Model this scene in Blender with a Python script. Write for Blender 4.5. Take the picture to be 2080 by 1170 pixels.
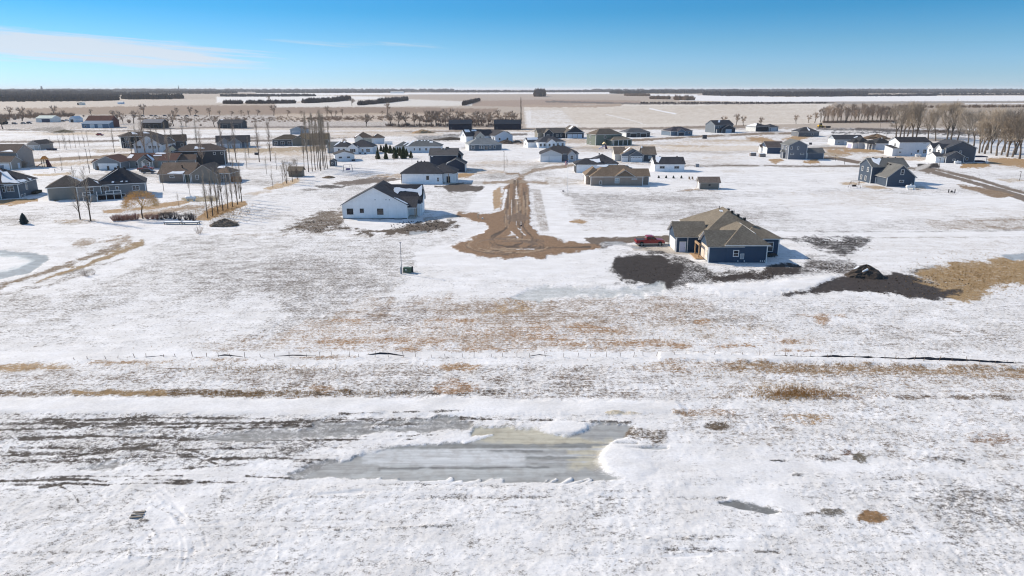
import bpy, bmesh, math, random
import numpy as np
from math import sin, cos, tan, atan, radians, pi, hypot

for o in list(bpy.data.objects):
    bpy.data.objects.remove(o)
S = bpy.context.scene
COL = S.collection

# ------------------------------------------------------------------ camera, sky, sun, exposure
FPX, PITCH, CAMH = 1387.0, radians(16.24), 31.0
cam_d = bpy.data.cameras.new('camera')
cam_d.sensor_width = 36.0
cam_d.lens = 36.0 * FPX / 2080.0
cam_d.clip_start = 0.5
cam_d.clip_end = 90000.0
cam = bpy.data.objects.new('camera', cam_d)
COL.objects.link(cam)
cam.location = (0, 0, CAMH)
cam.rotation_euler = (pi / 2 - PITCH, 0, 0)
S.camera = cam

SUN_EL = radians(32.0)
SUN_AZ = (-0.88, 0.475)                       # horizontal direction towards the sun
world = bpy.data.worlds.new('World')
S.world = world
world.use_nodes = True
wn, wl = world.node_tree.nodes, world.node_tree.links
wn.clear()
w_out = wn.new('ShaderNodeOutputWorld')
w_bg = wn.new('ShaderNodeBackground')
w_sky = wn.new('ShaderNodeTexSky')
w_sky.sky_type = 'NISHITA'
w_sky.sun_disc = False
w_sky.sun_elevation = SUN_EL
w_sky.sun_rotation = math.atan2(SUN_AZ[0], SUN_AZ[1])
w_sky.altitude = 400
w_sky.air_density = 1.0
w_sky.dust_density = 0.1
w_sky.ozone_density = 2.0
w_bg.inputs['Strength'].default_value = 0.15
SKY_RAMP = [(0.0, (0.265, 0.425, 0.75)), (0.035, (0.235, 0.405, 0.69)), (0.058, (0.19, 0.375, 0.60)), (0.100, (0.092, 0.325, 0.53)), (0.125, (0.088, 0.33, 0.54)), (0.28, (0.45, 0.62, 0.72)), (0.6, (1.2, 1.08, 0.95))]

SUN = bpy.data.lights.new('sun', 'SUN')
SUN.energy = 4.2
SUN.angle = radians(0.5)
SUN.color = (1.0, 0.87, 0.70)
sun = bpy.data.objects.new('sun', SUN)
COL.objects.link(sun)
from mathutils import Vector, Matrix
_sd = Vector((SUN_AZ[0], SUN_AZ[1], hypot(*SUN_AZ) * tan(SUN_EL)))
sun.rotation_euler = _sd.to_track_quat('Z', 'Y').to_euler()
sun.location = (-200, 100, 200)

S.view_settings.view_transform = 'Standard'
S.view_settings.look = 'None'
S.view_settings.gamma = 1.0
S.view_settings.exposure = 0.43
S.view_settings.use_curve_mapping = False
S.render.engine = 'CYCLES'
S.cycles.filter_width = 1.15
S.cycles.max_bounces = 6
S.cycles.diffuse_bounces = 3
S.cycles.volume_bounces = 1
S.cycles.use_denoising = True
S.cycles.denoiser = 'OPENIMAGEDENOISE'
S.cycles.denoising_input_passes = 'RGB_ALBEDO_NORMAL'
S.cycles.sample_clamp_indirect = 4.0

# sky colour: the sky texture, deepened with height above the horizon as the photograph's sky is, with thin cirrus
def wnode(t, **kw):
    n = wn.new(t)
    for k, v in kw.items():
        setattr(n, k, v)
    return n
w_tc = wnode('ShaderNodeTexCoord')
w_sep = wnode('ShaderNodeSeparateXYZ')
wl.new(w_tc.outputs['Generated'], w_sep.inputs[0])
w_ramp = wnode('ShaderNodeValToRGB')
cr = w_ramp.color_ramp
while len(cr.elements) < len(SKY_RAMP):
    cr.elements.new(0.5)
for e, (p, c) in zip(cr.elements, SKY_RAMP):
    e.position = p
    e.color = (*c, 1)
wl.new(w_sep.outputs['Z'], w_ramp.inputs['Fac'])
w_mul = wnode('ShaderNodeMix', data_type='RGBA', blend_type='MULTIPLY')
w_mul.inputs['Factor'].default_value = 1.0
wl.new(w_sky.outputs[0], w_mul.inputs['A'])
wl.new(w_ramp.outputs[0], w_mul.inputs['B'])
# cirrus: stretched noise in azimuth / elevation
w_az = wnode('ShaderNodeMath', operation='ARCTAN2')
wl.new(w_sep.outputs['X'], w_az.inputs[0]); wl.new(w_sep.outputs['Y'], w_az.inputs[1])
def wmath(op, a, b=None, c=None, clamp=False):
    n = wnode('ShaderNodeMath', operation=op, use_clamp=clamp)
    for i, v in enumerate((a, b, c)):
        if v is None: continue
        if isinstance(v, (int, float)): n.inputs[i].default_value = v
        else: wl.new(v, n.inputs[i])
    return n.outputs[0]
az, el = w_az.outputs[0], w_sep.outputs['Z']
w_comb = wnode('ShaderNodeCombineXYZ')
wl.new(wmath('MULTIPLY', az, 5.0), w_comb.inputs[0])
wl.new(wmath('ADD', wmath('MULTIPLY', el, 140.0), wmath('MULTIPLY', az, 9.0)), w_comb.inputs[1])
w_n = wnode('ShaderNodeTexNoise')
w_n.inputs['Scale'].default_value = 1.0
w_n.inputs['Detail'].default_value = 7.0
w_n.inputs['Roughness'].default_value = 0.62
wl.new(w_comb.outputs[0], w_n.inputs['Vector'])
def cloud(az0, el0, hw, hh, tilt, edge):
    da = wmath('SUBTRACT', az, az0)
    de = wmath('SUBTRACT', wmath('SUBTRACT', el, el0), wmath('MULTIPLY', da, tilt))
    q = wmath('ADD', wmath('POWER', wmath('ABSOLUTE', wmath('DIVIDE', da, hw)), 2.2), wmath('POWER', wmath('ABSOLUTE', wmath('DIVIDE', de, hh)), 2.0))
    body = wmath('SUBTRACT', 1.0, q)
    m = wmath('ADD', wmath('MULTIPLY', body, edge), wmath('MULTIPLY', wmath('SUBTRACT', w_n.outputs[0], 0.5), 5.0))
    return wmath('MULTIPLY', m, 1.0, clamp=True)
c1 = cloud(-0.555, 0.0475, 0.235, 0.0185, -0.055, 1.5)
c2 = cloud(-0.40, 0.131, 0.12, 0.010, -0.01, 0.9)
c3 = cloud(-0.64, 0.036, 0.10, 0.006, -0.03, 0.5)
c4 = cloud(-0.25, 0.060, 0.10, 0.004, -0.02, 0.3)
cl = wmath('MAXIMUM', wmath('MAXIMUM', c1, c2), wmath('MULTIPLY', wmath('MAXIMUM', c3, c4), 0.55))
w_mix = wnode('ShaderNodeMix', data_type='RGBA')
wl.new(wmath('MULTIPLY', cl, 0.80), w_mix.inputs['Factor'])
wl.new(w_mul.outputs['Result'], w_mix.inputs['A'])
w_mix.inputs['B'].default_value = (3.7, 3.85, 4.15, 1)
wl.new(w_mix.outputs['Result'], w_bg.inputs['Color'])
wl.new(w_bg.outputs[0], w_out.inputs['Surface'])

# ------------------------------------------------------------------ small helpers
CP, SP = cos(PITCH), sin(PITCH)
def gp(px, py):
    """ground point (metres) of a place read off the survey photograph"""
    u, v = (px - 1040.0) / FPX, (585.0 - py) / FPX
    t = CAMH / (SP - v * CP)
    return u * t, (CP + v * SP) * t
def scale_at(y):
    return FPX / (y * CP + CAMH * SP)
def lin(c):
    return tuple(((v / 255.0) / 12.92) if v / 255.0 <= 0.04045 else (((v / 255.0) + 0.055) / 1.055) ** 2.4 for v in c)

_uid = [0]
def tag(o, label=None, cat=None, group=None, kind=None):
    if label: o['label'] = label
    if cat: o['category'] = cat
    if group: o['group'] = group
    if kind: o['kind'] = kind
    return o
def empty(name, loc, rz=0.0, label=None, cat=None, group=None):
    o = bpy.data.objects.new(name, None)
    o.empty_display_size = 0.5
    COL.objects.link(o)
    o.location = loc
    o.rotation_euler = (0, 0, rz)
    return tag(o, label, cat, group)
def link(name, mesh, parent=None):
    o = bpy.data.objects.new(name, mesh)
    COL.objects.link(o)
    if parent: o.parent = parent
    return o
def copy_tree(o, parent=None):
    c = o.copy()
    COL.objects.link(c)
    if parent: c.parent = parent
    for ch in o.children:
        copy_tree(ch, c)
    return c

class MB:
    def __init__(self):
        self.v, self.f, self.m = [], [], []
    def poly(self, pts, mat=0):
        n = len(self.v)
        self.v += [tuple(p) for p in pts]
        self.f.append(tuple(range(n, n + len(pts))))
        self.m.append(mat)
    def hexa(self, p, mat=0):
        """8 points: bottom ring 0-3 counter-clockwise, top ring 4-7"""
        n = len(self.v)
        self.v += [tuple(q) for q in p]
        for f in ((3, 2, 1, 0), (4, 5, 6, 7), (0, 1, 5, 4), (1, 2, 6, 5), (2, 3, 7, 6), (3, 0, 4, 7)):
            self.f.append(tuple(n + i for i in f)); self.m.append(mat)
    def box(self, x0, x1, y0, y1, z0, z1, mat=0):
        self.hexa([(x0, y0, z0), (x1, y0, z0), (x1, y1, z0), (x0, y1, z0), (x0, y0, z1), (x1, y0, z1), (x1, y1, z1), (x0, y1, z1)], mat)
    def prism(self, prof, axis, a0, a1, mat=0):
        """convex profile (list of (s, z)) swept along axis 'x' (s = y) or 'y' (s = x)"""
        n, k = len(self.v), len(prof)
        for a in (a0, a1):
            for s, z in prof:
                self.v.append((a, s, z) if axis == 'x' else (s, a, z))
        self.f.append(tuple(range(n, n + k))); self.m.append(mat)
        self.f.append(tuple(range(n + 2 * k - 1, n + k - 1, -1))); self.m.append(mat)
        for i in range(k):
            j = (i + 1) % k
            self.f.append((n + i, n + k + i, n + k + j, n + j)); self.m.append(mat)
    def tube(self, p0, p1, r0, r1, n=4, mat=0, caps=False):
        p0, p1 = Vector(p0), Vector(p1)
        d = (p1 - p0)
        if d.length < 1e-6: return
        d.normalize()
        a = d.orthogonal().normalized(); b = d.cross(a)
        k = len(self.v)
        for p, r in ((p0, r0), (p1, r1)):
            for i in range(n):
                t = 2 * pi * i / n
                self.v.append(tuple(p + a * (r * cos(t)) + b * (r * sin(t))))
        for i in range(n):
            j = (i + 1) % n
            self.f.append((k + i, k + j, k + n + j, k + n + i)); self.m.append(mat)
        if caps:
            self.f.append(tuple(k + n + i for i in range(n))); self.m.append(mat)
            self.f.append(tuple(k + n - 1 - i for i in range(n))); self.m.append(mat)
    def mesh(self, name, mats, smooth=False, fix=True):
        me = bpy.data.meshes.new(name)
        me.from_pydata(self.v, [], self.f)
        for m in (mats if isinstance(mats, (list, tuple)) else [mats]):
            me.materials.append(m)
        me.polygons.foreach_set('material_index', self.m)
        if fix:
            bm = bmesh.new(); bm.from_mesh(me)
            bmesh.ops.recalc_face_normals(bm, faces=bm.faces)
            bm.to_mesh(me); bm.free()
        if smooth:
            me.polygons.foreach_set('use_smooth', [True] * len(me.polygons))
        me.update()
        return me
    def build(self, name, mats, parent=None, smooth=False, fix=True):
        return link(name, self.mesh(name, mats, smooth, fix), parent)

# ------------------------------------------------------------------ materials
MATS = {}
class NT:
    def __init__(self, name):
        self.mat = bpy.data.materials.new(name)
        self.mat.use_nodes = True
        self.n, self.l = self.mat.node_tree.nodes, self.mat.node_tree.links
        self.bsdf = self.n['Principled BSDF']
    def new(self, t, **kw):
        n = self.n.new(t)
        for k, v in kw.items(): setattr(n, k, v)
        return n
    def put(self, sock, v):
        if isinstance(v, (int, float)): sock.default_value = v
        elif isinstance(v, tuple): sock.default_value = v if len(v) == len(sock.default_value) else (*v, 1)
        else: self.l.new(v, sock)
    def math(self, op, a, b=None, clamp=False):
        n = self.new('ShaderNodeMath', operation=op, use_clamp=clamp)
        self.put(n.inputs[0], a)
        if b is not None: self.put(n.inputs[1], b)
        return n.outputs[0]
    def mix(self, f, a, b, blend='MIX'):
        n = self.new('ShaderNodeMix', data_type='RGBA', blend_type=blend)
        self.put(n.inputs['Factor'], f); self.put(n.inputs['A'], a); self.put(n.inputs['B'], b)
        return n.outputs['Result']
    def noise(self, vec, scale, detail=4.0, rough=0.6, dist=0.0):
        n = self.new('ShaderNodeTexNoise')
        if vec is not None: self.l.new(vec, n.inputs['Vector'])
        n.inputs['Scale'].default_value = scale
        n.inputs['Detail'].default_value = detail
        n.inputs['Roughness'].default_value = rough
        n.inputs['Distortion'].default_value = dist
        return n.outputs[0]
    def maprange(self, v, a, b, c, d, kind='LINEAR'):
        n = self.new('ShaderNodeMapRange', interpolation_type=kind)
        self.put(n.inputs[0], v)
        for i, q in zip((1, 2, 3, 4), (a, b, c, d)): self.put(n.inputs[i], q)
        return n.outputs[0]
    def scaled(self, vec, s):
        n = self.new('ShaderNodeVectorMath', operation='MULTIPLY')
        self.l.new(vec, n.inputs[0]); n.inputs[1].default_value = s
        return n.outputs[0]
    def bump(self, h, dist, strength=1.0):
        n = self.new('ShaderNodeBump')
        n.inputs['Distance'].default_value = dist
        n.inputs['Strength'].default_value = strength
        self.l.new(h, n.inputs['Height'])
        self.l.new(n.outputs[0], self.bsdf.inputs['Normal'])

def mat(name, col, rough=0.7, var=0.18, scale=1.5, kind='plain', metal=0.0, spec=0.3):
    """procedural material; col is an sRGB 0-255 colour of the thing itself"""
    key = (name, tuple(col))
    if key in MATS: return MATS[key]
    t = NT(name)
    c = lin(col)
    tc = t.new('ShaderNodeTexCoord').outputs['Object']
    n = t.noise(tc, scale, 5.0, 0.65)
    f = t.maprange(n, 0.3, 0.7, 1.0 - var, 1.0 + var)
    base = t.mix(1.0, (*c, 1.0), f, 'MULTIPLY')
    if kind == 'siding':
        w = t.new('ShaderNodeTexWave', wave_type='BANDS', bands_direction='Z', wave_profile='SAW')
        t.l.new(tc, w.inputs['Vector'])
        w.inputs['Scale'].default_value = 1.6
        w.inputs['Distortion'].default_value = 0.0
        base = t.mix(1.0, base, t.maprange(w.outputs[0], 0.0, 0.12, 0.72, 1.0), 'MULTIPLY')
        st = t.noise(t.scaled(tc, (2.0, 2.0, 0.25)), 1.0, 4.0, 0.6)
        base = t.mix(1.0, base, t.maprange(st, 0.35, 0.7, 1.02, 0.97), 'MULTIPLY')
        t.bump(w.outputs[0], 0.02)
    elif kind == 'seam':
        w = t.new('ShaderNodeTexWave', wave_type='BANDS', bands_direction='X', wave_profile='SIN')
        t.l.new(tc, w.inputs['Vector'])
        w.inputs['Scale'].default_value = 0.55
        base = t.mix(1.0, base, t.maprange(w.outputs[0], 0.9, 1.0, 1.0, 0.75), 'MULTIPLY')
        t.bump(w.outputs[0], 0.03)
    elif kind == 'shingle':
        fine = t.noise(t.scaled(tc, (3.5, 3.5, 9.0)), 1.0, 2.0, 0.5)
        base = t.mix(1.0, base, t.maprange(fine, 0.3, 0.7, 0.72, 1.28), 'MULTIPLY')
        big = t.noise(tc, 0.25, 3.0, 0.5)
        base = t.mix(1.0, base, t.maprange(big, 0.35, 0.65, 0.9, 1.1), 'MULTIPLY')
        t.bump(fine, 0.03)
    elif kind == 'rough':
        fine = t.noise(tc, scale * 5.0, 4.0, 0.6)
        base = t.mix(1.0, base, t.maprange(fine, 0.3, 0.7, 0.6, 1.4), 'MULTIPLY')
        t.bump(fine, 0.08)
    t.l.new(base, t.bsdf.inputs['Base Color'])
    t.bsdf.inputs['Roughness'].default_value = rough
    t.bsdf.inputs['Metallic'].default_value = metal
    t.bsdf.inputs['Specular IOR Level'].default_value = spec
    MATS[key] = t.mat
    return t.mat
def siding(c): return mat('siding', c, 0.65, 0.07, 0.7, 'siding')
def shingle(c): return mat('shingles', c, 0.9, 0.10, 0.8, 'shingle', spec=0.15)
TRIM = mat('white_trim', (226, 226, 224), 0.5, 0.05)
SNOWM = mat('roof_snow', (236, 239, 243), 0.6, 0.04, 2.0)
GLASS = mat('window_glass', (38, 46, 56), 0.08, 0.35, 0.6, spec=0.8)
WOOD = mat('bare_timber', (166, 138, 108), 0.7, 0.2, 3.0)
CONC = mat('concrete', (168, 164, 156), 0.85, 0.15, 1.0, 'rough')
BLACKP = mat('black_plastic', (30, 31, 34), 0.45, 0.15, 2.0)
RUBBER = mat('rubber', (24, 24, 25), 0.8, 0.15, 2.0)
STEEL = mat('grey_steel', (140, 144, 148), 0.4, 0.15, 1.0, metal=0.6)
WHITEP = mat('white_paint', (232, 232, 230), 0.4, 0.05)
# ------------------------------------------------------------------ ground: one fan-shaped terrain sheet, finer near the camera
def _hash(ix, iy, seed):
    h = (ix.astype(np.int64) * 374761393 + iy.astype(np.int64) * 668265263 + seed * 1442695041) & 0xFFFFFFFF
    h = ((h ^ (h >> 13)) * 1274126177) & 0xFFFFFFFF
    h = (h ^ (h >> 16)) & 0xFFFFFFFF
    return h.astype(np.float64) / 4294967295.0
def vnoise(x, y, seed=0):
    xi, yi = np.floor(x), np.floor(y)
    fx, fy = x - xi, y - yi
    fx, fy = fx * fx * (3 - 2 * fx), fy * fy * (3 - 2 * fy)
    a, b = _hash(xi, yi, seed), _hash(xi + 1, yi, seed)
    c, d = _hash(xi, yi + 1, seed), _hash(xi + 1, yi + 1, seed)
    return (a + (b - a) * fx) * (1 - fy) + (c + (d - c) * fx) * fy - 0.5
def fbm(x, y, octv=4, seed=0, gain=0.5):
    s, a, t = 0.0, 1.0, 0.0
    for i in range(octv):
        s = s + a * vnoise(x * 2 ** i + 17.3 * i, y * 2 ** i - 9.1 * i, seed + i)
        t += a; a *= gain
    return s / t * 1.6

rows = np.concatenate([np.arange(181.9, 186, 0.35), np.arange(186, 470, 1.0), np.arange(470, 1262, 1.5), np.array([1275, 1300, 1340, 1400, 1500, 1650, 1900, 2400, 3200, 5000])])
cols = np.concatenate([np.array([-2600, -2000, -1500, -1100, -800, -600, -450, -340, -260, -200, -160, -130, -110]), np.arange(-96, 2178, 2.4), np.array([2190, 2210, 2240, 2280, 2340, 2420, 2530, 2680, 2880, 3180, 3580, 4080, 4680])])
R, C = len(rows), len(cols)
PX, PY = np.meshgrid(cols, rows)
PX, PY = PX.ravel(), PY.ravel()
_u, _v = (PX - 1040) / FPX, (585 - PY) / FPX
_t = CAMH / (SP - _v * CP)
GX, GY = _u * _t, (CP + _v * SP) * _t

NV = len(GX)
bare = np.zeros((NV, 3)); bare[:] = lin((132, 121, 110))
cov = np.full(NV, 0.18)
grain = np.ones(NV)
ice = np.zeros(NV)
relief = np.zeros(NV)
klass = np.zeros(NV, dtype=np.int32)          # 0 field, 1 dirt road, 2 gravel street, 3 frozen pond, 4 bare soil, 5 driveway
WARP = fbm(GX * 0.16, GY * 0.10, 4, 11, 0.6)
WARP2 = fbm(GX * 0.7, GY * 0.45, 4, 31, 0.6)

def seg_dist(x, y, pts, closed):
    d = np.full(len(x), 1e9)
    n = len(pts)
    for i in range(n if closed else n - 1):
        ax, ay = pts[i]; bx, by = pts[(i + 1) % n]
        vx, vy = bx - ax, by - ay
        L = vx * vx + vy * vy + 1e-9
        t = np.clip(((x - ax) * vx + (y - ay) * vy) / L, 0, 1)
        d = np.minimum(d, (x - ax - t * vx) ** 2 + (y - ay - t * vy) ** 2)
    return np.sqrt(d)
def _paint(idx, sd, col, c, soft, warp, g, dz, ic, k):
    sd = sd + warp * (WARP[idx] * 1.3 + WARP2[idx] * 1.5)
    w = np.clip(0.5 - sd / (2 * soft), 0, 1)
    w = w * w * (3 - 2 * w)
    if col is not None:
        lc = np.array(lin(col))
        ww = np.maximum(w, np.where(w > 0.02, np.clip(w * 3, 0, 1), 0))   # colour reaches slightly past the cover
        bare[idx] += (lc - bare[idx]) * ww[:, None]
    cov[idx] += (c - cov[idx]) * w
    if g is not None: grain[idx] += (g - grain[idx]) * w
    ice[idx] += (ic - ice[idx]) * w
    if dz: relief[idx] += dz * w
    if k is not None: klass[idx[w > 0.5]] = k
def area(pts, col=None, c=0.5, soft=3.0, warp=4.0, g=None, dz=0.0, ice=0.0, k=None):
    xs = [p[0] for p in pts]; ys = [p[1] for p in pts]
    m = soft + warp + 2
    idx = np.nonzero((PX > min(xs) - m) & (PX < max(xs) + m) & (PY > min(ys) - m) & (PY < max(ys) + m))[0]
    if not len(idx): return
    x, y = PX[idx], PY[idx]
    d = seg_dist(x, y, pts, True)
    ins = np.zeros(len(x), bool)
    n = len(pts)
    for i in range(n):
        ax, ay = pts[i]; bx, by = pts[(i + 1) % n]
        cnd = (ay > y) != (by > y)
        xi = (bx - ax) * (y - ay) / ((by - ay) if by != ay else 1e-9) + ax
        ins ^= cnd & (x < xi)
    _paint(idx, np.where(ins, -d, d), col, c, soft, warp, g, dz, ice, k)
def stroke(pts, width, col=None, c=0.6, soft=2.0, warp=2.0, g=None, dz=0.0, ice=0.0, k=None, squash=1.0):
    """width in survey pixels, squash > 1 makes the band flatter (a strip lying across the view)"""
    xs = [p[0] for p in pts]; ys = [p[1] for p in pts]
    m = width + soft + warp + 2
    idx = np.nonzero((PX > min(xs) - m) & (PX < max(xs) + m) & (PY > min(ys) - m) & (PY < max(ys) + m))[0]
    if not len(idx): return
    d = seg_dist(PX[idx], PY[idx], pts, False) - width / 2
    _paint(idx, d, col, c, soft, warp, g, dz, ice, k)
def dab(cx, cy, rx, ry, col=None, c=0.6, soft=0.35, warp=0.5, g=None, dz=0.0, ice=0.0, k=None):
    idx = np.nonzero((np.abs(PX - cx) < rx * 1.9) & (np.abs(PY - cy) < ry * 1.9))[0]
    if not len(idx): return
    d = (np.sqrt(((PX[idx] - cx) / rx) ** 2 + ((PY[idx] - cy) / ry) ** 2) - 1)
    _paint(idx, d, col, c, soft, warp, g, dz, ice, k)

GOLD, TAN, BROWN, DARK = (166, 130, 82), (190, 164, 128), (140, 109, 78), (60, 53, 49)
GRAYB, STUB, REED, ICE = (118, 104, 92), (214, 203, 187), (172, 147, 118), (158, 160, 160)
CREAM, GRAVEL, OLIVE, UMBER = (198, 188, 162), (146, 130, 112), (140, 122, 84), (96, 80, 66)
X0, X1 = -2600, 4600
# broad cover of the near fields
low = fbm(GX * 0.03, GY * 0.03, 3, 51)
mid = fbm(GX * 0.10, GY * 0.22, 4, 61)
cov += 0.10 * mid + 0.05 * low
MOD = fbm(GX * 0.022, GY * 0.05, 4, 91, 0.55)
# --- far fields
area([(X0, 170), (X1, 170), (X1, 266), (X0, 266)], (176, 158, 138), 0.86, 3, 2, 0.75)
area([(X0, 181), (X1, 181), (X1, 188), (X0, 188)], (150, 138, 126), 0.8, 2, 1, 0.5)
area([(X0, 200), (430, 202), (470, 210), (330, 215), (60, 222), (X0, 222)], (188, 172, 153), 0.78, 2, 1.5, 0.8)
area([(40, 221), (300, 216), (520, 214.5), (830, 219), (1010, 222), (1005, 231), (640, 233), (300, 234), (40, 232)], (144, 120, 98), 0.97, 2, 2, 0.6)
area([(X0, 232), (300, 234), (780, 234), (800, 262), (X0, 264)], (150, 132, 114), 0.6, 3, 3, 1.0)
area([(560, 233), (800, 231), (1060, 231), (1060, 243), (800, 246), (560, 244)], (178, 154, 126), 0.7, 3, 3, 0.9)
area([(520, 190), (880, 188.5), (1250, 187.5), (1250, 190.5), (880, 192), (520, 193)], None, 0.0, 1.0, 0.3, 0.4)
area([(440, 197), (640, 194), (780, 197), (780, 201), (640, 204), (560, 209), (440, 208)], STUB, 0.4, 1.5, 1, 0.6)
area([(560, 211), (720, 205), (840, 202), (970, 205), (960, 214), (780, 216), (560, 217)], (206, 196, 182), 0.66, 2, 1, 0.6)
area([(830, 192), (1090, 191), (1400, 200), (1090, 206), (960, 206), (830, 200)], (172, 154, 136), 0.86, 2, 1, 0.6)
area([(960, 206), (1100, 203), (1300, 205), (1300, 211), (1060, 216), (960, 214)], (160, 136, 116), 0.9, 2, 1, 0.6)
area([(1065, 216), (1250, 212.5), (1690, 211), (1665, 250), (1500, 253), (1280, 261), (1070, 262)], (212, 199, 182), 0.88, 2, 1, 0.5)
area([(1065, 224), (1140, 221), (1180, 258), (1070, 262)], (200, 186, 168), 0.42, 4, 3, 0.9)
for yy in np.arange(216, 252, 2.6):
    stroke([(1080, yy + 2), (1660, yy - 1.5)], 0.6, (196, 180, 160), 0.9, 0.7, 0.6)
for k_ in range(9):
    stroke([(1600 - 14 * k_, 212), (1560 - 42 * k_, 232)], 0.8, (200, 184, 164), 0.95, 0.8, 0.3)
stroke([(1320, 220.5), (1350, 227), (1372, 231)], 2.2, None, 0.0, 0.8, 0.3)
stroke([(1230, 232), (1290, 246), (1312, 254)], 1.0, None, 0.05, 0.8, 0.3)
stroke([(1110, 206), (1300, 210.5), (1500, 210), (1720, 208)], 2.6, (112, 100, 90), 0.9, 1, 1, 0.7)
stroke([(1065, 215), (1200, 216), (1260, 213)], 3.5, (170, 146, 122), 0.9, 1.5, 1, 0.7)
area([(1400, 193.5), (1600, 197), (1700, 195), (X1, 191), (X1, 202.5), (1700, 206), (1560, 207), (1380, 204)], None, 0.0, 1.0, 0.5, 0.3)
area([(1270, 191), (1420, 192), (1400, 196), (1270, 193)], None, 0.05, 1.0, 0.5, 0.3)
area([(1700, 207), (X1, 204), (X1, 270), (1900, 268), (1690, 214)], (162, 143, 121), 0.88, 2, 2, 0.7)
stroke([(1700, 209), (2080, 206), (2600, 204)], 3, (146, 136, 126), 0.8, 1, 1, 0.6)
stroke([(1960, 211), (2600, 209)], 1.6, None, 0.05, 0.8, 0.5)
stroke([(1960, 239), (2600, 237)], 3, (146, 120, 96), 0.8, 1, 1, 0.6)
stroke([(2000, 216), (2600, 215)], 1.6, (120, 108, 98), 0.9, 0.8, 0.5)
# --- suburb: base thin snow with grass showing, streets, yards
area([(X0, 262), (X1, 262), (X1, 345), (X0, 345)], (168, 150, 130), 0.27, 4, 3, 1.0)
area([(1500, 262), (X1, 262), (X1, 300), (1830, 300), (1500, 275)], (160, 142, 122), 0.34, 3, 4, 1.0)
area([(1960, 285), (X1, 283), (X1, 318), (1990, 316)], (180, 186, 192), 0.45, 3, 3, 0.8)
for (cx, cy, rx, ry, cc) in ((700, 262, 260, 2.6, 0.55), (1150, 266, 130, 2.4, 0.5), (1380, 300, 130, 5, 0.5), (1480, 288, 90, 4, 0.5), (1000, 315, 80, 3, 0.35), (1230, 310, 90, 3, 0.3), (560, 312, 60, 5, 0.4), (1000, 330, 70, 3, 0.3), (330, 268, 120, 2, 0.4), (150, 272, 130, 3, 0.4), (1480, 320, 60, 3.5, 0.4), (1700, 300, 60, 3, 0.4)):
    dab(cx, cy, rx, ry, (186, 160, 126), cc, 0.5, 0.6, 1.0)
ROADS = [([(-200, 332), (60, 326), (200, 319), (290, 313), (420, 306), (520, 303)], 5.0, (136, 114, 88)),
         ([(-200, 291), (230, 286), (440, 281), (520, 280)], 2.6, (120, 106, 94)),
         ([(X0, 268), (0, 264), (240, 266), (420, 259), (620, 258), (900, 257), (1060, 258)], 1.6, (126, 112, 100)),
         ([(440, 288), (620, 283), (760, 276), (930, 274), (1070, 273)], 2.4, (116, 104, 94)),
         ([(700, 270), (930, 266), (1080, 262), (1300, 261), (1460, 257), (1580, 258)], 2.6, (140, 122, 104)),
         ([(1180, 288), (1300, 284), (1430, 277), (1550, 271), (1650, 270)], 3.2, (132, 112, 90)),
         ([(1386, 338), (1480, 336.5), (1640, 338), (1765, 337), (1862, 342)], 3.2, (122, 108, 92)),
         ([(1640, 318), (1700, 322), (1760, 332), (1800, 340)], 5, (120, 102, 84)),
         ([(1660, 300), (1760, 303), (1830, 318)], 3.4, (150, 130, 108)),
         ([(1740, 262), (1900, 268), (2080, 275), (2600, 282)], 4.0, (110, 94, 80))]
for pts, w_, c_ in ROADS:
    stroke(pts, w_ * 1.15, c_, 0.96, 1.6, 1.2, 0.55, k=2)
stroke([(1660, 262), (1790, 265), (2080, 268), (2500, 270)], 3, (76, 66, 58), 0.8, 2, 3, 1.0)
stroke([(1690, 270), (1850, 270), (2080, 278)], 2, (60, 52, 46), 0.8, 2, 3, 1.0)
area([(1858, 340), (1895, 340), (1990, 362), (2090, 392), (2300, 450), (2300, 478), (2085, 412), (1985, 380), (1885, 352), (1856, 345)], (124, 108, 92), 0.93, 2.0, 2.0, 0.6, k=2)
stroke([(1900, 346), (2000, 372), (2120, 408)], 2.0, None, 0.15, 1.0, 1.0)
stroke([(1890, 352), (1995, 382), (2080, 412)], 3.0, None, 0.1, 1.5, 2.0)
area([(1862, 333), (1905, 332), (1910, 340), (1866, 341)], (52, 46, 42), 0.95, 1.2, 1.0, 0.7, k=4)
DRV = (168, 158, 146)
for pts, w_ in (([(1118, 331), (1090, 338), (1062, 348)], 5), ([(1178, 353), (1150, 360), (1110, 368)], 5), ([(1192, 372), (1150, 374)], 5), ([(1290, 331), (1280, 338), (1240, 344)], 5), ([(1328, 347), (1300, 346), (1270, 344)], 5),
                ([(1165, 283), (1190, 286)], 4), ([(1240, 300), (1262, 290)], 3), ([(1470, 271), (1480, 277)], 4), ([(1390, 277), (1400, 281)], 3.5), ([(1575, 268), (1580, 272)], 3.5), ([(1683, 295), (1650, 300)], 4), ([(1728, 304), (1700, 312)], 4), ([(1798, 318), (1770, 326)], 5), ([(1886, 334), (1862, 344)], 7),
                ([(215, 347), (225, 354), (150, 360)], 6), ([(300, 350), (360, 352), (420, 345)], 6), ([(110, 400), (60, 396)], 5), ([(30, 348), (60, 356)], 6), ([(470, 303), (480, 307)], 5), ([(768, 294), (800, 300), (790, 304)], 4), ([(940, 373), (985, 370)], 6), ([(948, 349), (1000, 350), (1030, 352)], 5), ([(862, 444), (930, 438)], 7), ([(66, 307), (60, 322)], 5), ([(260, 348), (320, 356), (330, 366)], 5), ([(1000, 290), (985, 296), (940, 300)], 4), ([(560, 299), (600, 301)], 4)):
    stroke(pts, w_, DRV, 0.62, 2.0, 2.5, 0.7, k=5)
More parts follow.
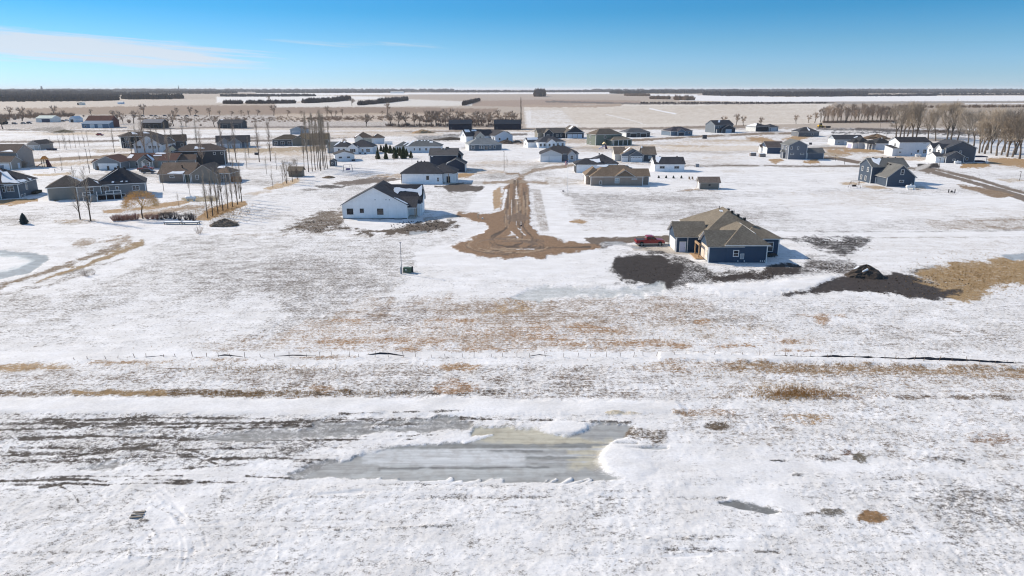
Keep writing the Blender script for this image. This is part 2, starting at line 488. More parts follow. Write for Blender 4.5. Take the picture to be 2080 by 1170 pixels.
# yards of dry grass
for pts, c_, cc in (
    ([(-120, 410), (75, 404), (78, 410), (30, 418), (-120, 424)], GOLD, 0.9),
    ([(106, 398), (116, 394), (131, 397), (128, 405), (112, 408)], OLIVE, 0.92),
    ([(208, 428), (300, 419), (385, 405), (385, 412), (300, 426), (215, 433)], GOLD, 0.8),
    ([(245, 441), (300, 430), (405, 416), (420, 420), (330, 436), (255, 446)], (150, 122, 88), 0.72),
    ([(110, 446), (190, 444), (200, 450), (150, 456), (110, 452)], (150, 122, 84), 0.6),
    ([(396, 446), (425, 424), (470, 411), (498, 409), (502, 415), (460, 429), (428, 447)], GOLD, 0.94),
    ([(366, 404), (390, 399), (446, 400), (446, 409), (390, 411)], OLIVE, 0.75),
    ([(62, 352), (145, 348), (146, 355), (70, 359)], TAN, 0.75),
    ([(46, 336), (200, 326), (250, 322), (250, 328), (120, 338), (46, 341)], (176, 148, 110), 0.65),
    ([(190, 306), (268, 302), (268, 307), (196, 312)], (160, 138, 108), 0.6),
    ([(425, 303), (500, 301), (660, 298), (662, 305), (540, 309), (430, 310)], (164, 140, 104), 0.8),
    ([(535, 383), (560, 372), (606, 362), (608, 368), (570, 382), (540, 388)], (184, 152, 108), 0.75),
    ([(490, 395), (540, 384), (560, 388), (520, 398)], (184, 160, 130), 0.45),
    ([(640, 272), (760, 266), (900, 271), (900, 276), (640, 279)], (184, 160, 130), 0.45),
    ([(770, 355), (815, 353), (818, 360), (740, 364)], GOLD, 0.6),
    ([(924, 353), (950, 349), (962, 352), (950, 358), (926, 360)], GOLD, 0.9),
    ([(905, 344), (980, 343), (1030, 347), (1020, 351), (930, 350)], (170, 140, 104), 0.5),
    ([(1040, 288), (1100, 284), (1190, 281), (1190, 290), (1060, 294)], (170, 142, 108), 0.6),
    ([(1180, 296), (1230, 297), (1290, 302), (1200, 300)], (186, 158, 120), 0.55),
    ([(1320, 350), (1380, 347), (1420, 351), (1410, 355), (1330, 354)], GOLD, 0.85),
    ([(1300, 359), (1330, 358), (1345, 362), (1310, 366)], (186, 146, 92), 0.8),
    ([(1190, 382), (1240, 378), (1310, 379), (1320, 384), (1260, 385), (1200, 388)], (178, 144, 100), 0.7),
    ([(1370, 388), (1400, 382), (1460, 384), (1475, 388), (1420, 392), (1375, 392)], GOLD, 0.88),
    ([(1515, 279), (1545, 276), (1580, 287), (1560, 290), (1525, 286)], GOLD, 0.85),
    ([(1585, 283), (1630, 274), (1650, 278), (1620, 286)], GOLD, 0.85),
    ([(1330, 296), (1420, 300), (1500, 293), (1560, 298), (1530, 305), (1380, 306)], (204, 180, 146), 0.55),
    ([(1560, 324), (1585, 321), (1592, 326), (1575, 332)], GOLD, 0.8),
    ([(1630, 326), (1660, 324), (1666, 332), (1634, 333)], GOLD, 0.9),
    ([(1672, 305), (1700, 304), (1730, 314), (1690, 316)], GOLD, 0.8),
    ([(1712, 303), (1760, 302), (1800, 306), (1760, 310), (1716, 309)], GOLD, 0.9),
    ([(1668, 308), (1720, 316), (1700, 320), (1666, 314)], (160, 134, 96), 0.7),
    ([(1750, 320), (1800, 318), (1880, 320), (1876, 326), (1760, 326)], (176, 146, 106), 0.6),
    ([(1954, 334), (2000, 332), (2014, 338), (1990, 341), (1950, 340)], GOLD, 0.95),
    ([(2005, 321), (2080, 322), (2300, 326), (2300, 338), (2080, 340), (2010, 332)], GOLD, 0.85),
    ([(1700, 372), (1760, 369), (1765, 372), (1720, 376)], (180, 150, 110), 0.7),
    ([(1752, 380), (1790, 378), (1812, 385), (1770, 384)], (170, 140, 100), 0.75),
    ([(1855, 380), (1880, 379), (1886, 385), (1862, 387)], (170, 142, 104), 0.6),
    ([(1945, 375), (2010, 385), (2060, 396), (2040, 402), (2010, 398), (1950, 380)], (138, 112, 82), 0.85),
    ([(2020, 364), (2060, 362), (2090, 366), (2050, 371)], (180, 156, 124), 0.6),
    ([(62, 262), (120, 258), (150, 268), (110, 270)], (110, 98, 84), 0.7),
    ([(840, 278), (930, 274), (936, 284), (860, 288)], (70, 62, 58), 0.6),
    ([(1035, 285), (1090, 282), (1085, 291), (1030, 292)], (140, 112, 84), 0.7)):
    area(pts, c_, cc, 1.6, 3.0, 0.8)
# snow that fills the hollows and the shoulders
area([(1100, 332), (1700, 342), (1760, 348), (1700, 372), (1480, 352), (1400, 372), (1180, 400)], None, 0.06, 5, 6, 1.0)
area([(1460, 345), (1760, 343), (1760, 352), (1470, 352)], (196, 182, 164), 0.3, 4, 3, 1.0)
# big middle-right field
area([(1160, 395), (1400, 385), (1740, 390), (2200, 440), (2200, 468), (1180, 470)], (146, 136, 128), 0.36, 6, 8, 1.0)
area([(1580, 395), (1800, 392), (2080, 428), (2080, 446), (1800, 432), (1600, 420)], (196, 182, 166), 0.42, 8, 8, 1.0)
area([(1880, 450), (2080, 446), (2300, 452), (2300, 468), (1900, 466)], (150, 130, 108), 0.5, 4, 5, 1.0)
area([(1170, 470), (1400, 467), (1700, 470), (2300, 469), (2300, 480), (1700, 480), (1180, 482)], None, 0.0, 2.0, 2.0, 1.0)
stroke([(1180, 467), (1700, 470), (2300, 469)], 2.0, (110, 100, 92), 0.5, 2, 2.0, 1.0)
stroke([(1580, 481), (1800, 482), (2300, 482)], 3.0, (150, 136, 120), 0.5, 2, 2.0, 1.0)
area([(1760, 488), (2080, 486), (2300, 490), (2300, 512), (1900, 520), (1740, 505)], (176, 160, 142), 0.26, 5, 6, 1.0)
# tan and grey mottling of the suburb's thin snow
_s = (PY > 262) & (PY < 470)
cov[_s] = np.clip(cov[_s] + np.where(cov[_s] < 0.5, 0.55, 0.0) * np.clip(MOD[_s] + 0.14 + 0.35 * WARP[_s], -0.5, 0.9) * np.clip((PY[_s] - 262) / 6, 0, 1), 0.0, 1.0)
# --- left pond, trails, small ice
area([(X0, 470), (420, 455), (470, 478), (330, 520), (180, 570), (X0, 640)], (130, 118, 106), 0.17, 10, 8, 1.0)
area([(-900, 500), (-100, 503), (40, 510), (94, 515), (101, 527), (62, 556), (-100, 586), (-900, 600)], (152, 160, 164), 0.95, 3, 3, 0.3, ice=1.0, k=3)
area([(-900, 512), (-100, 512), (30, 517), (68, 527), (40, 545), (-100, 566), (-900, 580)], (190, 198, 198), 0.25, 6, 6, 0.1, ice=0.6, k=3)
stroke([(-60, 602), (130, 541), (200, 515), (240, 498)], 11, (126, 104, 78), 0.78, 5, 6, 1.0)
stroke([(75, 574), (150, 548), (230, 516), (288, 491)], 9, (150, 122, 80), 0.9, 4, 5, 1.0)
for k_ in range(5): stroke([(-60 + 12 * k_, 640 - 9 * k_), (120 + 8 * k_, 576 - 6 * k_), (260, 520)], 2.5, (128, 116, 104), 0.6, 3, 4, 1.0)
stroke([(150, 497), (220, 488), (260, 486)], 11, (146, 122, 94), 0.62, 6, 8, 1.0)
stroke([(300, 505), (360, 480), (410, 470)], 4, (130, 116, 100), 0.4, 3, 4, 1.0)
area([(246, 559), (300, 541), (330, 525), (368, 520), (406, 532), (392, 541), (332, 551), (270, 562)], (150, 156, 158), 0.92, 4, 4, 0.4, ice=1.0, k=3)
area([(-200, 674), (20, 667), (48, 671), (40, 680), (10, 685), (-200, 690)], (152, 156, 157), 0.92, 3, 3, 0.3, ice=1.0, k=3)
# --- left and centre field
area([(370, 482), (560, 476), (960, 476), (900, 520), (820, 560), (780, 640), (600, 700), (X0, 720), (X0, 640), (150, 596), (240, 556), (300, 520)], (134, 124, 114), 0.42, 16, 22, 1.0)
area([(380, 560), (640, 540), (760, 580), (700, 620), (420, 620)], (128, 118, 109), 0.48, 30, 26, 1.0)
area([(150, 630), (520, 600), (600, 640), (420, 690), (160, 700)], None, 0.26, 20, 14, 1.0)
area([(470, 472), (700, 476), (930, 474), (930, 480), (470, 480)], (150, 132, 112), 0.4, 2, 3, 1.0)
area([(760, 612), (1050, 606), (1380, 600), (1640, 640), (1720, 690), (1700, 718), (380, 718), (560, 680)], (150, 126, 102), 0.50, 14, 14, 1.0)
area([(600, 660), (1100, 655), (1360, 680), (1300, 716), (560, 716)], (160, 130, 100), 0.46, 10, 10, 1.0)
for k_ in range(8):
    stroke([(850 - 10 * k_, 600 + 3 * k_), (830 - 14 * k_, 618 + 4 * k_), (880 - 8 * k_, 640 + 3 * k_)], 1.5, (120, 100, 84), 0.5, 2, 2, 1.0)
    stroke([(1000 + 12 * k_, 612), (1020 + 10 * k_, 624), (980 + 10 * k_, 636)], 1.6, (166, 134, 92), 0.55, 2, 2, 1.0)
area([(1400, 640), (1700, 655), (2300, 640), (2300, 715), (1700, 718), (1400, 700)], (136, 122, 108), 0.40, 14, 14, 1.0)
area([(1300, 660), (1560, 668), (1680, 700), (1600, 718), (1300, 716)], (160, 136, 108), 0.40, 10, 10, 1.0)
area([(1450, 600), (1800, 612), (2300, 600), (2300, 660), (1700, 650), (1460, 640)], (142, 131, 120), 0.36, 14, 14, 1.0)
for k_ in range(26):
    rr = random.Random(k_ + 5)
    x_, y_ = rr.uniform(560, 1720), rr.uniform(640, 716)
    dab(x_, y_, rr.uniform(16, 50), rr.uniform(2.5, 6), (162, 124, 84), 0.62, 0.6, 0.9, 1.0)
# smooth snow around the turning circle and in the road ditches
area([(838, 508), (930, 492), (985, 462), (992, 470), (920, 500), (960, 524), (1100, 526), (1230, 504), (1262, 512), (1230, 560), (1000, 548), (850, 540)], None, 0.05, 8, 8, 1.0)
area([(984, 377), (1014, 376), (1006, 394), (1000, 431), (948, 428), (964, 404)], None, 0.0, 3, 2, 1.0)
area([(1098, 384), (1130, 384), (1147, 400), (1158, 440), (1200, 488), (1140, 485), (1114, 462), (1105, 420)], None, 0.0, 3, 2, 1.0)
area([(1083, 388), (1098, 388), (1108, 425), (1116, 470), (1096, 468), (1086, 430)], (140, 122, 104), 0.5, 3, 3, 1.0)
area([(905, 395), (960, 392), (958, 410), (945, 425), (900, 425), (870, 410)], (140, 128, 116), 0.4, 5, 5, 1.0)
area([(1120, 396), (1150, 402), (1180, 440), (1300, 452), (1300, 466), (1190, 466), (1160, 440)], (156, 140, 124), 0.28, 5, 6, 1.0)
dab(1172, 450, 14, 3.5, GOLD, 0.8, 0.5, 0.6, 0.9)
# --- the dirt road and its turning circle
area([(1056, 360), (1072, 372), (1074, 393), (1077, 438), (1075, 456), (1097, 476), (1133, 486), (1205, 498), (1242, 502), (1180, 511), (1112, 519), (1108, 524),
      (1000, 525), (972, 522), (936, 512), (914, 502), (940, 491), (986, 474), (993, 463), (986, 452), (960, 449), (948, 444), (930, 437), (932, 431), (1000, 433), (1016, 427),
      (1020, 405), (1026, 380), (1038, 366)], BROWN, 0.96, 3.0, 5.0, 0.7, dz=0.08, k=1)
area([(1000, 405), (1002, 388), (1016, 378), (1018, 395), (1016, 420), (1003, 428)], (172, 140, 100), 0.85, 2, 2, 0.8)
stroke([(1028, 388), (1024, 410), (1021, 426)], 5, None, 0.12, 2, 3, 1.0)
stroke([(1062, 356), (1085, 345), (1130, 339), (1168, 336)], 5, (140, 116, 88), 0.75, 2, 2.5, 0.8, k=1)
stroke([(1030, 352), (1052, 352), (1062, 360)], 4, (140, 116, 88), 0.8, 1.5, 2, 0.8, k=1)
stroke([(985, 370), (1060, 369), (1120, 372), (1190, 372)], 5, (146, 122, 92), 0.75, 2, 2.5, 0.8, k=1)
area([(1110, 362), (1190, 362), (1190, 376), (1120, 378)], (158, 138, 108), 0.45, 3, 4, 1.0)
RUT = (98, 80, 64)
for pts in ([(1046, 366), (1044, 400), (1040, 440), (1030, 462), (1000, 486), (1010, 500), (1060, 506), (1100, 502)],
            [(1052, 366), (1052, 400), (1050, 440), (1056, 462), (1062, 480), (1060, 496), (1030, 506), (1016, 514)],
            [(1056, 400), (1058, 440), (1064, 462), (1082, 484), (1084, 498), (1066, 506)],
            [(1000, 512), (1050, 507), (1110, 505), (1200, 503)], [(1020, 470), (1000, 480), (994, 492), (1002, 502)],
            [(1034, 376), (1032, 410), (1030, 440)], [(1066, 392), (1068, 430), (1066, 452)]):
    stroke(pts, 1.8, RUT, 0.95, 1.2, 1.2, 0.5, dz=-0.05)
for k_ in range(40):                                            # thin wheel marks and left-over snow along the road
    rr = random.Random(900 + k_)
    xa, ya = rr.uniform(1024, 1072), rr.uniform(372, 440)
    stroke([(xa, ya), (xa + rr.uniform(-2, 2), ya + rr.uniform(10, 40))], rr.uniform(.6, 1.6), rr.choice([(110, 90, 72), (164, 138, 108), (120, 98, 78), (150, 124, 96)]) , 0.9 if k_ % 4 else 0.45, 1.0, 1.0, 0.6)
for k_ in range(26):
    rr = random.Random(950 + k_)
    a0, r0 = rr.uniform(0, 6.28), rr.uniform(.35, 1.0)
    arc = [(1040 + 95 * r0 * cos(a0 + q * .25), 500 + 19 * r0 * sin(a0 + q * .25)) for q in range(rr.randint(3, 8))]
    stroke(arc, rr.uniform(.7, 1.6), rr.choice([(112, 92, 74), (160, 134, 104), (124, 102, 82)]), 0.92, 1.0, 1.2, 0.6)
for pts in ([(1040, 474), (1030, 480), (1048, 476)], [(1052, 462), (1062, 474), (1068, 480)], [(1050, 509), (1085, 507)], [(1049, 382), (1048, 404)],
            [(1038, 470), (1052, 484)]):
    stroke(pts, 2.0, None, 0.35, 1.4, 2.0, 0.9)
dab(1052, 442, 16, 6, (122, 100, 80), 0.97, 0.6, 0.3, 0.3)
# --- soil around the new white gabled house
area([(572, 470), (610, 448), (650, 436), (697, 428), (697, 447), (690, 465), (640, 474)], (100, 83, 64), 0.76, 6, 9, 1.0, k=4)
area([(690, 462), (760, 469), (820, 462), (850, 450), (900, 446), (926, 450), (936, 462), (900, 468), (800, 475), (720, 473)], (90, 76, 62), 0.88, 4, 8, 0.9, k=4)
area([(700, 447), (826, 447), (818, 461), (760, 466), (704, 458)], None, 0.02, 2, 3, 1.0)
stroke([(835, 474), (865, 472)], 3, (150, 154, 156), 0.8, 2, 2, 0.4)
area([(672, 372), (720, 364), (790, 361), (812, 364), (770, 372), (700, 378)], (112, 98, 86), 0.9, 2, 3, 0.6, k=4)
dab(670, 379, 24, 3, (84, 76, 70), 0.85, 0.5, 0.5, 0.8); dab(632, 385, 18, 2.5, (120, 110, 102), 0.7, 0.5, 0.5, 1.0)
area([(884, 379), (930, 372), (946, 374), (985, 380), (976, 388), (912, 388), (900, 380)], (88, 76, 66), 0.9, 2, 3, 0.7, k=4)
area([(560, 396), (700, 392), (720, 408), (600, 415)], (150, 136, 122), 0.4, 6, 6, 1.0)
area([(500, 400), (640, 396), (690, 415), (560, 430)], (140, 130, 122), 0.26, 6, 6, 1.0)
# --- soil, drive and drifts around the blue house
area([(1186, 484), (1365, 480), (1366, 494), (1290, 496), (1200, 494)], (112, 96, 80), 0.9, 2, 3, 0.5, k=5)
area([(1280, 499), (1366, 495), (1424, 512), (1424, 521), (1372, 518), (1286, 510)], (186, 174, 158), 0.92, 2, 1.5, 0.3, k=5)
stroke([(1225, 498), (1260, 496), (1300, 506)], 5, (150, 150, 150), 0.7, 3, 3, 0.4)
area([(1220, 515), (1300, 512), (1440, 545), (1560, 560), (1640, 545), (1660, 552), (1540, 582), (1400, 590), (1250, 582), (1225, 550)], (76, 67, 60), 0.40, 12, 16, 1.0)
area([(1242, 522), (1290, 516), (1345, 521), (1368, 530), (1392, 545), (1440, 552), (1440, 566), (1380, 579), (1330, 578), (1262, 571), (1246, 556)], DARK, 0.93, 7, 6, 1.0, k=4)
area([(1330, 540), (1370, 522), (1400, 530), (1440, 550), (1452, 566), (1400, 584), (1340, 580)], DARK, 0.66, 6, 10, 1.0, k=4)
stroke([(1290, 514), (1345, 517), (1365, 528)], 7, DARK, 0.7, 4, 6, 1.0)
area([(1250, 542), (1280, 520), (1345, 526), (1385, 546), (1360, 578), (1265, 572)], DARK, 0.99, 8, 10, 0.8, k=4)
area([(1440, 562), (1500, 555), (1560, 544), (1600, 538), (1650, 540), (1610, 556), (1510, 569), (1450, 574)], (64, 55, 50), 0.93, 6, 9, 1.0, k=4)
area([(1575, 483), (1640, 481), (1768, 487), (1756, 500), (1712, 522), (1650, 500)], (56, 50, 47), 0.72, 6, 10, 1.0, k=4)
area([(1640, 520), (1720, 525), (1760, 545), (1720, 560), (1630, 552)], (70, 62, 57), 0.55, 7, 10, 1.0)
area([(1588, 598), (1640, 580), (1700, 566), (1760, 561), (1830, 556), (1900, 566), (1990, 592), (1955, 607), (1860, 606), (1760, 592), (1690, 592), (1610, 604)], (66, 58, 54), 0.96, 4, 7, 0.7, k=4)
area([(1830, 550), (1900, 538), (1960, 560), (1980, 590), (1900, 580)], (92, 84, 74), 0.72, 6, 8, 1.0)
area([(1862, 560), (1905, 540), (1985, 528), (2080, 526), (2400, 524), (2400, 560), (2060, 574), (2012, 584), (1990, 602), (1935, 609), (1968, 590), (1910, 576)], (158, 127, 80), 0.86, 9, 14, 1.0)
area([(2030, 518), (2080, 514), (2400, 512), (2400, 526), (2060, 527)], (160, 166, 170), 0.85, 2, 3, 0.2, ice=1.0, k=3)
area([(1040, 604), (1090, 580), (1200, 584), (1345, 582), (1350, 596), (1200, 600), (1080, 610)], (178, 180, 176), 0.62, 5, 6, 0.3, ice=0.8, k=3)
area([(1400, 582), (1560, 575), (1700, 560), (1640, 592), (1480, 604)], None, 0.03, 6, 5, 1.0, dz=0.25)
area([(1140, 524), (1250, 518), (1240, 545), (1150, 550)], None, 0.12, 5, 6, 1.0)
# --- foreground strips
area([(X0, 716), (1340, 716), (1340, 726), (700, 724), (X0, 738)], None, 0.05, 4, 4, 1.0)
area([(1340, 718), (1700, 724), (2300, 742), (2300, 756), (1700, 738), (1340, 730)], None, 0.02, 3, 3, 1.0, dz=0.2)
area([(X0, 745), (X1, 738), (X1, 815), (X0, 815)], (124, 106, 90), 0.40, 8, 8, 1.0)
area([(1320, 738), (1560, 733), (2080, 748), (2400, 758), (2400, 775), (2080, 768), (1600, 756), (1330, 752)], (150, 120, 84), 0.62, 5, 7, 1.0)
area([(1380, 766), (1700, 766), (2300, 780), (2300, 812), (1700, 806), (1400, 800)], (136, 112, 86), 0.40, 8, 8, 1.0)
dab(1590, 797, 52, 12, (156, 126, 84), 0.56, 0.6, 1.0, 1.0); dab(1690, 806, 60, 8, (140, 108, 76), 0.6, 0.5, 0.8, 1.0)
stroke([(1820, 806), (2080, 806), (2300, 808)], 7, (104, 84, 64), 0.6, 4, 5, 1.0)
dab(60, 748, 100, 8, (164, 130, 84), 0.72, 0.5, 0.7, 1.0); dab(250, 738, 70, 6, (158, 124, 84), 0.62, 0.5, 0.8, 1.0)
dab(440, 731, 60, 4, (150, 118, 84), 0.55, 0.5, 0.8, 1.0); dab(935, 744, 40, 7, (160, 122, 78), 0.72, 0.5, 0.8, 1.0); dab(1390, 743, 70, 10, (150, 116, 80), 0.55, 0.5, 0.8, 1.0)
dab(660, 725, 50, 4, (150, 118, 84), 0.5, 0.5, 0.8, 1.0)
area([(X0, 782), (700, 780), (1200, 776), (1200, 808), (X0, 812)], (110, 92, 74), 0.36, 8, 8, 1.0)
stroke([(-300, 806), (200, 802), (520, 800), (700, 796)], 10, (108, 86, 60), 0.72, 4, 6, 1.0)
stroke([(150, 801), (330, 800)], 11, (146, 116, 72), 0.85, 4, 6, 0.9)
stroke([(640, 800), (1020, 797)], 6, (84, 68, 54), 0.55, 4, 5, 1.0)
dab(920, 786, 36, 10, (150, 112, 74), 0.6, 0.5, 0.8, 1.0); dab(650, 790, 40, 8, (140, 108, 74), 0.6, 0.5, 0.8, 1.0)
area([(X0, 818), (300, 811), (900, 809), (1370, 818), (1390, 838), (1000, 846), (600, 842), (300, 842), (X0, 850)], None, 0.0, 5, 5, 1.0, dz=0.12)
area([(X0, 848), (300, 843), (700, 850), (960, 848), (960, 866), (640, 890), (X0, 880)], (88, 78, 70), 0.36, 6, 6, 1.0)
area([(X0, 880), (300, 880), (640, 890), (700, 905), (560, 940), (300, 950), (X0, 950)], (92, 84, 78), 0.42, 10, 10, 1.0)
area([(1380, 830), (1700, 816), (2300, 822), (2300, 960), (1700, 930), (1380, 890)], (130, 114, 98), 0.33, 14, 14, 1.0)
area([(X0, 970), (700, 985), (1300, 985), (2300, 960), (4600, 1000), (4600, 5000), (X0, 5000)], (116, 108, 101), 0.26, 14, 10, 1.0)
TRK = (74, 66, 60)
for pts, w_, cc in (([(-200, 866), (120, 862), (330, 861)], 5, 0.62), ([(190, 868), (400, 861), (640, 858), (960, 851), (1280, 860)], 4, 0.58), ([(430, 872), (700, 866), (960, 858)], 4, 0.6), ([(40, 893), (180, 886), (420, 893)], 5, 0.62),
                    ([(250, 905), (420, 892), (560, 886)], 4, 0.55), ([(130, 930), (240, 915), (320, 904)], 5, 0.6), ([(300, 915), (400, 930), (440, 944)], 4, 0.55), ([(340, 900), (430, 930)], 3, 0.5),
                    ([(-200, 985), (60, 975), (180, 974), (215, 978)], 6, 0.62), ([(80, 990), (140, 982), (220, 985)], 6, 0.7), ([(100, 975), (145, 1000), (160, 1020)], 3, 0.5), ([(150, 970), (180, 1000), (186, 1020)], 3, 0.5),
                    ([(500, 968), (560, 972), (620, 972)], 6, 0.6), ([(560, 930), (640, 942)], 4, 0.5), ([(1880, 925), (1960, 935)], 5, 0.3), ([(690, 842), (960, 836)], 3, 0.4),
                    ([(0, 925), (200, 922), (260, 912)], 5, 0.5), ([(600, 855), (960, 848)], 3, 0.5)):
    stroke(pts, w_ * .8, TRK, min(.9, cc + .26), 2.2, 2.6, 1.0, dz=-0.04)
for k_ in range(22):                                            # more wheel lines running across the left foreground
    rr = random.Random(620 + k_)
    x_, y_ = rr.uniform(-60, 620), rr.uniform(852, 985)
    stroke([(x_, y_), (x_ + rr.uniform(80, 160), y_ - rr.uniform(-4, 6)), (x_ + rr.uniform(200, 380), y_ - rr.uniform(-4, 10))], rr.uniform(1.5, 3.2), TRK, rr.uniform(.6, .85), 2.0, 2.6, 1.0, dz=-0.03)
for pts in ([(400, 887), (560, 874), (760, 868), (950, 858), (962, 868), (800, 880), (620, 890), (470, 897)], [(640, 864), (840, 852), (930, 850), (900, 858), (700, 868)], [(560, 968), (640, 942), (692, 934), (676, 966), (610, 972)],
            [(160, 955), (240, 935), (270, 938), (230, 958)], [(240, 878), (300, 874), (310, 880), (250, 886)]):
    area(pts, (140, 138, 134), 0.72, 5, 7, 0.55, ice=0.7, k=3)
# main frozen pond, warm-coloured along its far and right rim
POND = [(600, 972), (640, 958), (686, 940), (780, 911), (860, 902), (937, 897), (952, 884), (964, 872), (1020, 863), (1042, 870), (1084, 873), (1114, 884), (1146, 887), (1177, 877), (1192, 861), (1264, 863), (1290, 874), (1271, 884),
        (1240, 900), (1218, 930), (1228, 952), (1266, 973), (1190, 980), (1106, 984), (975, 980), (862, 978), (806, 973), (700, 970)]
area(POND, (160, 159, 155), 0.95, 4, 6, 0.45, ice=1.0, k=3)
area([(966, 873), (1020, 864), (1084, 874), (1150, 888), (1240, 900), (1219, 930), (1226, 948), (1160, 948), (1150, 912), (1010, 898), (960, 885)], (186, 178, 156), 0.97, 14, 12, 0.1, ice=1.0)
for k_ in range(16):
    y_ = 902 + k_ * 4.4
    rr = random.Random(k_)
    xa = 700 + rr.uniform(0, 160) + max(0, 930 - y_) * 2
    stroke([(xa, y_ + 2), (xa + rr.uniform(160, 480), y_)], rr.uniform(1, 4), rr.choice([(182, 182, 180), (172, 172, 168), (134, 134, 130), (128, 127, 124)]), 0.97, 4, 3, 0.15, ice=1.0)
area([(740, 915), (900, 918), (1060, 925), (1060, 935), (900, 936), (740, 930)], (192, 192, 190), 0.95, 12, 8, 0.1, ice=1.0)
for k_ in range(24):                                            # wind-blown snow fingers along the near edge
    rr = random.Random(70 + k_)
    x_ = 690 + k_ * 25 + rr.uniform(-12, 12); L_ = rr.uniform(14, 60); h_ = rr.uniform(4, 12)
    stroke([(x_, 985), (x_ + L_ * .6, 985 - h_ * .6), (x_ + L_, 985 - h_)], rr.uniform(2, 6), None, 0.03, 2.5, 4, 1.0)
for k_ in range(9):
    rr = random.Random(170 + k_)
    x_ = 690 + k_ * 30 + rr.uniform(-14, 14)
    stroke([(x_, 906 - k_ * 1.4), (x_ + rr.uniform(20, 60), 894 - k_ * 1.5)], rr.uniform(3, 8), None, 0.05, 4, 5, 1.0)
dab(1150, 868, 52, 14, None, 0.0, 0.3, 0.35, 1.0, dz=0.1)
area([(1219, 928), (1236, 909), (1268, 908), (1312, 932), (1330, 955), (1296, 976), (1262, 974), (1235, 958)], None, 0.0, 9, 2, 1.0, dz=0.08)
dab(1252, 934, 36, 26, None, 0.0, 0.95, 0.1, 1.0, dz=0.10)
dab(1300, 885, 18, 12, (104, 88, 70), 0.55, 0.5, 0.8, 1.0); dab(1336, 890, 14, 10, (104, 90, 74), 0.55, 0.5, 0.8, 1.0); dab(1265, 841, 32, 3, (206, 190, 160), 0.7, 0.5, 0.6, 0.8)
area([(1460, 1022), (1490, 1017), (1530, 1024), (1582, 1040), (1560, 1044), (1510, 1033)], (118, 118, 116), 0.85, 3, 3, 0.4, ice=0.8, k=3)
area([(1415, 938), (1740, 938), (1770, 948), (1700, 953), (1440, 952)], None, 0.02, 4, 4, 1.0)
area([(1360, 990), (1560, 986), (1590, 1006), (1660, 1030), (1640, 1044), (1500, 1012), (1380, 1010)], None, 0.03, 6, 5, 1.0)
dab(1772, 1050, 28, 11, (140, 106, 66), 0.88, 0.35, 0.5, 0.8); dab(1688, 1040, 26, 7, (112, 104, 92), 0.7, 0.5, 0.8, 1.0); dab(1648, 1044, 14, 4, (100, 92, 84), 0.6, 0.5, 0.8, 1.0)
dab(1748, 928, 14, 8, (110, 100, 84), 0.75, 0.5, 0.7, 1.0); dab(1690, 930, 22, 5, (100, 88, 78), 0.6, 0.5, 0.9, 1.0); dab(1720, 918, 10, 5, (110, 86, 74), 0.6, 0.5, 0.9, 1.0)
dab(1625, 851, 46, 8, (156, 124, 84), 0.55, 0.5, 0.9, 1.0); dab(1460, 866, 18, 5, (100, 84, 66), 0.7, 0.5, 0.8, 1.0); dab(1440, 838, 60, 5, (150, 120, 88), 0.5, 0.5, 0.9, 1.0)
dab(2025, 889, 50, 10, (140, 112, 88), 0.5, 0.5, 0.8, 1.0); dab(1955, 855, 30, 8, (130, 112, 96), 0.45, 0.5, 0.8, 1.0); dab(1620, 963, 14, 4, (92, 88, 84), 0.7, 0.5, 0.8, 1.0); dab(1585, 936, 20, 2.5, (80, 76, 72), 0.7, 0.5, 0.6, 1.0)
stroke([(1010, 1020), (1060, 998)], 4, (140, 118, 104), 0.4, 4, 4, 1.0); stroke([(940, 1012), (985, 1000)], 3, (130, 108, 98), 0.4, 3, 4, 1.0)
area([(1840, 985), (2300, 1000), (2300, 1100), (1900, 1060)], (112, 104, 96), 0.36, 16, 14, 1.0)

_s = PY > 470
cov[_s] = np.where((cov[_s] > 0.08) & (cov[_s] < 0.6) & (ice[_s] < .3), np.clip(cov[_s] * (1 + 0.7 * np.clip(0.7 * MOD[_s] + 0.7 * WARP[_s], -0.7, 0.9)), 0.05, 0.7), cov[_s])
for k_ in range(34):                                            # long wheel arcs and drift lines in the nearest snow
    rr = random.Random(400 + k_)
    if k_ < 18:
        x_, r_ = 120 + rr.uniform(0, 330), rr.uniform(60, 240)
        arc = [(x_ + r_ * cos(-1.2 + .22 * q), 1120 + (r_ * .75) * sin(-1.2 + .22 * q)) for q in range(rr.randint(4, 9))]
    else:
        x_, y_ = rr.uniform(-100, 2100), rr.uniform(985, 1165)
        arc = [(x_, y_), (x_ + rr.uniform(60, 160), y_ - rr.uniform(-6, 8)), (x_ + rr.uniform(180, 360), y_ - rr.uniform(-10, 16))]
    stroke(arc, rr.uniform(1.5, 4), (104, 98, 92), rr.choice([0.04, 0.36, 0.42]), 3, 4, 1.0, dz=rr.choice([-.05, -.04, .04]))
# --- relief: drifts, furrows and clods
dist = np.hypot(GX, GY)
near = 1.0 / (1.0 + (dist / 150.0) ** 2)
ridge = 1.0 - np.abs(fbm(GX * 0.9, GY * 0.55, 4, 77, 0.55)) * 2
GZ = relief.copy()
GZ += 0.35 * fbm(GX * 0.025, GY * 0.03, 3, 5) * np.clip(dist / 60, 0.3, 1)
wild = np.clip(cov * 2.2, 0.12, 1.0) * (1 - np.clip(ice, 0, 1)) * np.where(grain < 0.6, 0.35, 1.0)
GZ += near * (0.10 * fbm(GX * 0.35, GY * 0.5, 3, 25) + wild * (0.05 * ridge + 0.10 * fbm(GX * 2.2, GY * 2.0, 3, 41)))
_i = np.clip(ice * 1.3, 0, 1)
GZ = GZ * (1 - _i) - 0.05 * _i
GZ *= np.clip((900 - dist) / 400, 0.0, 1.0)
rim = np.clip((PY - 1262) / 400, 0, 1)
GZ *= (1 - rim)
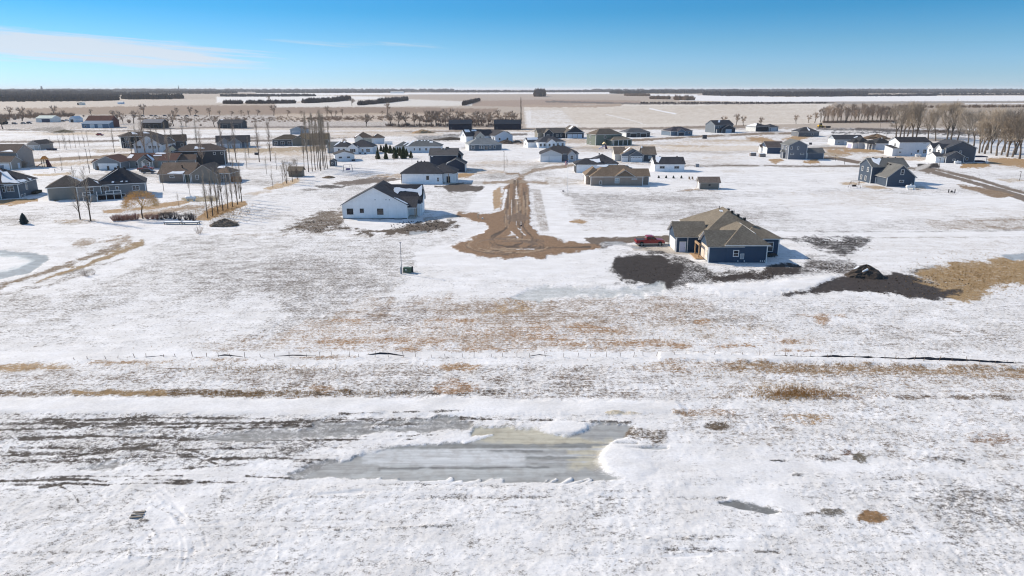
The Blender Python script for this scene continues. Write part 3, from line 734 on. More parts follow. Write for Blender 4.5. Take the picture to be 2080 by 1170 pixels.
GZ[PX < -110] *= 0; GZ[PX > 2190] *= 0

zval = (np.clip(cov, 0.0, 1.0) - 0.5) * 3.4 - np.where(cov < 0.07, 0.9, 0.0) - np.where(cov < 0.03, 1.0, 0.0) + np.where(cov > 0.9, 0.5, 0.0)
_g = bare @ np.array([.3, .55, .15])
bare = (bare * 0.84 + _g[:, None] * 0.16) * np.array([0.96, 1.0, 1.05])
A1 = np.concatenate([bare, zval[:, None]], 1).astype(np.float32)
A2 = np.stack([grain, ice, np.clip(cov, 0, 1), np.ones(NV)], 1).astype(np.float32)

def ground_material():
    t = NT('ground_snow_grass_soil')
    pos = t.new('ShaderNodeNewGeometry').outputs['Position']
    a1 = t.new('ShaderNodeAttribute', attribute_name='bare')
    a2 = t.new('ShaderNodeAttribute', attribute_name='surf')
    sep = t.new('ShaderNodeSeparateColor'); t.l.new(a2.outputs['Color'], sep.inputs[0])
    gr, ic, cv = sep.outputs[0], sep.outputs[1], sep.outputs[2]
    n1 = t.noise(t.scaled(pos, (0.75, 0.95, 0.0)), 3.0, 7.0, 0.74)
    n2 = t.noise(t.scaled(pos, (0.16, 1.0, 0.0)), 1.3, 5.0, 0.65)
    n3 = t.noise(t.scaled(pos, (0.7, 1.0, 0.0)), 11.0, 4.0, 0.75)
    n5 = t.noise(t.scaled(pos, (1.0, 1.0, 0.0)), 0.45, 4.0, 0.6)
    sy = t.new('ShaderNodeSeparateXYZ'); t.l.new(pos, sy.inputs[0])
    rowt = t.math('SINE', t.math('ADD', t.math('MULTIPLY', sy.outputs[1], 6.6), t.math('MULTIPLY', n5, 9.0)))
    tt = t.math('ADD', t.math('ADD', t.math('MULTIPLY', t.math('SUBTRACT', n1, 0.5), 7.6), t.math('MULTIPLY', t.math('SUBTRACT', n2, 0.5), 2.2)), t.math('MULTIPLY', t.math('SUBTRACT', n3, 0.5), 5.0))
    tt = t.math('ADD', t.math('ADD', tt, t.math('MULTIPLY', t.math('SUBTRACT', n5, 0.5), 3.0)), t.math('MULTIPLY', rowt, 0.09))
    amp = t.math('ADD', 0.30, t.math('MULTIPLY', gr, 0.70))
    wid = t.math('SUBTRACT', 1.35, t.math('MULTIPLY', gr, 0.55))
    m = t.maprange(t.math('DIVIDE', t.math('ADD', t.math('MULTIPLY', tt, amp), a1.outputs['Alpha']), wid), -1.0, 1.0, 0.0, 1.0, 'SMOOTHSTEP')
    mask = m
    f1 = t.noise(t.scaled(pos, (1.3, 1.0, 0.0)), 2.6, 6.0, 0.75)
    var = t.maprange(f1, 0.28, 0.72, 0.55, 1.45)
    soft = t.mix(ic, var, t.maprange(t.noise(t.scaled(pos, (0.10, 1.5, 0.0)), 1.1, 7.0, 0.72), 0.28, 0.72, 0.66, 1.30))
    bare_c = t.mix(1.0, a1.outputs['Color'], soft, 'MULTIPLY')
    hue = t.noise(t.scaled(pos, (1.0, 1.0, 0.0)), 0.9, 3.0, 0.6)
    bare_c = t.mix(t.maprange(hue, 0.45, 0.62, 0.0, 0.35), bare_c, t.mix(1.0, bare_c, (0.62, 0.56, 0.52, 1.0), 'MULTIPLY'))
    sv = t.noise(t.scaled(pos, (0.5, 0.9, 0.0)), 0.35, 6.0, 0.65)
    sv2 = t.noise(t.scaled(pos, (1.0, 1.3, 0.0)), 3.2, 5.0, 0.75)
    snow = t.mix(t.maprange(sv, 0.35, 0.68, 0.0, 1.0), (0.81, 0.81, 0.822, 1.0), (0.66, 0.65, 0.642, 1.0))
    snow = t.mix(1.0, snow, t.maprange(sv2, 0.3, 0.7, 0.84, 1.08), 'MULTIPLY')
    t.l.new(t.mix(mask, snow, bare_c), t.bsdf.inputs['Base Color'])
    r = t.math('SUBTRACT', 0.85, t.math('MULTIPLY', ic, 0.15))
    t.l.new(r, t.bsdf.inputs['Roughness'])
    t.bsdf.inputs['Specular IOR Level'].default_value = 0.22
    hb = t.math('MULTIPLY', t.math('ADD', t.math('ADD', sv2, t.math('MULTIPLY', n3, 0.7)), t.math('MULTIPLY', mask, 0.25)), t.math('SUBTRACT', 1.0, t.math('MULTIPLY', ic, 0.9)))
    t.bump(hb, 0.07, 0.6)
    return t.mat
GROUND = ground_material()
iq = np.arange(R * C).reshape(R, C)
quads = np.stack([iq[1:, :-1], iq[1:, 1:], iq[:-1, 1:], iq[:-1, :-1]], -1).reshape(-1, 4)
qk = klass[quads].max(1)
def ground_piece(name, q):
    used, inv = np.unique(q.ravel(), return_inverse=True)
    q2 = inv.reshape(-1, 4)
    me = bpy.data.meshes.new(name)
    me.vertices.add(len(used)); me.loops.add(q2.size); me.polygons.add(len(q2))
    me.vertices.foreach_set('co', np.stack([GX[used], GY[used], GZ[used]], 1).astype(np.float32).ravel())
    me.loops.foreach_set('vertex_index', q2.ravel().astype(np.int32))
    me.polygons.foreach_set('loop_start', (np.arange(len(q2)) * 4).astype(np.int32))
    me.polygons.foreach_set('use_smooth', np.ones(len(q2), dtype=bool))
    a = me.attributes.new('bare', 'FLOAT_COLOR', 'POINT'); a.data.foreach_set('color', A1[used].ravel())
    b = me.attributes.new('surf', 'FLOAT_COLOR', 'POINT'); b.data.foreach_set('color', A2[used].ravel())
    me.materials.append(GROUND)
    me.update(calc_edges=True)
    return tag(link(name, me), kind='structure')
for k_, nm in enumerate(('ground', 'dirt_road', 'gravel_street', 'frozen_pond', 'bare_soil', 'driveway')):
    q = quads[qk == k_]
    if len(q): ground_piece(nm, q)
_b = MB(); _b.box(-60000, 60000, -3000, 60000, -4.0, -1.2)
tag(_b.build('ground_base', mat('far_ground', (196, 190, 184), 0.9, 0.2, 0.002)), kind='structure')

def low_ridge(px0, px1, py, hgt, wid, seed):
    rnd = random.Random(seed); b = MB(); n = 40
    for k in range(n + 1):
        X, Y = gp(px0 + (px1 - px0) * k / n, py)
        q = hgt * (0.75 + 0.25 * sin(k * .7 + seed)) * min(1, k / 3, (n - k) / 3)
        b.v += [(X, Y - wid, -3), (X, Y - wid * .35, q * .75 - 1), (X, Y, q), (X, Y + wid * 1.2, q)]
    for k in range(n):
        for j in range(3):
            a = 4 * k + j; b.f.append((a, a + 4, a + 5, a + 1)); b.m.append(0)
    tag(b.build('hill', mat('far_ridge', (112, 102, 96), .95, .2, .004), fix=False, smooth=True), kind='structure')
low_ridge(-500, 960, 185.6, 24, 900, 1)
low_ridge(1180, 2600, 185.4, 24, 900, 2)
# ------------------------------------------------------------------ houses
OV, RT = 0.45, 0.24                                       # eave overhang and roof edge depth

class House:
    def __init__(self, name, label, cat, anchor, yaw=0.0, wall=(150, 150, 150), roof=(70, 70, 72), trim=TRIM, group=None):
        self.ax, self.ay = gp(*anchor)
        self.yaw = radians(yaw)
        self.root = empty(name, (self.ax, self.ay, 0), self.yaw, label, cat, group)
        self.wall = wall if not isinstance(wall, tuple) else siding(wall)
        self.roof = roof if not isinstance(roof, tuple) else shingle(roof)
        self.trim = trim
        self.w = []
        self.posts = []
    def lx(self, px, y0=0.0):
        c, s = cos(self.yaw), sin(self.yaw)
        wx, wy = self.ax - y0 * s, self.ay + y0 * c
        k = (px - 1040.0) / FPX
        return (k * (wy * CP + CAMH * SP) - wx) / (c - k * s * CP)
    def wing(self, xl, xr, y0, y1, h, kind='gx', rise=2.0, wall=None, roof=None, z0=-0.6, px=True, corner=True, ov=OV, y_at=None):
        """xl, xr: survey columns of the wing's near wall (or metres when px=False); kind gx / gy gable with ridge along x / y, hx / hy hipped, fl flat, sy slope falling to the near side"""
        if px:
            yy = y0 if y_at is None else y_at
            x0, x1 = self.lx(xl, yy), self.lx(xr, yy)
        else:
            x0, x1 = xl, xr
        i = len(self.w)
        h = h + 0.004 * i
        x0 += 0.003 * i; x1 -= 0.002 * i; y0 += 0.003 * i
        wall = self.wall if wall is None else (siding(wall) if isinstance(wall, tuple) else wall)
        roof = self.roof if roof is None else (shingle(roof) if isinstance(roof, tuple) else roof)
        b = MB()
        xm, ym = (x0 + x1) / 2, (y0 + y1) / 2
        if kind == 'gx':
            b.prism([(y0, z0), (y1, z0), (y1, h), (ym, h + rise), (y0, h)], 'x', x0, x1)
        elif kind == 'gy':
            b.prism([(x0, z0), (x1, z0), (x1, h), (xm, h + rise), (x0, h)], 'y', y0, y1)
        elif kind == 'sy':
            b.prism([(y0, z0), (y1, z0), (y1, h + rise), (y0, h)], 'x', x0, x1)
        else:
            b.box(x0, x1, y0, y1, z0, h)
        b.build('wall', wall, self.root)
        rf, fa = MB(), MB()
        t = 0.17
        if kind in ('gx', 'gy'):
            ax = kind[1]
            s0, s1 = (y0, y1) if ax == 'x' else (x0, x1)
            a0, a1 = (x0, x1) if ax == 'x' else (y0, y1)
            sm, hs = (s0 + s1) / 2, (s1 - s0) / 2
            p = rise / hs
            for sgn in (-1, 1):
                e, ez = sm + sgn * (hs + ov), h - ov * p
                for mbx, zb, zt, grow in ((rf, 0.10, 0.20, 0.03), (fa, 0.0, 0.097, 0.0)):
                    q = []
                    for aa in (a0 - ov - grow, a1 + ov + grow):
                        ee = e + sgn * grow
                        eez = ez - grow * p
                        q.append([(ee, aa, eez), (sm, aa, h + rise)])
                    pts = [(q[0][0], zb), (q[1][0], zb), (q[1][1], zb), (q[0][1], zb), (q[0][0], zt), (q[1][0], zt), (q[1][1], zt), (q[0][1], zt)]
                    P = []
                    for (s_, a_, z_), dz in pts:
                        P.append((a_, s_, z_ + dz) if ax == 'x' else (s_, a_, z_ + dz))
                    mbx.hexa(P)
        elif kind in ('hx', 'hy', 'hp'):
            X0, X1, Y0, Y1 = x0 - ov, x1 + ov, y0 - ov, y1 + ov
            hs = min(X1 - X0, Y1 - Y0) / 2
            if kind == 'hx': r0, r1 = (X0 + (Y1 - Y0) / 2 * 0.98, (Y0 + Y1) / 2), (X1 - (Y1 - Y0) / 2 * 0.98, (Y0 + Y1) / 2)
            elif kind == 'hy': r0, r1 = ((X0 + X1) / 2, Y0 + (X1 - X0) / 2 * 0.98), ((X0 + X1) / 2, Y1 - (X1 - X0) / 2 * 0.98)
            else: r0 = r1 = ((X0 + X1) / 2, (Y0 + Y1) / 2)
            if kind == 'hx' and r0[0] > r1[0]: r0 = r1 = (xm, ym)
            if kind == 'hy' and r0[1] > r1[1]: r0 = r1 = (xm, ym)
            fa.box(X0, X1, Y0, Y1, h - 0.12, h + 0.06)
            g = 0.04
            c = [(X0 - g, Y0 - g, h + 0.063), (X1 + g, Y0 - g, h + 0.063), (X1 + g, Y1 + g, h + 0.063), (X0 - g, Y1 + g, h + 0.063)]
            a, d = (*r0, h + rise), (*r1, h + rise)
            if r0 == r1:
                for k in range(4): rf.poly([c[k], c[(k + 1) % 4], a])
            elif kind == 'hx' or (kind == 'hp'):
                rf.poly([c[0], c[1], d, a]); rf.poly([c[2], c[3], a, d]); rf.poly([c[1], c[2], d]); rf.poly([c[3], c[0], a])
            else:
                rf.poly([c[0], c[1], a]); rf.poly([c[2], c[3], d]); rf.poly([c[1], c[2], d, a]); rf.poly([c[3], c[0], a, d])
            rf.poly([c[3], c[2], c[1], c[0]])
        elif kind == 'sy':
            p = rise / (y1 - y0)
            rf.hexa([(x0 - ov, y0 - ov, h - ov * p + .1), (x1 + ov, y0 - ov, h - ov * p + .1), (x1 + ov, y1, h + rise + .1), (x0 - ov, y1, h + rise + .1),
                     (x0 - ov, y0 - ov, h - ov * p + .2), (x1 + ov, y0 - ov, h - ov * p + .2), (x1 + ov, y1, h + rise + .2), (x0 - ov, y1, h + rise + .2)])
            fa.hexa([(x0 - ov + .02, y0 - ov + .02, h - ov * p - .02), (x1 + ov - .02, y0 - ov + .02, h - ov * p - .02), (x1 + ov - .02, y1 - .02, h + rise - .02), (x0 - ov + .02, y1 - .02, h + rise - .02),
                     (x0 - ov + .02, y0 - ov + .02, h - ov * p + .097), (x1 + ov - .02, y0 - ov + .02, h - ov * p + .097), (x1 + ov - .02, y1 - .02, h + rise + .097), (x0 - ov + .02, y1 - .02, h + rise + .097)])
        else:
            rf.box(x0 - .2, x1 + .2, y0 - .2, y1 + .2, h + .003, h + .2)
        if rf.v: rf.build('roof', roof, self.root)
        if fa.v: fa.build('fascia', self.trim, self.root)
        if corner and self.trim is not None:
            cw = 0.14
            for cx in (x0, x1):
                cb = MB()
                cb.box(cx - cw / 2 - .03, cx + cw / 2 + .03, y0 - 0.025, y0 + cw, -0.2, h - 0.06)
                cb.build('corner_board', self.trim, self.root)
        self.w.append(dict(x0=x0, x1=x1, y0=y0, y1=y1, h=h, kind=kind, rise=rise))
        return self
    # ---- openings
    def _frame(self, i, face, pos):
        w = self.w[i]
        if face == 'S':
            x = self.lx(pos, w['y0']) if pos > 3 else w['x0'] + pos * (w['x1'] - w['x0'])
            return lambda u, n, z: (x + u, w['y0'] - n, z)
        if face == 'W':
            y = w['y1'] + pos * (w['y0'] - w['y1'])
            return lambda u, n, z: (w['x0'] - n, y - u, z)
        y = w['y0'] + pos * (w['y1'] - w['y0'])
        return lambda u, n, z: (w['x1'] + n, y + u, z)
    def _slab(self, mb, T, u0, u1, n0, n1, z0, z1):
        mb.hexa([T(u0, n1, z0), T(u1, n1, z0), T(u1, n0, z0), T(u0, n0, z0), T(u0, n1, z1), T(u1, n1, z1), T(u1, n0, z1), T(u0, n0, z1)])
    def win(self, i, face, pos, z0, w, h, mull=None, frame=None, glass=None):
        T = self._frame(i, face, pos)
        f = MB(); b = 0.11
        mull = (2 if w > 1.3 else 1) if mull is None else mull
        for (u0, u1, a, c) in ((-w / 2 - b, w / 2 + b, z0 - b, z0), (-w / 2 - b, w / 2 + b, z0 + h, z0 + h + b), (-w / 2 - b, -w / 2, z0, z0 + h), (w / 2, w / 2 + b, z0, z0 + h)):
            self._slab(f, T, u0, u1, -0.03, 0.07, a, c)
        for k in range(1, mull):
            u = -w / 2 + w * k / mull
            self._slab(f, T, u - 0.04, u + 0.04, -0.03, 0.05, z0, z0 + h)
        if h > 1.0 and mull <= 2:
            self._slab(f, T, -w / 2, w / 2, -0.02, 0.04, z0 + h * .5 - .03, z0 + h * .5 + .03)
        fo = f.build('window', frame or self.trim or TRIM, self.root)
        g = MB(); self._slab(g, T, -w / 2 - .01, w / 2 + .01, -0.05, 0.025, z0 - .01, z0 + h + .01)
        g.build('pane', glass or GLASS, fo)
        return self
    def door(self, i, face, pos, w=0.95, h=2.1, col=None, z0=0.05):
        T = self._frame(i, face, pos)
        f = MB()
        for (u0, u1, a, c) in ((-w / 2 - .12, -w / 2, z0, z0 + h), (w / 2, w / 2 + .12, z0, z0 + h), (-w / 2 - .12, w / 2 + .12, z0 + h, z0 + h + .12)):
            self._slab(f, T, u0, u1, -.03, .07, a, c)
        d = MB(); self._slab(d, T, -w / 2, w / 2, -.03, .03, z0, z0 + h)
        m = mat('door_paint', col or (222, 222, 224), 0.5, 0.06)
        do = d.build('door', m, self.root)
        f.build('door_frame', self.trim or TRIM, do)
        k = MB(); c = T(w / 2 - .12, .06, z0 + 1.0)
        k.box(c[0] - .04, c[0] + .04, c[1] - .04, c[1] + .04, c[2] - .04, c[2] + .04)
        k.build('handle', STEEL, do)
        return self
    def gar(self, i, face, pos, w=2.7, h=2.2, col=(228, 229, 230), lights=False, frame=None):
        T = self._frame(i, face, pos)
        m = mat('garage_door_paint', col, 0.5, 0.05)
        root = None
        f = MB()
        for (u0, u1, a, c) in ((-w / 2 - .15, -w / 2, 0.0, h), (w / 2, w / 2 + .15, 0.0, h), (-w / 2 - .15, w / 2 + .15, h, h + .17)):
            self._slab(f, T, u0, u1, -.03, .07, a, c)
        root = f.build('garage_door', frame or self.trim or TRIM, self.root)
        n = 4
        for k in range(n):
            p = MB(); self._slab(p, T, -w / 2, w / 2, -.05, .025, h * k / n + .015, h * (k + 1) / n - .015)
            p.build('panel', m, root)
        if lights:
            g = MB()
            nn = max(2, int(w / 0.7))
            for k in range(nn):
                u = -w / 2 + w * (k + .5) / nn
                self._slab(g, T, u - .22, u + .22, .02, .045, h * .80, h * .93)
            g.build('pane', GLASS, root)
        return self
    def post(self, x, y, z0=0.0, z1=2.8, r=0.09, m=None):
        b = MB(); b.box(x - r, x + r, y - r, y + r, z0 - .3, z1)
        b.build('post', m or self.trim or TRIM, self.root)
        return self
    def part(self, name, x0, x1, y0, y1, z0, z1, m):
        b = MB(); b.box(x0, x1, y0, y1, z0, z1)
        return b.build(name, m, self.root)
    def _slope(self, i, side):
        w = self.w[i]; ov = OV
        x0, x1, y0, y1, h, r = w['x0'], w['x1'], w['y0'], w['y1'], w['h'], w['rise']
        xm, ym = (x0 + x1) / 2, (y0 + y1) / 2
        if w['kind'][0] == 'g':
            p = r / ((y1 - y0) / 2 if w['kind'] == 'gx' else (x1 - x0) / 2)
            ez, tz = h - ov * p + .2, h + r + .2
        else:
            ez, tz = h + .063, h + r
        if side == 'S': return lambda u, v: (x0 - ov + u * (x1 - x0 + 2 * ov), (y0 - ov) + v * (ym - y0 + ov), ez + v * (tz - ez))
        if side == 'N': return lambda u, v: (x0 - ov + u * (x1 - x0 + 2 * ov), (y1 + ov) + v * (ym - y1 - ov), ez + v * (tz - ez))
        if side == 'E': return lambda u, v: ((x1 + ov) + v * (xm - x1 - ov), y0 - ov + u * (y1 - y0 + 2 * ov), ez + v * (tz - ez))
        return lambda u, v: ((x0 - ov) + v * (xm - x0 + ov), y0 - ov + u * (y1 - y0 + 2 * ov), ez + v * (tz - ez))
    def snow(self, i, side, poly, jit=0.012):
        """old snow lying on a roof slope; poly in (along, up) fractions of the slope"""
        f = self._slope(i, side)
        rnd = random.Random(repr(poly) + str(i))
        pts = []
        n = len(poly)
        for k in range(n):
            (a, b), (c, d) = poly[k], poly[(k + 1) % n]
            for q in range(4):
                t = q / 4
                pts.append((a + (c - a) * t + (rnd.uniform(-jit, jit) if q else 0), b + (d - b) * t + (rnd.uniform(-2 * jit, 2 * jit) if q else 0)))
        b = MB()
        top = [tuple(Vector(f(u, v)) + Vector((0, 0, .09))) for u, v in pts]
        bot = [tuple(Vector(f(u, v)) + Vector((0, 0, .006))) for u, v in pts]
        k = len(b.v)
        b.v += bot + top; m = len(pts)
        b.f.append(tuple(range(m, 2 * m))); b.m.append(0)
        for j in range(m):
            b.f.append((j, (j + 1) % m, m + (j + 1) % m, m + j)); b.m.append(0)
        b.build('snow_patch', SNOWM, self.root)
        return self
    def vent(self, i, side, u, v, s=0.3, hgt=0.35, m=None):
        f = self._slope(i, side); p = f(u, v)
        b = MB(); b.box(p[0] - s / 2, p[0] + s / 2, p[1] - s / 2, p[1] + s / 2, p[2] - .2, p[2] + hgt)
        b.build('roof_vent', m or BLACKP, self.root)
        return self
    def pipe(self, i, side, u, v, hgt=0.6, r=0.06):
        f = self._slope(i, side); p = f(u, v)
        b = MB(); b.tube((p[0], p[1], p[2] - .2), (p[0], p[1], p[2] + hgt), r, r, 6, caps=True)
        b.build('roof_pipe', BLACKP, self.root)
        return self

NAVY, CHAR, SLATE, TAUPE, BRNROOF = (54, 74, 96), (62, 62, 66), (104, 110, 118), (140, 131, 122), (112, 98, 86)
WHITE, PALE, GREY, DKGREY = (242, 243, 244), (206, 211, 217), (150, 153, 157), (92, 96, 102)
RC, RB, RT_, RG = (64, 65, 70), (84, 70, 64), (116, 104, 92), (92, 95, 98)

# --- blue house at the right, the nearest one
h = House('ranch_house', 'navy blue house with brown shingle roof and white trim beside the red pickup truck', 'house', (1439, 535.5), 0, NAVY, (120, 112, 100))
h.wing(3.2, 10.75, 0.3, 11, 3.45, 'hy', 3.1, px=False, corner=False)
h.part('corner_board', 10.62, 10.80, .27, .45, -.2, 3.35, TRIM)
h.wing(0, 6.0, 0.35, 6.0, 3.43, 'gx', 2.05, px=False, corner=False)
h.part('corner_board', -.08, .12, .31, .5, -.2, 3.35, TRIM)
h.wing(1372.5, 1430, 8.7, 15.2, 3.4, 'gx', 2.1, y_at=8.7)
h.wing(0.6, 14.0, 7.6, 24.5, 3.5, 'hy', 4.1, px=False)
h.wing(8.0, 15.2, 6.4, 13.2, 3.35, 'hx', 1.9, px=False)
h.door(2, 'S', 1385.5, 1.05, 2.1, (206, 206, 222)).gar(2, 'W', 0.5, 4.6, 2.3).win(0, 'S', 1493, 1.35, 0.85, 1.05, 1)
h.win(4, 'S', 1562.5, 0.9, 1.0, 1.7, 1).win(1, 'W', 0.75, 1.0, 1.2, 1.3)
x_ = h.lx(1507, 0)
h.part('electric_meter', x_ - .28, x_ + .28, .16, .297, 0.9, 1.75, mat('meter_box', (150, 154, 158), .5))
h.part('electric_meter_frame', x_ - .36, x_ + .36, .25, .296, 0.82, 1.83, TRIM)
h.part('foundation_trim', h.w[0]['x0'] + .1, h.w[0]['x1'] - .1, .26, .299, -.3, 0.12, mat('foundation_grey', (168, 170, 172), .8))
for px_ in (1499, 1512, 1545, 1549, 1553):
    q = h.lx(px_); h.part('wall_pipe', q - .06, q + .06, .12, .298, 0.35, 0.55, WHITEP)
q = h.w[2]; dx = h.lx(1395, 8.7)
h.part('downspout', dx - .06, dx + .06, 8.55, 8.69, 0.1, 3.3, TRIM)
h.post(-0.9, 3.6, 0, 2.9, .11, WOOD).post(-0.9, 6.4, 0, 2.9, .11, WOOD)
h.part('porch_step', -1.7, -0.2, 2.6, 7.2, -.2, .35, WOOD); h.part('porch_beam', -1.05, -.75, 3.4, 6.6, 2.6, 2.95, WOOD)
h.part('wrapped_wall', -0.03, 0.003, 1.0, 5.4, 0.3, 2.9, mat('tan_house_wrap', (212, 200, 186), .7))
h.snow(0, 'E', [(.46, .95), (.50, 1.0), (.20, .62), (.17, .55)]).snow(4, 'S', [(.02, .75), (.22, .8), (.20, 1.0), (.04, 1.0)]).snow(3, 'S', [(.40, .86), (.44, .87), (.44, .93), (.41, .93)])
for (u, v) in ((.34, .93), (.48, .93), (.28, .8), (.18, .7)): h.vent(3, 'E', u, v, .45, .28)
h.pipe(3, 'W', .6, .9).pipe(3, 'E', .55, .7).pipe(0, 'S', .52, .22, .15, .12).pipe(3, 'E', .4, .5)
dk = MB(); dk.box(11.2, 14.6, 4.8, 6.2, 0.35, 0.5); [dk.box(11.3 + 0.55 * k, 11.38 + .55 * k, 4.9, 4.98, -.3, .36) for k in range(6)]
dk.build('deck', mat('dark_deck', (70, 66, 60), .8), h.root)

# --- white gabled house under construction, left of the road
h = House('gabled_house', 'white gabled house with charcoal roof and timber porch on brown soil beside the dirt road', 'house', (697.3, 444), 0, WHITE, RC, trim=WHITEP)
BLK = mat('black_trim', (40, 42, 46), .5)
h.wing(697.3, 827.6, 0, 13, 3.45, 'gy', 4.2)
x1 = h.w[0]['x1']
h.wing(x1 - 7, x1 + 2.6, 4.0, 13.2, 3.45, 'gx', 3.75, px=False)
h.wing(x1 + .6, x1 + 2.9, 5.8, 11.4, 3.3, 'gx', 2.6, px=False, ov=.3)
h.win(0, 'S', 712, 1.15, 1.35, 1.25, 2, BLK).win(0, 'S', 736, 1.55, .75, .85, 1, BLK).win(0, 'S', 773.2, 1.1, 1.3, 1.3, 2, BLK)
h.wing(x1 - 2.5, x1 + 2.05, .6, 4.6, 2.75, 'sy', 1.9, px=False, z0=2.45, corner=False, ov=.35)
h.post(x1 + 1.85, 0.8, 0, 2.7, .09, WOOD).post(x1 + 1.85, 3.4, 0, 2.7, .09, WOOD)
h.part('porch_slab', x1 + .01, x1 + 2.1, .3, 4.2, -.4, .22, CONC)
h.door(0, 'E', .2, .95, 2.1, (210, 206, 200)).gar(1, 'E', .5, 4.8, 2.3, (236, 236, 236))
for a, b in ((758, 775), (802, 818), (715, 722)):
    h.part('window_well', h.lx(a), h.lx(b), -1.0, -.02, -.5, .14, STEEL)
h.part('foundation', h.w[0]['x0'] + .05, x1 - .05, -.05, -.001, -.4, .16, mat('foundation_dark', (96, 100, 104), .8))
h.snow(1, 'S', [(.30, .80), (.36, .82), (.60, .74), (.86, .72), (.985, .95), (1.0, .45), (.95, .35), (.90, .55), (.62, .62), (.46, .62), (.38, .44), (.27, .25), (.25, .32), (.31, .60)])
h.snow(0, 'E', [(.02, .05), (.10, .04), (.10, .34), (.03, .42)])
for px_, z in ((764, 4.6), (786, 4.6), (793, 4.6)):
    q = h.lx(px_); h.part('wall_vent', q - .12, q + .12, -.06, -.002, z, z + .22, STEEL)

# --- white ranch with hip roof behind it
h = House('ranch_house', 'long white ranch house with charcoal hip roof in front of the navy two storey house', 'house', (816, 373), 0, WHITE, RC, trim=mat('black_trim', (40, 42, 46), .5))
h.wing(816, 900, 0, 11, 3.5, 'hx', 3.4)
x1 = h.w[0]['x1']
h.wing(x1 - 5, x1 + 4.3, 1.6, 11.5, 3.5, 'hx', 2.7, px=False, corner=False)
h.win(0, 'S', 869, 1.4, .7, 1.15, 1).win(0, 'S', 890, .8, .55, 1.2, 1, TRIM)
h.part('porch_slab', x1 + .1, x1 + 4.4, -.2, 1.5, -.3, .15, CONC); h.post(x1 + 1.9, .1, 0, 3.4, .1, WOOD)
h.door(1, 'S', x1 * 0 + .72, .95, 2.1, (60, 60, 64)).gar(1, 'E', .5, 4.6, 2.3, (220, 222, 224))
h.snow(1, 'S', [(.02, .9), (.10, .98), (.42, .32), (.36, .28)])
for u in (.36, .44, .52): h.vent(0, 'N', u, .93, .4, .5)
h.pipe(0, 'S', .33, .42, .4); h.part('satellite_dish', x1 + 3.2, x1 + 3.9, 1.3, 1.5, 3.2, 3.7, STEEL)

# --- navy two-storey house
h = House('two_storey_house', 'navy two storey house with white trim and attached gabled garage left of the road', 'house', (907.5, 348.5), 0, (44, 54, 70), (92, 90, 90))
h.wing(907.5, 945, 0, 8, 3.0, 'gy', 1.9, wall=(46, 56, 72))
h.wing(874, 929, 5.2, 14, 5.9, 'gx', 2.2)
h.wing(925, 938, 8.0, 14, 5.6, 'gy', 1.2)
h.gar(0, 'E', .5, 4.6, 2.3).win(1, 'E', .3, 3.8, 1.0, 1.2).snow(0, 'W', [(.05, .1), (.3, .1), (.2, .5)])
for u in (.42, .52): h.vent(1, 'S', u, .86, .35, .3, WHITEP)
h.part('wall_light', h.lx(876.5, 5.2), h.lx(880.5, 5.2), 5.05, 5.19, 5.2, 5.55, WHITEP)
h.vent(1, 'N', .6, .9, 1.2, .6, shingle((92, 90, 90)))

# --- taupe ranch with white rake lines
h = House('ranch_house', 'taupe ranch house with brown hip roof and two white rake strips facing the snowy field', 'house', (1200, 377), 0, (146, 134, 124), (120, 105, 90))
h.wing(1200, 1305, 0, 11, 2.95, 'hx', 3.3)
x0, x1 = h.w[0]['x0'], h.w[0]['x1']
h.wing(x0 - 1.3, x0 + 4, 2.6, 11.2, 3.0, 'hy', 2.6, px=False, corner=False)
h.wing(1247, 1290, -.25, 7, 2.9, 'gy', 2.2, wall=h.roof, z0=2.85, corner=False, ov=.3)
h.wing(x1 - 3, x1 + 2.5, 2.6, 10, 2.9, 'gx', 1.9, px=False)
h.win(0, 'S', 1253, .9, 1.3, 1.5, 2, glass=mat('pale_curtain_glass', (150, 160, 164), .2)).win(0, 'S', 1220, .5, .55, 1.0, 1).win(0, 'S', 1288, 2.1, 1.6, .18, 1).win(3, 'S', .35, .6, .6, 1.5, 1)
h.gar(1, 'W', .55, 4.8, 2.3).snow(0, 'S', [(.16, .86), (.34, .84), (.38, .99), (.17, .99)])
h.part('downspout', h.lx(1226), h.lx(1226) + .08, -.06, -.002, .1, 2.8, mat('brown_trim', (120, 110, 100), .6))

# --- charcoal-roofed white garage house behind the taupe one
h = House('ranch_house', 'white house with charcoal hip roofs partly hidden behind the taupe ranch house', 'house', (1169, 351), 0, WHITE, RC, trim=mat('black_trim', (40, 42, 46), .5))
h.wing(1169, 1225, 0, 8, 3.3, 'hx', 1.9)
h.wing(1198, 1254, 2, 14, 3.4, 'hx', 3.1)
h.gar(0, 'W', .5, 4.6, 2.3, (60, 62, 66)).snow(0, 'S', [(.52, .75), (.86, .9), (.88, .35), (.76, .25)]).snow(1, 'E', [(.1, .3), (.3, .3), (.25, .05), (.1, .05)])
h.vent(1, 'N', .4, .95, .4, .4); h.pipe(1, 'S', .55, .5)
h.part('wall_corner', h.w[0]['x0'] - .05, h.w[0]['x0'] + .28, -.05, .2, -.2, 3.2, mat('black_trim', (40, 42, 46), .5))

# --- white detached garage right of the road
h = House('garage', 'white detached garage with charcoal gable roof and two dark windows', 'garage', (1330, 349), 0, WHITE, RC)
h.wing(1330, 1389, 0, 8.5, 3.1, 'gx', 2.1)
for p_ in (1344.5, 1374): h.win(0, 'S', p_, 1.35, 1.7, .75, 2, mat('grey_trim', (150, 152, 154), .5))
h.gar(0, 'W', .5, 4.6, 2.3).snow(0, 'S', [(.08, .35), (.14, .15), (.28, .85), (.27, .99), (.10, .99)]).pipe(0, 'S', .92, .4, .9, .08)
for u in (.25, .8): h.vent(0, 'N', u, .95, .5, .35)

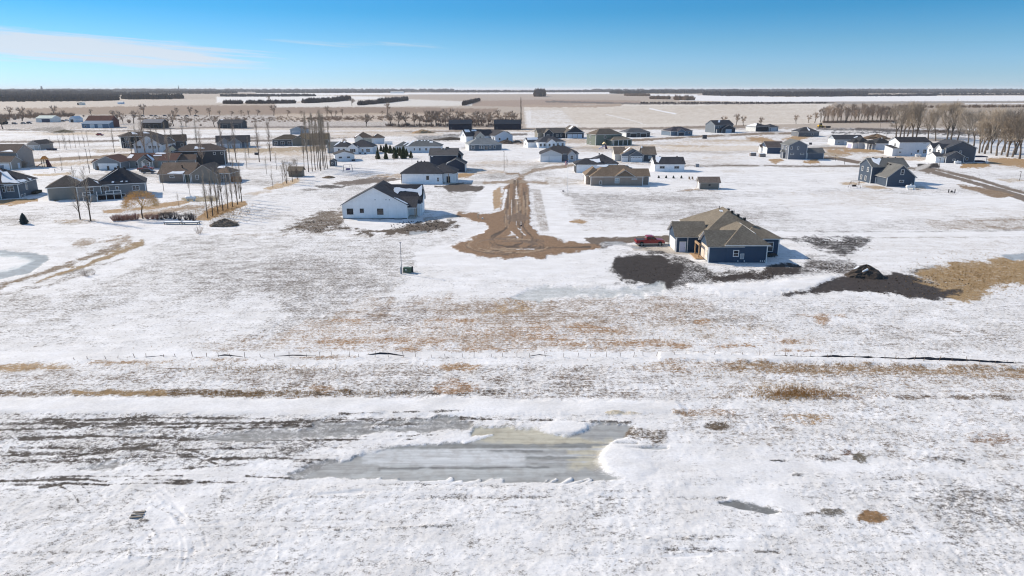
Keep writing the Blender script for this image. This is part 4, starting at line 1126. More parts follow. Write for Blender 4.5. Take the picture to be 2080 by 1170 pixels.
# --- taupe garden shed
h = House('shed', 'small taupe garden shed on dry grass alone in the snowy field', 'shed', (1421, 384.5), 0, (136, 128, 118), (126, 112, 102), trim=TRIM)
h.wing(1421, 1460, 0, 3.6, 2.35, 'gx', 1.3)
h.win(0, 'S', 1440.5, 1.15, .45, .45, 2, mat('dark_trim', (70, 70, 70), .6)).door(0, 'W', .5, 1.5, 2.0)

# --- slate two-storey house far right with front gable
h = House('two_storey_house', 'slate blue two storey house with grey roof and gabled front wing facing the camera', 'house', (1800, 379.5), 0, (64, 77, 93), (104, 104, 102))
h.wing(1800, 1856, 0, 10, 3.25, 'gy', 3.75)
x0, x1 = h.w[0]['x0'], h.w[0]['x1']
h.wing(x0 - 1.6, x1 + 1.2, 7.5, 16, 5.9, 'gx', 2.3, px=False)
h.wing(x1 - 1.2, x1 + 1.5, 5.0, 9.5, 2.8, 'sy', .6, px=False, z0=2.6, corner=False)
h.win(0, 'S', 1828.5, 4.05, .9, 1.5, 1).win(0, 'S', 1827, 1.55, .62, .55, 1).win(0, 'S', 1831.5, 1.55, .0 + .62, .55, 1).door(0, 'W', .25, .95, 2.1)
for p_, z_ in ((.25, 3.9), (.7, 3.9), (.25, .9), (.6, .9)): h.win(1, 'W', p_, z_, .9, 1.3, 1)
h.part('electric_meter', h.lx(1848.5), h.lx(1852), -.12, -.003, .3, 1.35, mat('meter_box', (150, 154, 158), .5))
h.post(x1 + 1.3, 2.4, 0, 2.8, .09); h.part('porch_roof', x1 - .1, x1 + 1.6, 2.2, 7.5, 2.75, 2.95, shingle((104, 104, 102)))
h.snow(1, 'S', [(.12, .55), (.22, .15), (.38, .80), (.36, .98), (.24, .80), (.13, .98)])
for u in (.2, .45, .6, .8): h.vent(1, 'N', u, .95, .35, .3)
for u in (.62, .78): h.vent(0, 'W', u, .85, .5, .25)

# --- grey two-storey with white gables at far right
h = House('two_storey_house', 'grey two storey house with white garage wing and dark awning near the big bare trees', 'house', (1920, 332), 0, (88, 92, 100), (70, 72, 78))
h.wing(1920, 1956, 0, 7, 3.1, 'gy', 2.0)
x0, x1 = h.w[0]['x0'], h.w[0]['x1']
h.wing(1917, 1978, 3, 15, 6.3, 'gy', 2.9)
h.wing(x0 - 3.0, x0 + 1, 2.2, 8.5, 2.9, 'gx', 1.4, px=False, wall=WHITE)
h.wing(h.w[1]['x0'] - 1.2, h.w[1]['x0'] + 3, 4.0, 8.0, 6.1, 'gx', 1.6, px=False, wall=WHITE)
h.wing(h.w[1]['x0'] - 1.8, h.w[1]['x0'] + 3, 9.5, 13.5, 6.0, 'gx', 1.6, px=False, wall=WHITE)
h.gar(0, 'W', .5, 4.4, 2.3, (240, 238, 234)).gar(2, 'W', .5, 2.7, 2.3, (240, 238, 234)).win(3, 'W', .5, 4.0, 1.2, 1.3).win(4, 'W', .5, 4.0, 1.2, 1.3)
h.win(0, 'S', 1936.5, 1.3, 1.1, .55, 2).win(1, 'S', 1947, 4.0, .8, 1.1, 1).win(1, 'S', 1962.5, 1.2, .9, 1.0, 1)
a = h.w[1]['x1']
h.part('awning', a + .2, a + 6.0, 3.5, 7.5, 2.3, 2.7, mat('navy_canvas', (26, 34, 66), .7))
for xx in (a + .4, a + 5.8): h.post(xx, 3.7, 0, 2.4, .07, STEEL)
h.part('patio_furniture', a + .6, a + 5.6, 4.2, 6.8, 0.0, .75, mat('navy_canvas', (26, 34, 66), .7))

# --- white two-storey
h = House('two_storey_house', 'pale white two storey house with long black roof and low entry wing on its left', 'house', (1813, 317), 0, (214, 219, 226), (54, 55, 60))
h.wing(1824, 1884, 0, 10, 6.6, 'gx', 1.9)
x0, x1 = h.w[0]['x0'], h.w[0]['x1']
h.wing(x0 - 2.7, x0 + 1, .25, 8, 3.6, 'sy', .9, px=False)
h.wing(x1 - 1, x1 + 3.5, 3.5, 9, 5.4, 'gx', 1.2, px=False)
h.gar(1, 'W', .5, 4.4, 2.3, (242, 240, 236)).win(0, 'W', .6, 4.4, 1.1, 1.3)
h.win(0, 'S', 1827, 1.6, 1.0, .5, 2).win(0, 'S', 1863, 1.7, .9, 1.2, 1).win(0, 'S', 1876.5, 1.3, 1.4, 1.8, 2).win(2, 'S', .7, 3.4, 1.6, 1.6, 2).win(2, 'S', .7, .6, 1.6, 1.9, 2)
h.part('wall_vent', h.lx(1871), h.lx(1877), -.08, -.003, 6.0, 6.25, STEEL); h.part('electric_meter', h.lx(1849.5), h.lx(1851.5), -.12, -.003, .6, 1.5, STEEL)

# --- pair of pale houses and the long one behind them
h = House('ranch_house', 'pale grey ranch house with charcoal hip roof and white garage front at far right', 'house', (1743, 302), 0, (198, 204, 212), (54, 56, 60))
h.wing(1743, 1766, 0, 11, 3.2, 'hy', 2.6)
x0 = h.w[0]['x0']; h.wing(x0 - 2.6, x0 + 2, 1, 8, 3.1, 'hy', 1.8, px=False, wall=WHITE)
h.gar(1, 'W', .5, 4.6, 2.2, (180, 180, 206))
h = House('ranch_house', 'pale ranch house with charcoal hip roof and porch posts beside the white two storey house', 'house', (1778, 304), 0, (202, 207, 215), (54, 56, 60))
h.wing(1778, 1813, 0, 11, 3.2, 'hx', 2.8)
x0 = h.w[0]['x0']; h.wing(x0 - 3.4, x0 + 2, 2.5, 9, 3.1, 'hx', 1.6, px=False)
h.post(x0 - 3.2, .6, 0, 3.1, .14).post(x0 - 1.6, .6, 0, 3.1, .14).win(1, 'S', .3, .8, 1.2, 1.5).vent(0, 'S', .55, .85, .4, .4, WHITEP)
h.part('porch_roof', x0 - 3.6, x0 + .5, .2, 3.2, 3.05, 3.25, shingle((54, 56, 60)))
h = House('ranch_house', 'long grey ranch house with white gable end and charcoal roof behind the hip roofed pair', 'house', (1695, 294.5), 0, (158, 166, 176), (66, 68, 74))
h.wing(1695, 1752, 0, 9, 3.2, 'gx', 2.1)
h.part('white_gable', h.w[0]['x0'] - .06, h.w[0]['x0'] - .003, .2, 8.8, 0, 3.1, WHITEP)
h.gar(0, 'W', .45, 4.6, 2.2, (236, 232, 226)).win(0, 'S', 1703, 1.3, 1.1, .6, 2).door(0, 'S', 1716.5, .95, 2.1, (190, 200, 210)).win(0, 'S', 1725.5, 1.1, .7, 1.2, 1)
h.snow(0, 'S', [(.68, .3), (.86, .5), (.84, .72), (.70, .45)]).pipe(0, 'S', .42, .5, .9)

# --- grey two-storey gable with low wing
h = House('two_storey_house', 'tall grey two storey gable house with a low wing on its right', 'house', (1600, 323.5), 0, (104, 110, 120), (110, 112, 112))
h.wing(1600, 1637, 0, 9.5, 6.4, 'gy', 2.0)
x0 = h.w[0]['x0']
h.wing(1639, 1672, .6, 7, 3.0, 'gx', 1.7, wall=(100, 106, 116), roof=(98, 98, 98))
for p_ in (1605.5, 1618.5): h.win(0, 'S', p_, 4.5, .55, 1.1, 1)
for p_ in (1607.5, 1628): h.win(0, 'S', p_, 2.2, 1.5, .5, 1)
h.door(0, 'W', .4, 1.0, 2.2, (90, 76, 64)).win(0, 'W', .7, 4.2, .9, 1.2, 1).win(0, 'W', .25, 4.2, .9, 1.2, 1)
h.wing(h.w[0]['x0'] - .9, h.w[0]['x0'] + .5, 4, 6.5, 3.0, 'gx', .8, px=False)
h.part('sunlit_end_panel', h.w[1]['x0'] - .05, h.w[1]['x0'] - .004, .7, 6.9, 0, 2.95, mat('sunlit_cream', (224, 222, 206), .6))  # wing's west end: cream with the sunlight put into its colour

h = House('ranch_house', 'small navy house with white gable end and brown roof left of the tall grey house', 'house', (1557.7, 312), 0, (64, 78, 100), (92, 84, 82))
h.wing(1557.7, 1592, 0, 10, 3.1, 'gx', 2.4)
h.part('white_gable', h.w[0]['x0'] - .07, h.w[0]['x0'] - .003, .15, 9.85, 0, 3.05, WHITEP)
for p_ in (.25, .5, .75): h.win(0, 'W', p_, 1.0, .9, 1.4, 1)
h.wing(h.w[0]['x0'] - .9, h.w[0]['x0'] + 1, 6.5, 9.5, 2.7, 'gx', 1.0, px=False, wall=WHITE)

h = House('ranch_house', 'grey ranch house with dark roof and a bright snow patch beyond the tall grey house', 'house', (1621, 277.7), 0, (108, 112, 118), (64, 66, 72))
h.wing(1621, 1663, 0, 12, 3.2, 'hx', 2.9).win(0, 'S', 1635, .3, 1.0, .9, 1, mat('pale_panel', (200, 206, 190), .5)).win(0, 'S', 1650, 1.2, 1.2, 1.1)
h.snow(0, 'S', [(.52, .15), (.60, .35), (.56, .95), (.52, .8)])

# --- far row on the right
h = House('ranch_house', 'black fronted house with snowy roof and grey double garage at the far field edge', 'house', (1534.6, 267), 20, (48, 52, 60), (62, 64, 70))
h.wing(1534.6, 1560, 0, 12, 3.4, 'hx', 2.6); x0, x1 = h.w[0]['x0'], h.w[0]['x1']
h.wing(x1 + .5, x1 + 8.5, -1, 9, 3.0, 'hp', 2.2, px=False, wall=(128, 136, 146))
h.part('sunlit_end_wall', x0 - .06, x0 - .003, .2, 11.8, 0, 3.3, mat('sunlit_wall_tone', (206, 208, 206), .6))  # west wall made paler than the siding, sunlight painted in
h.gar(1, 'S', .5, 4.6, 2.3, (170, 178, 188)).snow(0, 'W', [(.05, .1), (.95, .1), (.6, .8), (.4, .8)])
h = House('two_storey_house', 'grey two storey house with black gables and double garage at the far field edge', 'house', (1451, 270), 22, (112, 120, 128), (66, 68, 74))
h.wing(1451, 1488, 0, 11, 5.8, 'gx', 2.9); x0, x1 = h.w[0]['x0'], h.w[0]['x1']
h.wing(x0 + 5, x1 + .4, -2.2, 5, 3.0, 'gy', 2.6, px=False, wall=(60, 66, 74)); h.gar(1, 'S', .5, 5.0, 2.3, (178, 186, 196)).win(0, 'S', .25, 3.6, 1.2, 1.2)
h.snow(0, 'S', [(.28, .5), (.42, .95), (.52, .95), (.38, .5)]).part('porch_roof', x0, x0 + 5, -2, 0, 2.7, 2.95, shingle((66, 68, 74)))
h.post(x0 + .3, -1.8, 0, 2.7, .12)
h = House('ranch_house', 'blue grey ranch house with dark hip roof left of the black gabled two storey house', 'house', (1362, 276), 20, (106, 122, 138), (66, 64, 72))
h.wing(1362, 1406, 0, 12, 3.1, 'hx', 2.7); h.wing(4.5, 10.5, -1.5, 5, 3.0, 'gy', 1.6, px=False); h.gar(1, 'S', .5, 4.4, 2.3, (56, 60, 70)).win(0, 'S', .85, 1.0, 1.3, 1.3).snow(0, 'W', [(.1, .1), (.9, .1), (.55, .8)])
h = House('ranch_house', 'dark ranch house with grey roof and black garage fronts behind the green house', 'house', (1272, 279), 16, (84, 84, 84), (88, 90, 94))
h.wing(1272, 1320, 0, 11, 3.1, 'hx', 2.5); h.gar(0, 'S', .3, 4.8, 2.3, (44, 46, 50)).gar(0, 'S', .72, 4.4, 2.3, (44, 46, 50)).snow(0, 'W', [(.1, .05), (.9, .05), (.5, .9)])
h.part('sunlit_end_wall', h.w[0]['x0'] - .06, h.w[0]['x0'] - .003, .2, 10.8, 0, 3.0, mat('sunlit_wall_tone', (206, 208, 206), .6))  # pale west panel paints in the sun on this end wall

# --- green two-storey
h = House('two_storey_house', 'sage green two storey house with brown hip roof and porch beside a colourful play set', 'house', (1210, 295.5), 24, (114, 122, 112), (106, 96, 86))
h.wing(1210, 1262, 0, 10.5, 6.0, 'hx', 3.0)
x0, x1 = h.w[0]['x0'], h.w[0]['x1']
h.wing(x0 + 7.5, x1 + 3.5, -5.5, 3, 3.1, 'hx', 2.0, px=False, roof=(128, 118, 104))
h.win(0, 'W', .4, 4.0, 1.4, 1.3).win(0, 'W', .4, .8, .8, .8, 1).win(0, 'S', .35, 4.0, 1.1, 1.2)
h.part('porch_recess_panel', x0 + 9, x1 + 2.4, -5.62, -5.5, .2, 2.7, mat('recess_shade_tone', (70, 80, 74), .7))  # dark panel on the flat front paints the shade of a porch recess
for k in range(4): h.post(x0 + 8.4 + 3.1 * k, -5.75, 0, 3.0, .14)
h.win(1, 'S', .3, .9, 1.6, 1.4).win(1, 'S', .7, .9, 1.6, 1.4)

# --- black and grey house with three garage doors
h = House('ranch_house', 'dark grey gabled house with three pale garage doors at the stubble field edge', 'house', (1104, 281), 14, (98, 98, 96), (104, 98, 92))
h.wing(1104, 1150, 0, 10, 3.6, 'gx', 2.6, wall=(62, 68, 74))
x0, x1 = h.w[0]['x0'], h.w[0]['x1']
h.wing(x0 + .3, x0 + 6, -1.5, 6, 3.4, 'gy', 2.4, px=False, wall=(56, 62, 70)); h.wing(x1 - 1.5, x1 + 11, -3.5, 8, 3.6, 'gy', 4.0, px=False, wall=(50, 56, 66))
h.wing(x0 - 3.4, x0 + .5, 1.5, 9.5, 3.6, 'gx', 2.4, px=False, wall=(136, 132, 122))
for p_ in (.22, .50, .78): h.gar(2, 'S', p_, 2.9, 2.4, (206, 214, 224))
h.win(1, 'S', .4, 1.0, 1.6, 1.4).win(0, 'S', .6, 1.0, 1.4, 1.4).win(0, 'S', .78, 1.0, .8, 1.6).snow(2, 'W', [(.1, .55), (.4, .55), (.5, .95), (.25, .95)])
h.part('gable_band', h.w[2]['x0'], h.w[2]['x1'], -3.56, -3.503, 3.3, 3.6, TRIM)

# --- pale house with two garage doors by the flagpole
h = House('ranch_house', 'light grey house with two white garage doors and charcoal roof behind the flagpole', 'house', (1098, 328.5), 0, (186, 190, 196), (66, 66, 70))
h.wing(1098, 1141, 0, 9, 3.3, 'gy', 1.8, wall=(206, 208, 210))
h.wing(1100, 1174, 2.2, 14, 3.3, 'hx', 3.1)
h.wing(1154, 1169, .6, 8, 3.2, 'gy', 1.5)
h.gar(0, 'S', 1107, 3.0, 2.3).gar(0, 'S', 1128, 5.0, 2.3).win(2, 'S', 1161.5, 1.0, 1.2, 1.6)
h.part('porch_recess_panel', h.lx(1142, 2), h.lx(1153, 2), 2.05, 2.19, .1, 2.9, mat('grey_panel', (120, 124, 132), .6))
h.part('porch_post', h.lx(1141.6, .5), h.lx(1142.8, .5), .4, .7, 0, 3.1, mat('dark_maroon', (60, 40, 46), .7)); h.vent(1, 'N', .5, .95, .5, .4)

# --- white ranch, slate ranch, white windows house
h = House('ranch_house', 'white ranch house with grey hip roof and many windows behind the light grey house', 'house', (1094, 301), 20, WHITE, (72, 74, 80))
h.wing(1094, 1148, 0, 11, 3.2, 'hx', 2.6)
x0, x1 = h.w[0]['x0'], h.w[0]['x1']
h.wing(x0 + 4.5, x0 + 9.5, -1.6, 5, 3.1, 'gy', 1.6, px=False); h.wing(-4.2, 3, 5, 12, 3.0, 'gx', 2.0, px=False)
for p_ in (.08, .22, .72, .9): h.win(0, 'S', p_, .9, 1.1, 1.4)
for p_ in (.25, .75): h.win(1, 'S', p_, .9, 1.1, 1.4)
h.win(2, 'W', .5, 1.0, 1.0, 1.2).snow(2, 'S', [(.1, .5), (.9, .5), (.9, .98), (.1, .98)]).snow(0, 'W', [(.2, .2), (.6, .2), (.5, .8)])
h = House('ranch_house', 'slate grey ranch house with pale grey hip roof and a row of white windows', 'house', (953, 306), 14, (104, 112, 120), (128, 132, 134))
h.wing(953, 1019, 0, 11, 3.1, 'hx', 2.9)
for p_, w_ in ((.12, 1.6), (.34, .9), (.41, .9), (.64, .9), (.78, .9)): h.win(0, 'S', p_, .9, w_, 1.5)
h.win(0, 'S', .52, .15, 1.7, 2.1, 2)
h.part('sunlit_end_wall', h.w[0]['x0'] - .06, h.w[0]['x0'] - .003, .2, 10.8, 0, 3.0, mat('sunlit_wall_tone', (206, 208, 206), .6))  # sun on the west end painted as a paler wall panel
h.snow(0, 'W', [(.1, .1), (.35, .1), (.5, .8), (.42, .8)]).snow(0, 'W', [(.5, .1), (.8, .1), (.55, .8)])
for u in (.3, .5): h.vent(0, 'N', u, .94, .4, .5, STEEL)
h = House('gabled_house', 'white house with three gables and charcoal roof in front of the navy barns', 'house', (1006, 288.5), 26, (222, 226, 230), (66, 66, 70))
h.wing(1006, 1041, 0, 18, 3.8, 'gy', 2.6, wall=(206, 214, 224))
x0 = h.w[0]['x0']
h.wing(x0 - 14, x0 + 2, 8, 17, 3.6, 'gx', 3.2, px=False); h.wing(x0 - 11.5, x0 - 5.5, 3.5, 10, 3.4, 'gy', 2.6, px=False, wall=(190, 186, 176)); h.wing(x0 - 16.5, x0 - 12, 6, 16, 3.6, 'gx', 3.4, px=False)
for p_ in (.3, .6, .85): h.win(0, 'W', p_, 1.2, 1.2, 1.5)
for p_ in (.25, .7): h.win(0, 'S', p_, 1.0, 1.1, 1.3)
h.win(2, 'S', .5, 2.2, 1.0, 1.2).win(3, 'W', .5, 3.4, 1.0, 1.2).snow(3, 'S', [(.2, .6), (.8, .6), (.8, .98), (.2, .98)]).snow(1, 'S', [(.2, .75), (.42, .75), (.4, .98), (.25, .98)])

# --- garage-gable grey house right of the road
h = House('ranch_house', 'grey house with stepped garage gables and brown roof behind the white detached garage', 'house', (1262, 328.5), 0, (126, 130, 136), (120, 108, 96))
h.wing(1262, 1306, 0, 9, 3.2, 'gy', 2.5, wall=(112, 118, 126)); h.wing(1279, 1306, -.6, 5, 3.1, 'gy', 1.6, wall=(104, 110, 118))
x0 = h.w[0]['x0']
h.wing(1306, 1331, 2, 11, 3.1, 'gx', 2.9, wall=(84, 88, 94)); h.wing(x0 - 2.4, x0 + 2, 3, 12, 3.2, 'gx', 2.6, px=False, wall=(202, 200, 194))
h.gar(0, 'S', 1269, 2.7, 2.3, lights=True).gar(1, 'S', 1292.5, 4.9, 2.3, lights=True).win(2, 'S', 1320, 1.3, 1.3, 1.0, 1, glass=mat('pale_curtain_glass', (150, 160, 164), .2))
h.snow(0, 'W', [(.1, .3), (.35, .3), (.8, .95), (.5, .95)]).pipe(2, 'S', .1, .8, 1.0, .1).snow(2, 'S', [(-.02, .8), (.12, .8), (.12, .98), (0, .98)])

# --- long navy barns
for i, (xa, xb) in enumerate(((912, 957.5), (1004, 1057.5))):
    h = House('barn', ('shorter navy metal barn, left of the two in front of the orchard row', 'longer navy metal barn beside the lone tall poplar')[i], 'barn', (xa, 263.5), 0, mat('navy_metal', (32, 42, 60), .45, .08, .5, 'seam'), mat('black_metal', (26, 29, 38), .45, .08, .5, 'seam'), trim=mat('navy_trim', (24, 30, 42), .5), group='navy metal barns')
    h.wing(xa, xb, 0, 14, 4.4, 'gx', 2.9)
    h.door(0, 'S', .1, 1.2, 2.2, (60, 70, 84)).gar(0, 'S', .75, 4.2, 3.4, (38, 48, 66), frame=mat('navy_trim', (24, 30, 42), .5))

# ------------------------------------------------------------------ houses of the left half
h = House('ranch_house', 'grey blue house with snow streaked charcoal roof at the left edge of the picture', 'house', (41, 403.5), 14, (96, 106, 116), (60, 60, 64))
h.wing(-14.5, 0, 0, 13.5, 4.3, 'hx', 4.3, px=False)
h.wing(-15, -4.3, -1.2, 5, 4.2, 'gy', 3.6, px=False, wall=(98, 108, 118))
h.win(0, 'S', .86, 2.2, 1.7, 1.5, 2).win(0, 'E', .42, 2.0, 1.2, 1.9, 2).win(0, 'E', .12, .3, .8, .7, 1).win(0, 'E', .26, .3, .8, .7, 1).win(1, 'S', .72, 2.0, .9, 1.6, 1).win(1, 'S', .8, .2, 1.2, .9, 1).win(0, 'S', .745, 2.1, .6, 1.6, 1)
h.part('bay_roof_snow', -3.3, -1.0, -.5, -.05, 4.02, 4.2, SNOWM)
h.snow(0, 'E', [(.02, .02), (.12, .02), (.46, .9), (.38, .92)]).snow(0, 'E', [(.16, .02), (.52, .02), (.46, .14), (.20, .20)]).snow(0, 'E', [(.6, .02), (.72, .02), (.66, .16)]).snow(0, 'S', [(.72, .1), (.99, .04), (.72, .72), (.62, .72)])
h.snow(1, 'E', [(.1, .1), (.6, .1), (.6, .7), (.1, .7)])
b = MB(); b.tube((-6.0, 7.2, 7.0), (-6.0, 7.2, 9.2), .55, .55, 4, caps=True); b.build('chimney', mat('grey_render', (120, 130, 142), .7), h.root)
h.part('shrub_box', .15, 1.4, 8.0, 12.5, -.2, .9, mat('dark_shrub', (52, 54, 46), .9, .4, 4, 'rough'))

h = House('two_storey_house', 'beige two storey house with garage wing cut off by the left picture edge', 'house', (24, 344.7), 0, (168, 156, 144), (92, 80, 74))
h.wing(-16, 0, 0, 6.2, 3.2, 'gx', 1.8, px=False); h.wing(-18, -1.4, 6.4, 16, 6.3, 'gx', 2.8, px=False, wall=(152, 148, 144))
h.gar(0, 'S', .84, 3.6, 2.3, (214, 216, 220)).door(0, 'E', .72, 1.0, 2.1, (220, 222, 226)); h.snow(1, 'S', [(.6, .1), (.9, .1), (.8, .3)])
h.win(1, 'S', .8, 3.6, 1.0, 1.2)

h = House('garage', 'beige garage building with dark hip roof near a thin row of young trees', 'garage', (57, 304.5), 0, (158, 150, 142), (76, 72, 72))
h.wing(57, 82, 0, 11, 2.9, 'gy', 1.8)
h.gar(0, 'S', .3, 2.6, 2.2, (196, 190, 184)).gar(0, 'S', .72, 2.2, 2.2, (180, 176, 170)); h.part('skirt', h.w[0]['x0'], h.w[0]['x1'], -.05, -.002, -.3, .2, CONC)

h = House('ranch_house', 'grey taupe house with black hip roof and white railed rear deck behind the golden willow', 'house', (168, 407), 26, (124, 126, 128), (62, 62, 66))
h.wing(3.7, 16.5, 1.3, 12.5, 4.0, 'hx', 4.1, px=False)
h.wing(-1.0, 5.0, 0, 7, 3.9, 'hp', 2.3, px=False)
h.wing(-8.6, 0.5, 3.2, 13, 3.7, 'hy', 2.9, px=False, wall=(134, 132, 126), roof=(92, 84, 78))
h.win(1, 'S', .52, 1.7, 1.9, 1.9, 2, glass=GLASS).win(0, 'S', .17, 2.0, 2.2, 1.5, 3).win(0, 'S', .42, 2.4, .65, .9, 1).win(0, 'S', .80, 2.0, 1.7, 1.2, 2).win(0, 'S', .52, .4, 1.0, .7, 1)
h.snow(0, 'W', [(.05, .05), (.5, .05), (.5, .95), (.42, .95)]).snow(2, 'E', [(.4, .1), (.9, .1), (.6, .9)]).snow(1, 'E', [(.1, .3), (.5, .05), (.52, .3), (.3, .6)])
for u, w_ in ((.33, .05), (.50, .05), (.6, .04)): h.snow(0, 'S', [(u, .12), (u + w_, .10), (u + w_, .17), (u + .01, .16)])
h.vent(0, 'N', .42, .95, .6, .45).vent(0, 'N', .6, .95, .6, .45)
DECKM, RAIL = mat('grey_deck', (150, 146, 142), .8), WHITEP
h.part('deck', 4.2, 10.2, -1.9, 1.25, 1.35, 1.55, DECKM); h.part('deck', 0.4, 4.1, -2.6, -.05, 1.35, 1.55, DECKM)
for xx, yy in ((.5, -2.5), (2.4, -2.5), (4.0, -2.5), (6.2, -1.8), (8.2, -1.8), (10.1, -1.8)): h.post(xx, yy, 0, 2.6, .07, RAIL)
for (xa, xb, yy) in ((.5, 2.4, -2.5), (6.2, 10.1, -1.8)):
    for z_ in (1.75, 2.5): h.part('railing', xa, xb, yy - .04, yy + .04, z_, z_ + .09, RAIL)
st = MB()
for k in range(7): st.box(2.6, 4.0, -2.9 - .34 * k - .3, -2.9 - .34 * k, -.1, 1.35 - .2 * k)
st.build('stairs', DECKM, h.root)
for xx in (2.5, 4.1):
    s2 = MB(); s2.hexa([(xx - .05, -2.6, 1.5), (xx + .05, -2.6, 1.5), (xx + .05, -5.2, .0), (xx - .05, -5.2, .0), (xx - .05, -2.6, 1.75), (xx + .05, -2.6, 1.75), (xx + .05, -5.2, .25), (xx - .05, -5.2, .25)])
    s2.build('stringer', RAIL, h.root); h.post(xx, -4.9, 0, 1.3, .06, RAIL)
h.part('under_deck_shade', 4.4, 10.0, -1.5, -1.4, -.3, 1.3, mat('deck_shade_tone', (46, 38, 40), .9))  # dark sheet standing in for the shade beneath the deck

h = House('ranch_house', 'grey house with two white garage doors and maroon brown roof on the curved street', 'house', (193, 344.5), 0, (138, 142, 140), (88, 62, 58))
h.wing(193, 246, 0, 9.5, 3.0, 'gy', 2.2, wall=(128, 132, 136))
x0, x1 = h.w[0]['x0'], h.w[0]['x1']
h.wing(x1 - 1, x1 + 19, 6.8, 16.5, 3.0, 'gx', 2.4, px=False); h.wing(x1 + 4.5, x1 + 10.5, 4.8, 9, 3.0, 'gy', 2.2, px=False); h.wing(x1 + 6.8, x1 + 9.8, 3.9, 6, 2.8, 'gy', 1.0, px=False, z0=2.7, corner=False)
h.wing(x0 - 3, x0 + 1, 4, 9, 2.4, 'gx', 1.0, px=False)
h.gar(0, 'S', .33, 3.6, 2.3).gar(0, 'S', .71, 3.6, 2.3).door(0, 'E', .72, 1.0, 2.1).win(1, 'S', .2, .9, 1.2, 1.3).win(1, 'S', .75, .9, 1.5, 1.3).win(2, 'S', .75, .8, 1.4, 1.5).door(2, 'S', .35, 1.0, 2.1)
for xx in (x1 + 6.9, x1 + 9.7): h.post(xx, 4.0, 0, 2.8, .11)
for p_ in (.12, .52, .90): h.part('stone_pier', x0 + p_ * (x1 - x0) - .42, x0 + p_ * (x1 - x0) + .42, -.12, -.003, -.2, 1.4, mat('brown_stone', (96, 84, 74), .9, .4, 4, 'rough'))
h.snow(1, 'S', [(.0, .3), (.1, .3), (.1, .7), (.02, .8)]).snow(2, 'E', [(.05, .05), (.6, .05), (.6, .95), (.4, .95)]).snow(1, 'S', [(.5, .86), (.7, .86), (.7, .98), (.5, .98)])

h = House('two_storey_house', 'dark brown modern two storey house with snow patches behind the white gabled house', 'house', (248, 301), 33, (52, 56, 58), (78, 70, 66))
h.wing(0, 21, 0, 11, 6.0, 'hx', 2.4, px=False, ov=.8)
h.part('sunlit_end_wall', -.08, -.003, .3, 10.7, 0, 5.8, mat('sunlit_wall_tone', (206, 208, 206), .6)); h.part('balcony', .6, 6.5, -1.4, -.01, 2.9, 3.15, DECKM)  # lit west side painted on as a pale panel
for xx in (.7, 3.4, 6.3): h.post(xx, -1.3, 0, 3.9, .08)
h.win(0, 'S', .15, .4, 2.4, 2.1, 3).win(0, 'S', .15, 3.5, 2.4, 1.9, 3).snow(0, 'S', [(.3, .45), (.42, .4), (.38, .8), (.3, .85)]).snow(0, 'S', [(.55, .55), (.7, .5), (.62, .85), (.55, .85)])

h = House('gabled_house', 'white gabled house with two front gables among the left hand houses', 'house', (274, 312), 0, (216, 218, 222), (88, 82, 80))
h.wing(274, 334, 0, 12, 4.6, 'gy', 4.0); h.wing(301, 331, -1.0, 6, 4.5, 'gy', 2.2)
h.win(0, 'S', 284, 2.6, 2.2, 1.2, 2).win(1, 'S', 306.5, 2.6, 1.4, 1.3, 2).win(1, 'S', 316, 2.6, 1.4, 1.3, 2).win(1, 'S', 324.5, 3.2, 1.2, .4, 1)
h.snow(0, 'W', [(.1, .7), (.6, .6), (.6, .98), (.1, .98)])

h = House('ranch_house', 'brown roofed house with dark gables half hidden by bare trees', 'house', (318, 302), 24, (84, 84, 86), (80, 70, 64))
h.wing(0, 15, 0, 11, 3.8, 'gx', 3.0, px=False); h.wing(3.5, 9.5, -2.5, 5, 3.6, 'gy', 2.6, px=False, wall=(66, 66, 68))
h.snow(1, 'E', [(.1, .2), (.7, .2), (.6, .8), (.2, .8)]).win(1, 'S', .5, 1.0, 2.0, 1.4, 2).win(0, 'S', .85, 1.0, 1.2, 1.2)

h = House('two_storey_house', 'charcoal two storey house with cream front gables and brown roof', 'house', (357, 337), 17, (72, 72, 74), (86, 76, 72))
h.wing(0, 19.5, 0, 11, 5.9, 'hx', 2.7, px=False)
h.wing(-2.6, 1.5, 1.2, 6.0, 6.0, 'gy', 2.3, px=False, wall=(226, 216, 186)); h.wing(-4.4, -.5, 4.6, 10, 5.8, 'gy', 1.8, px=False, wall=(206, 202, 190))
h.wing(-7, 8.5, -5.5, 1.0, 3.0, 'gx', 1.7, px=False, wall=(150, 136, 124), roof=(104, 88, 78))
h.win(1, 'S', .5, 3.4, 1.8, 1.7, 3).win(1, 'S', .5, 5.6, 1.4, .5, 3).win(2, 'S', .35, 3.6, 1.5, 1.6, 2).win(0, 'S', .80, 4.4, .8, .8).win(0, 'S', .95, 4.4, .8, .8).win(0, 'S', .42, 3.4, .9, 1.4, 1, glass=mat('painted_sky_glass', (190, 214, 206), .15))  # pale sky reflection painted into the colour of one pane
h.snow(0, 'S', [(.40, .30), (.44, .28), (.60, .34), (.56, .42), (.48, .5), (.42, .62)]).snow(3, 'S', [(.0, .8), (.2, .78), (.2, .98), (.0, .98)])

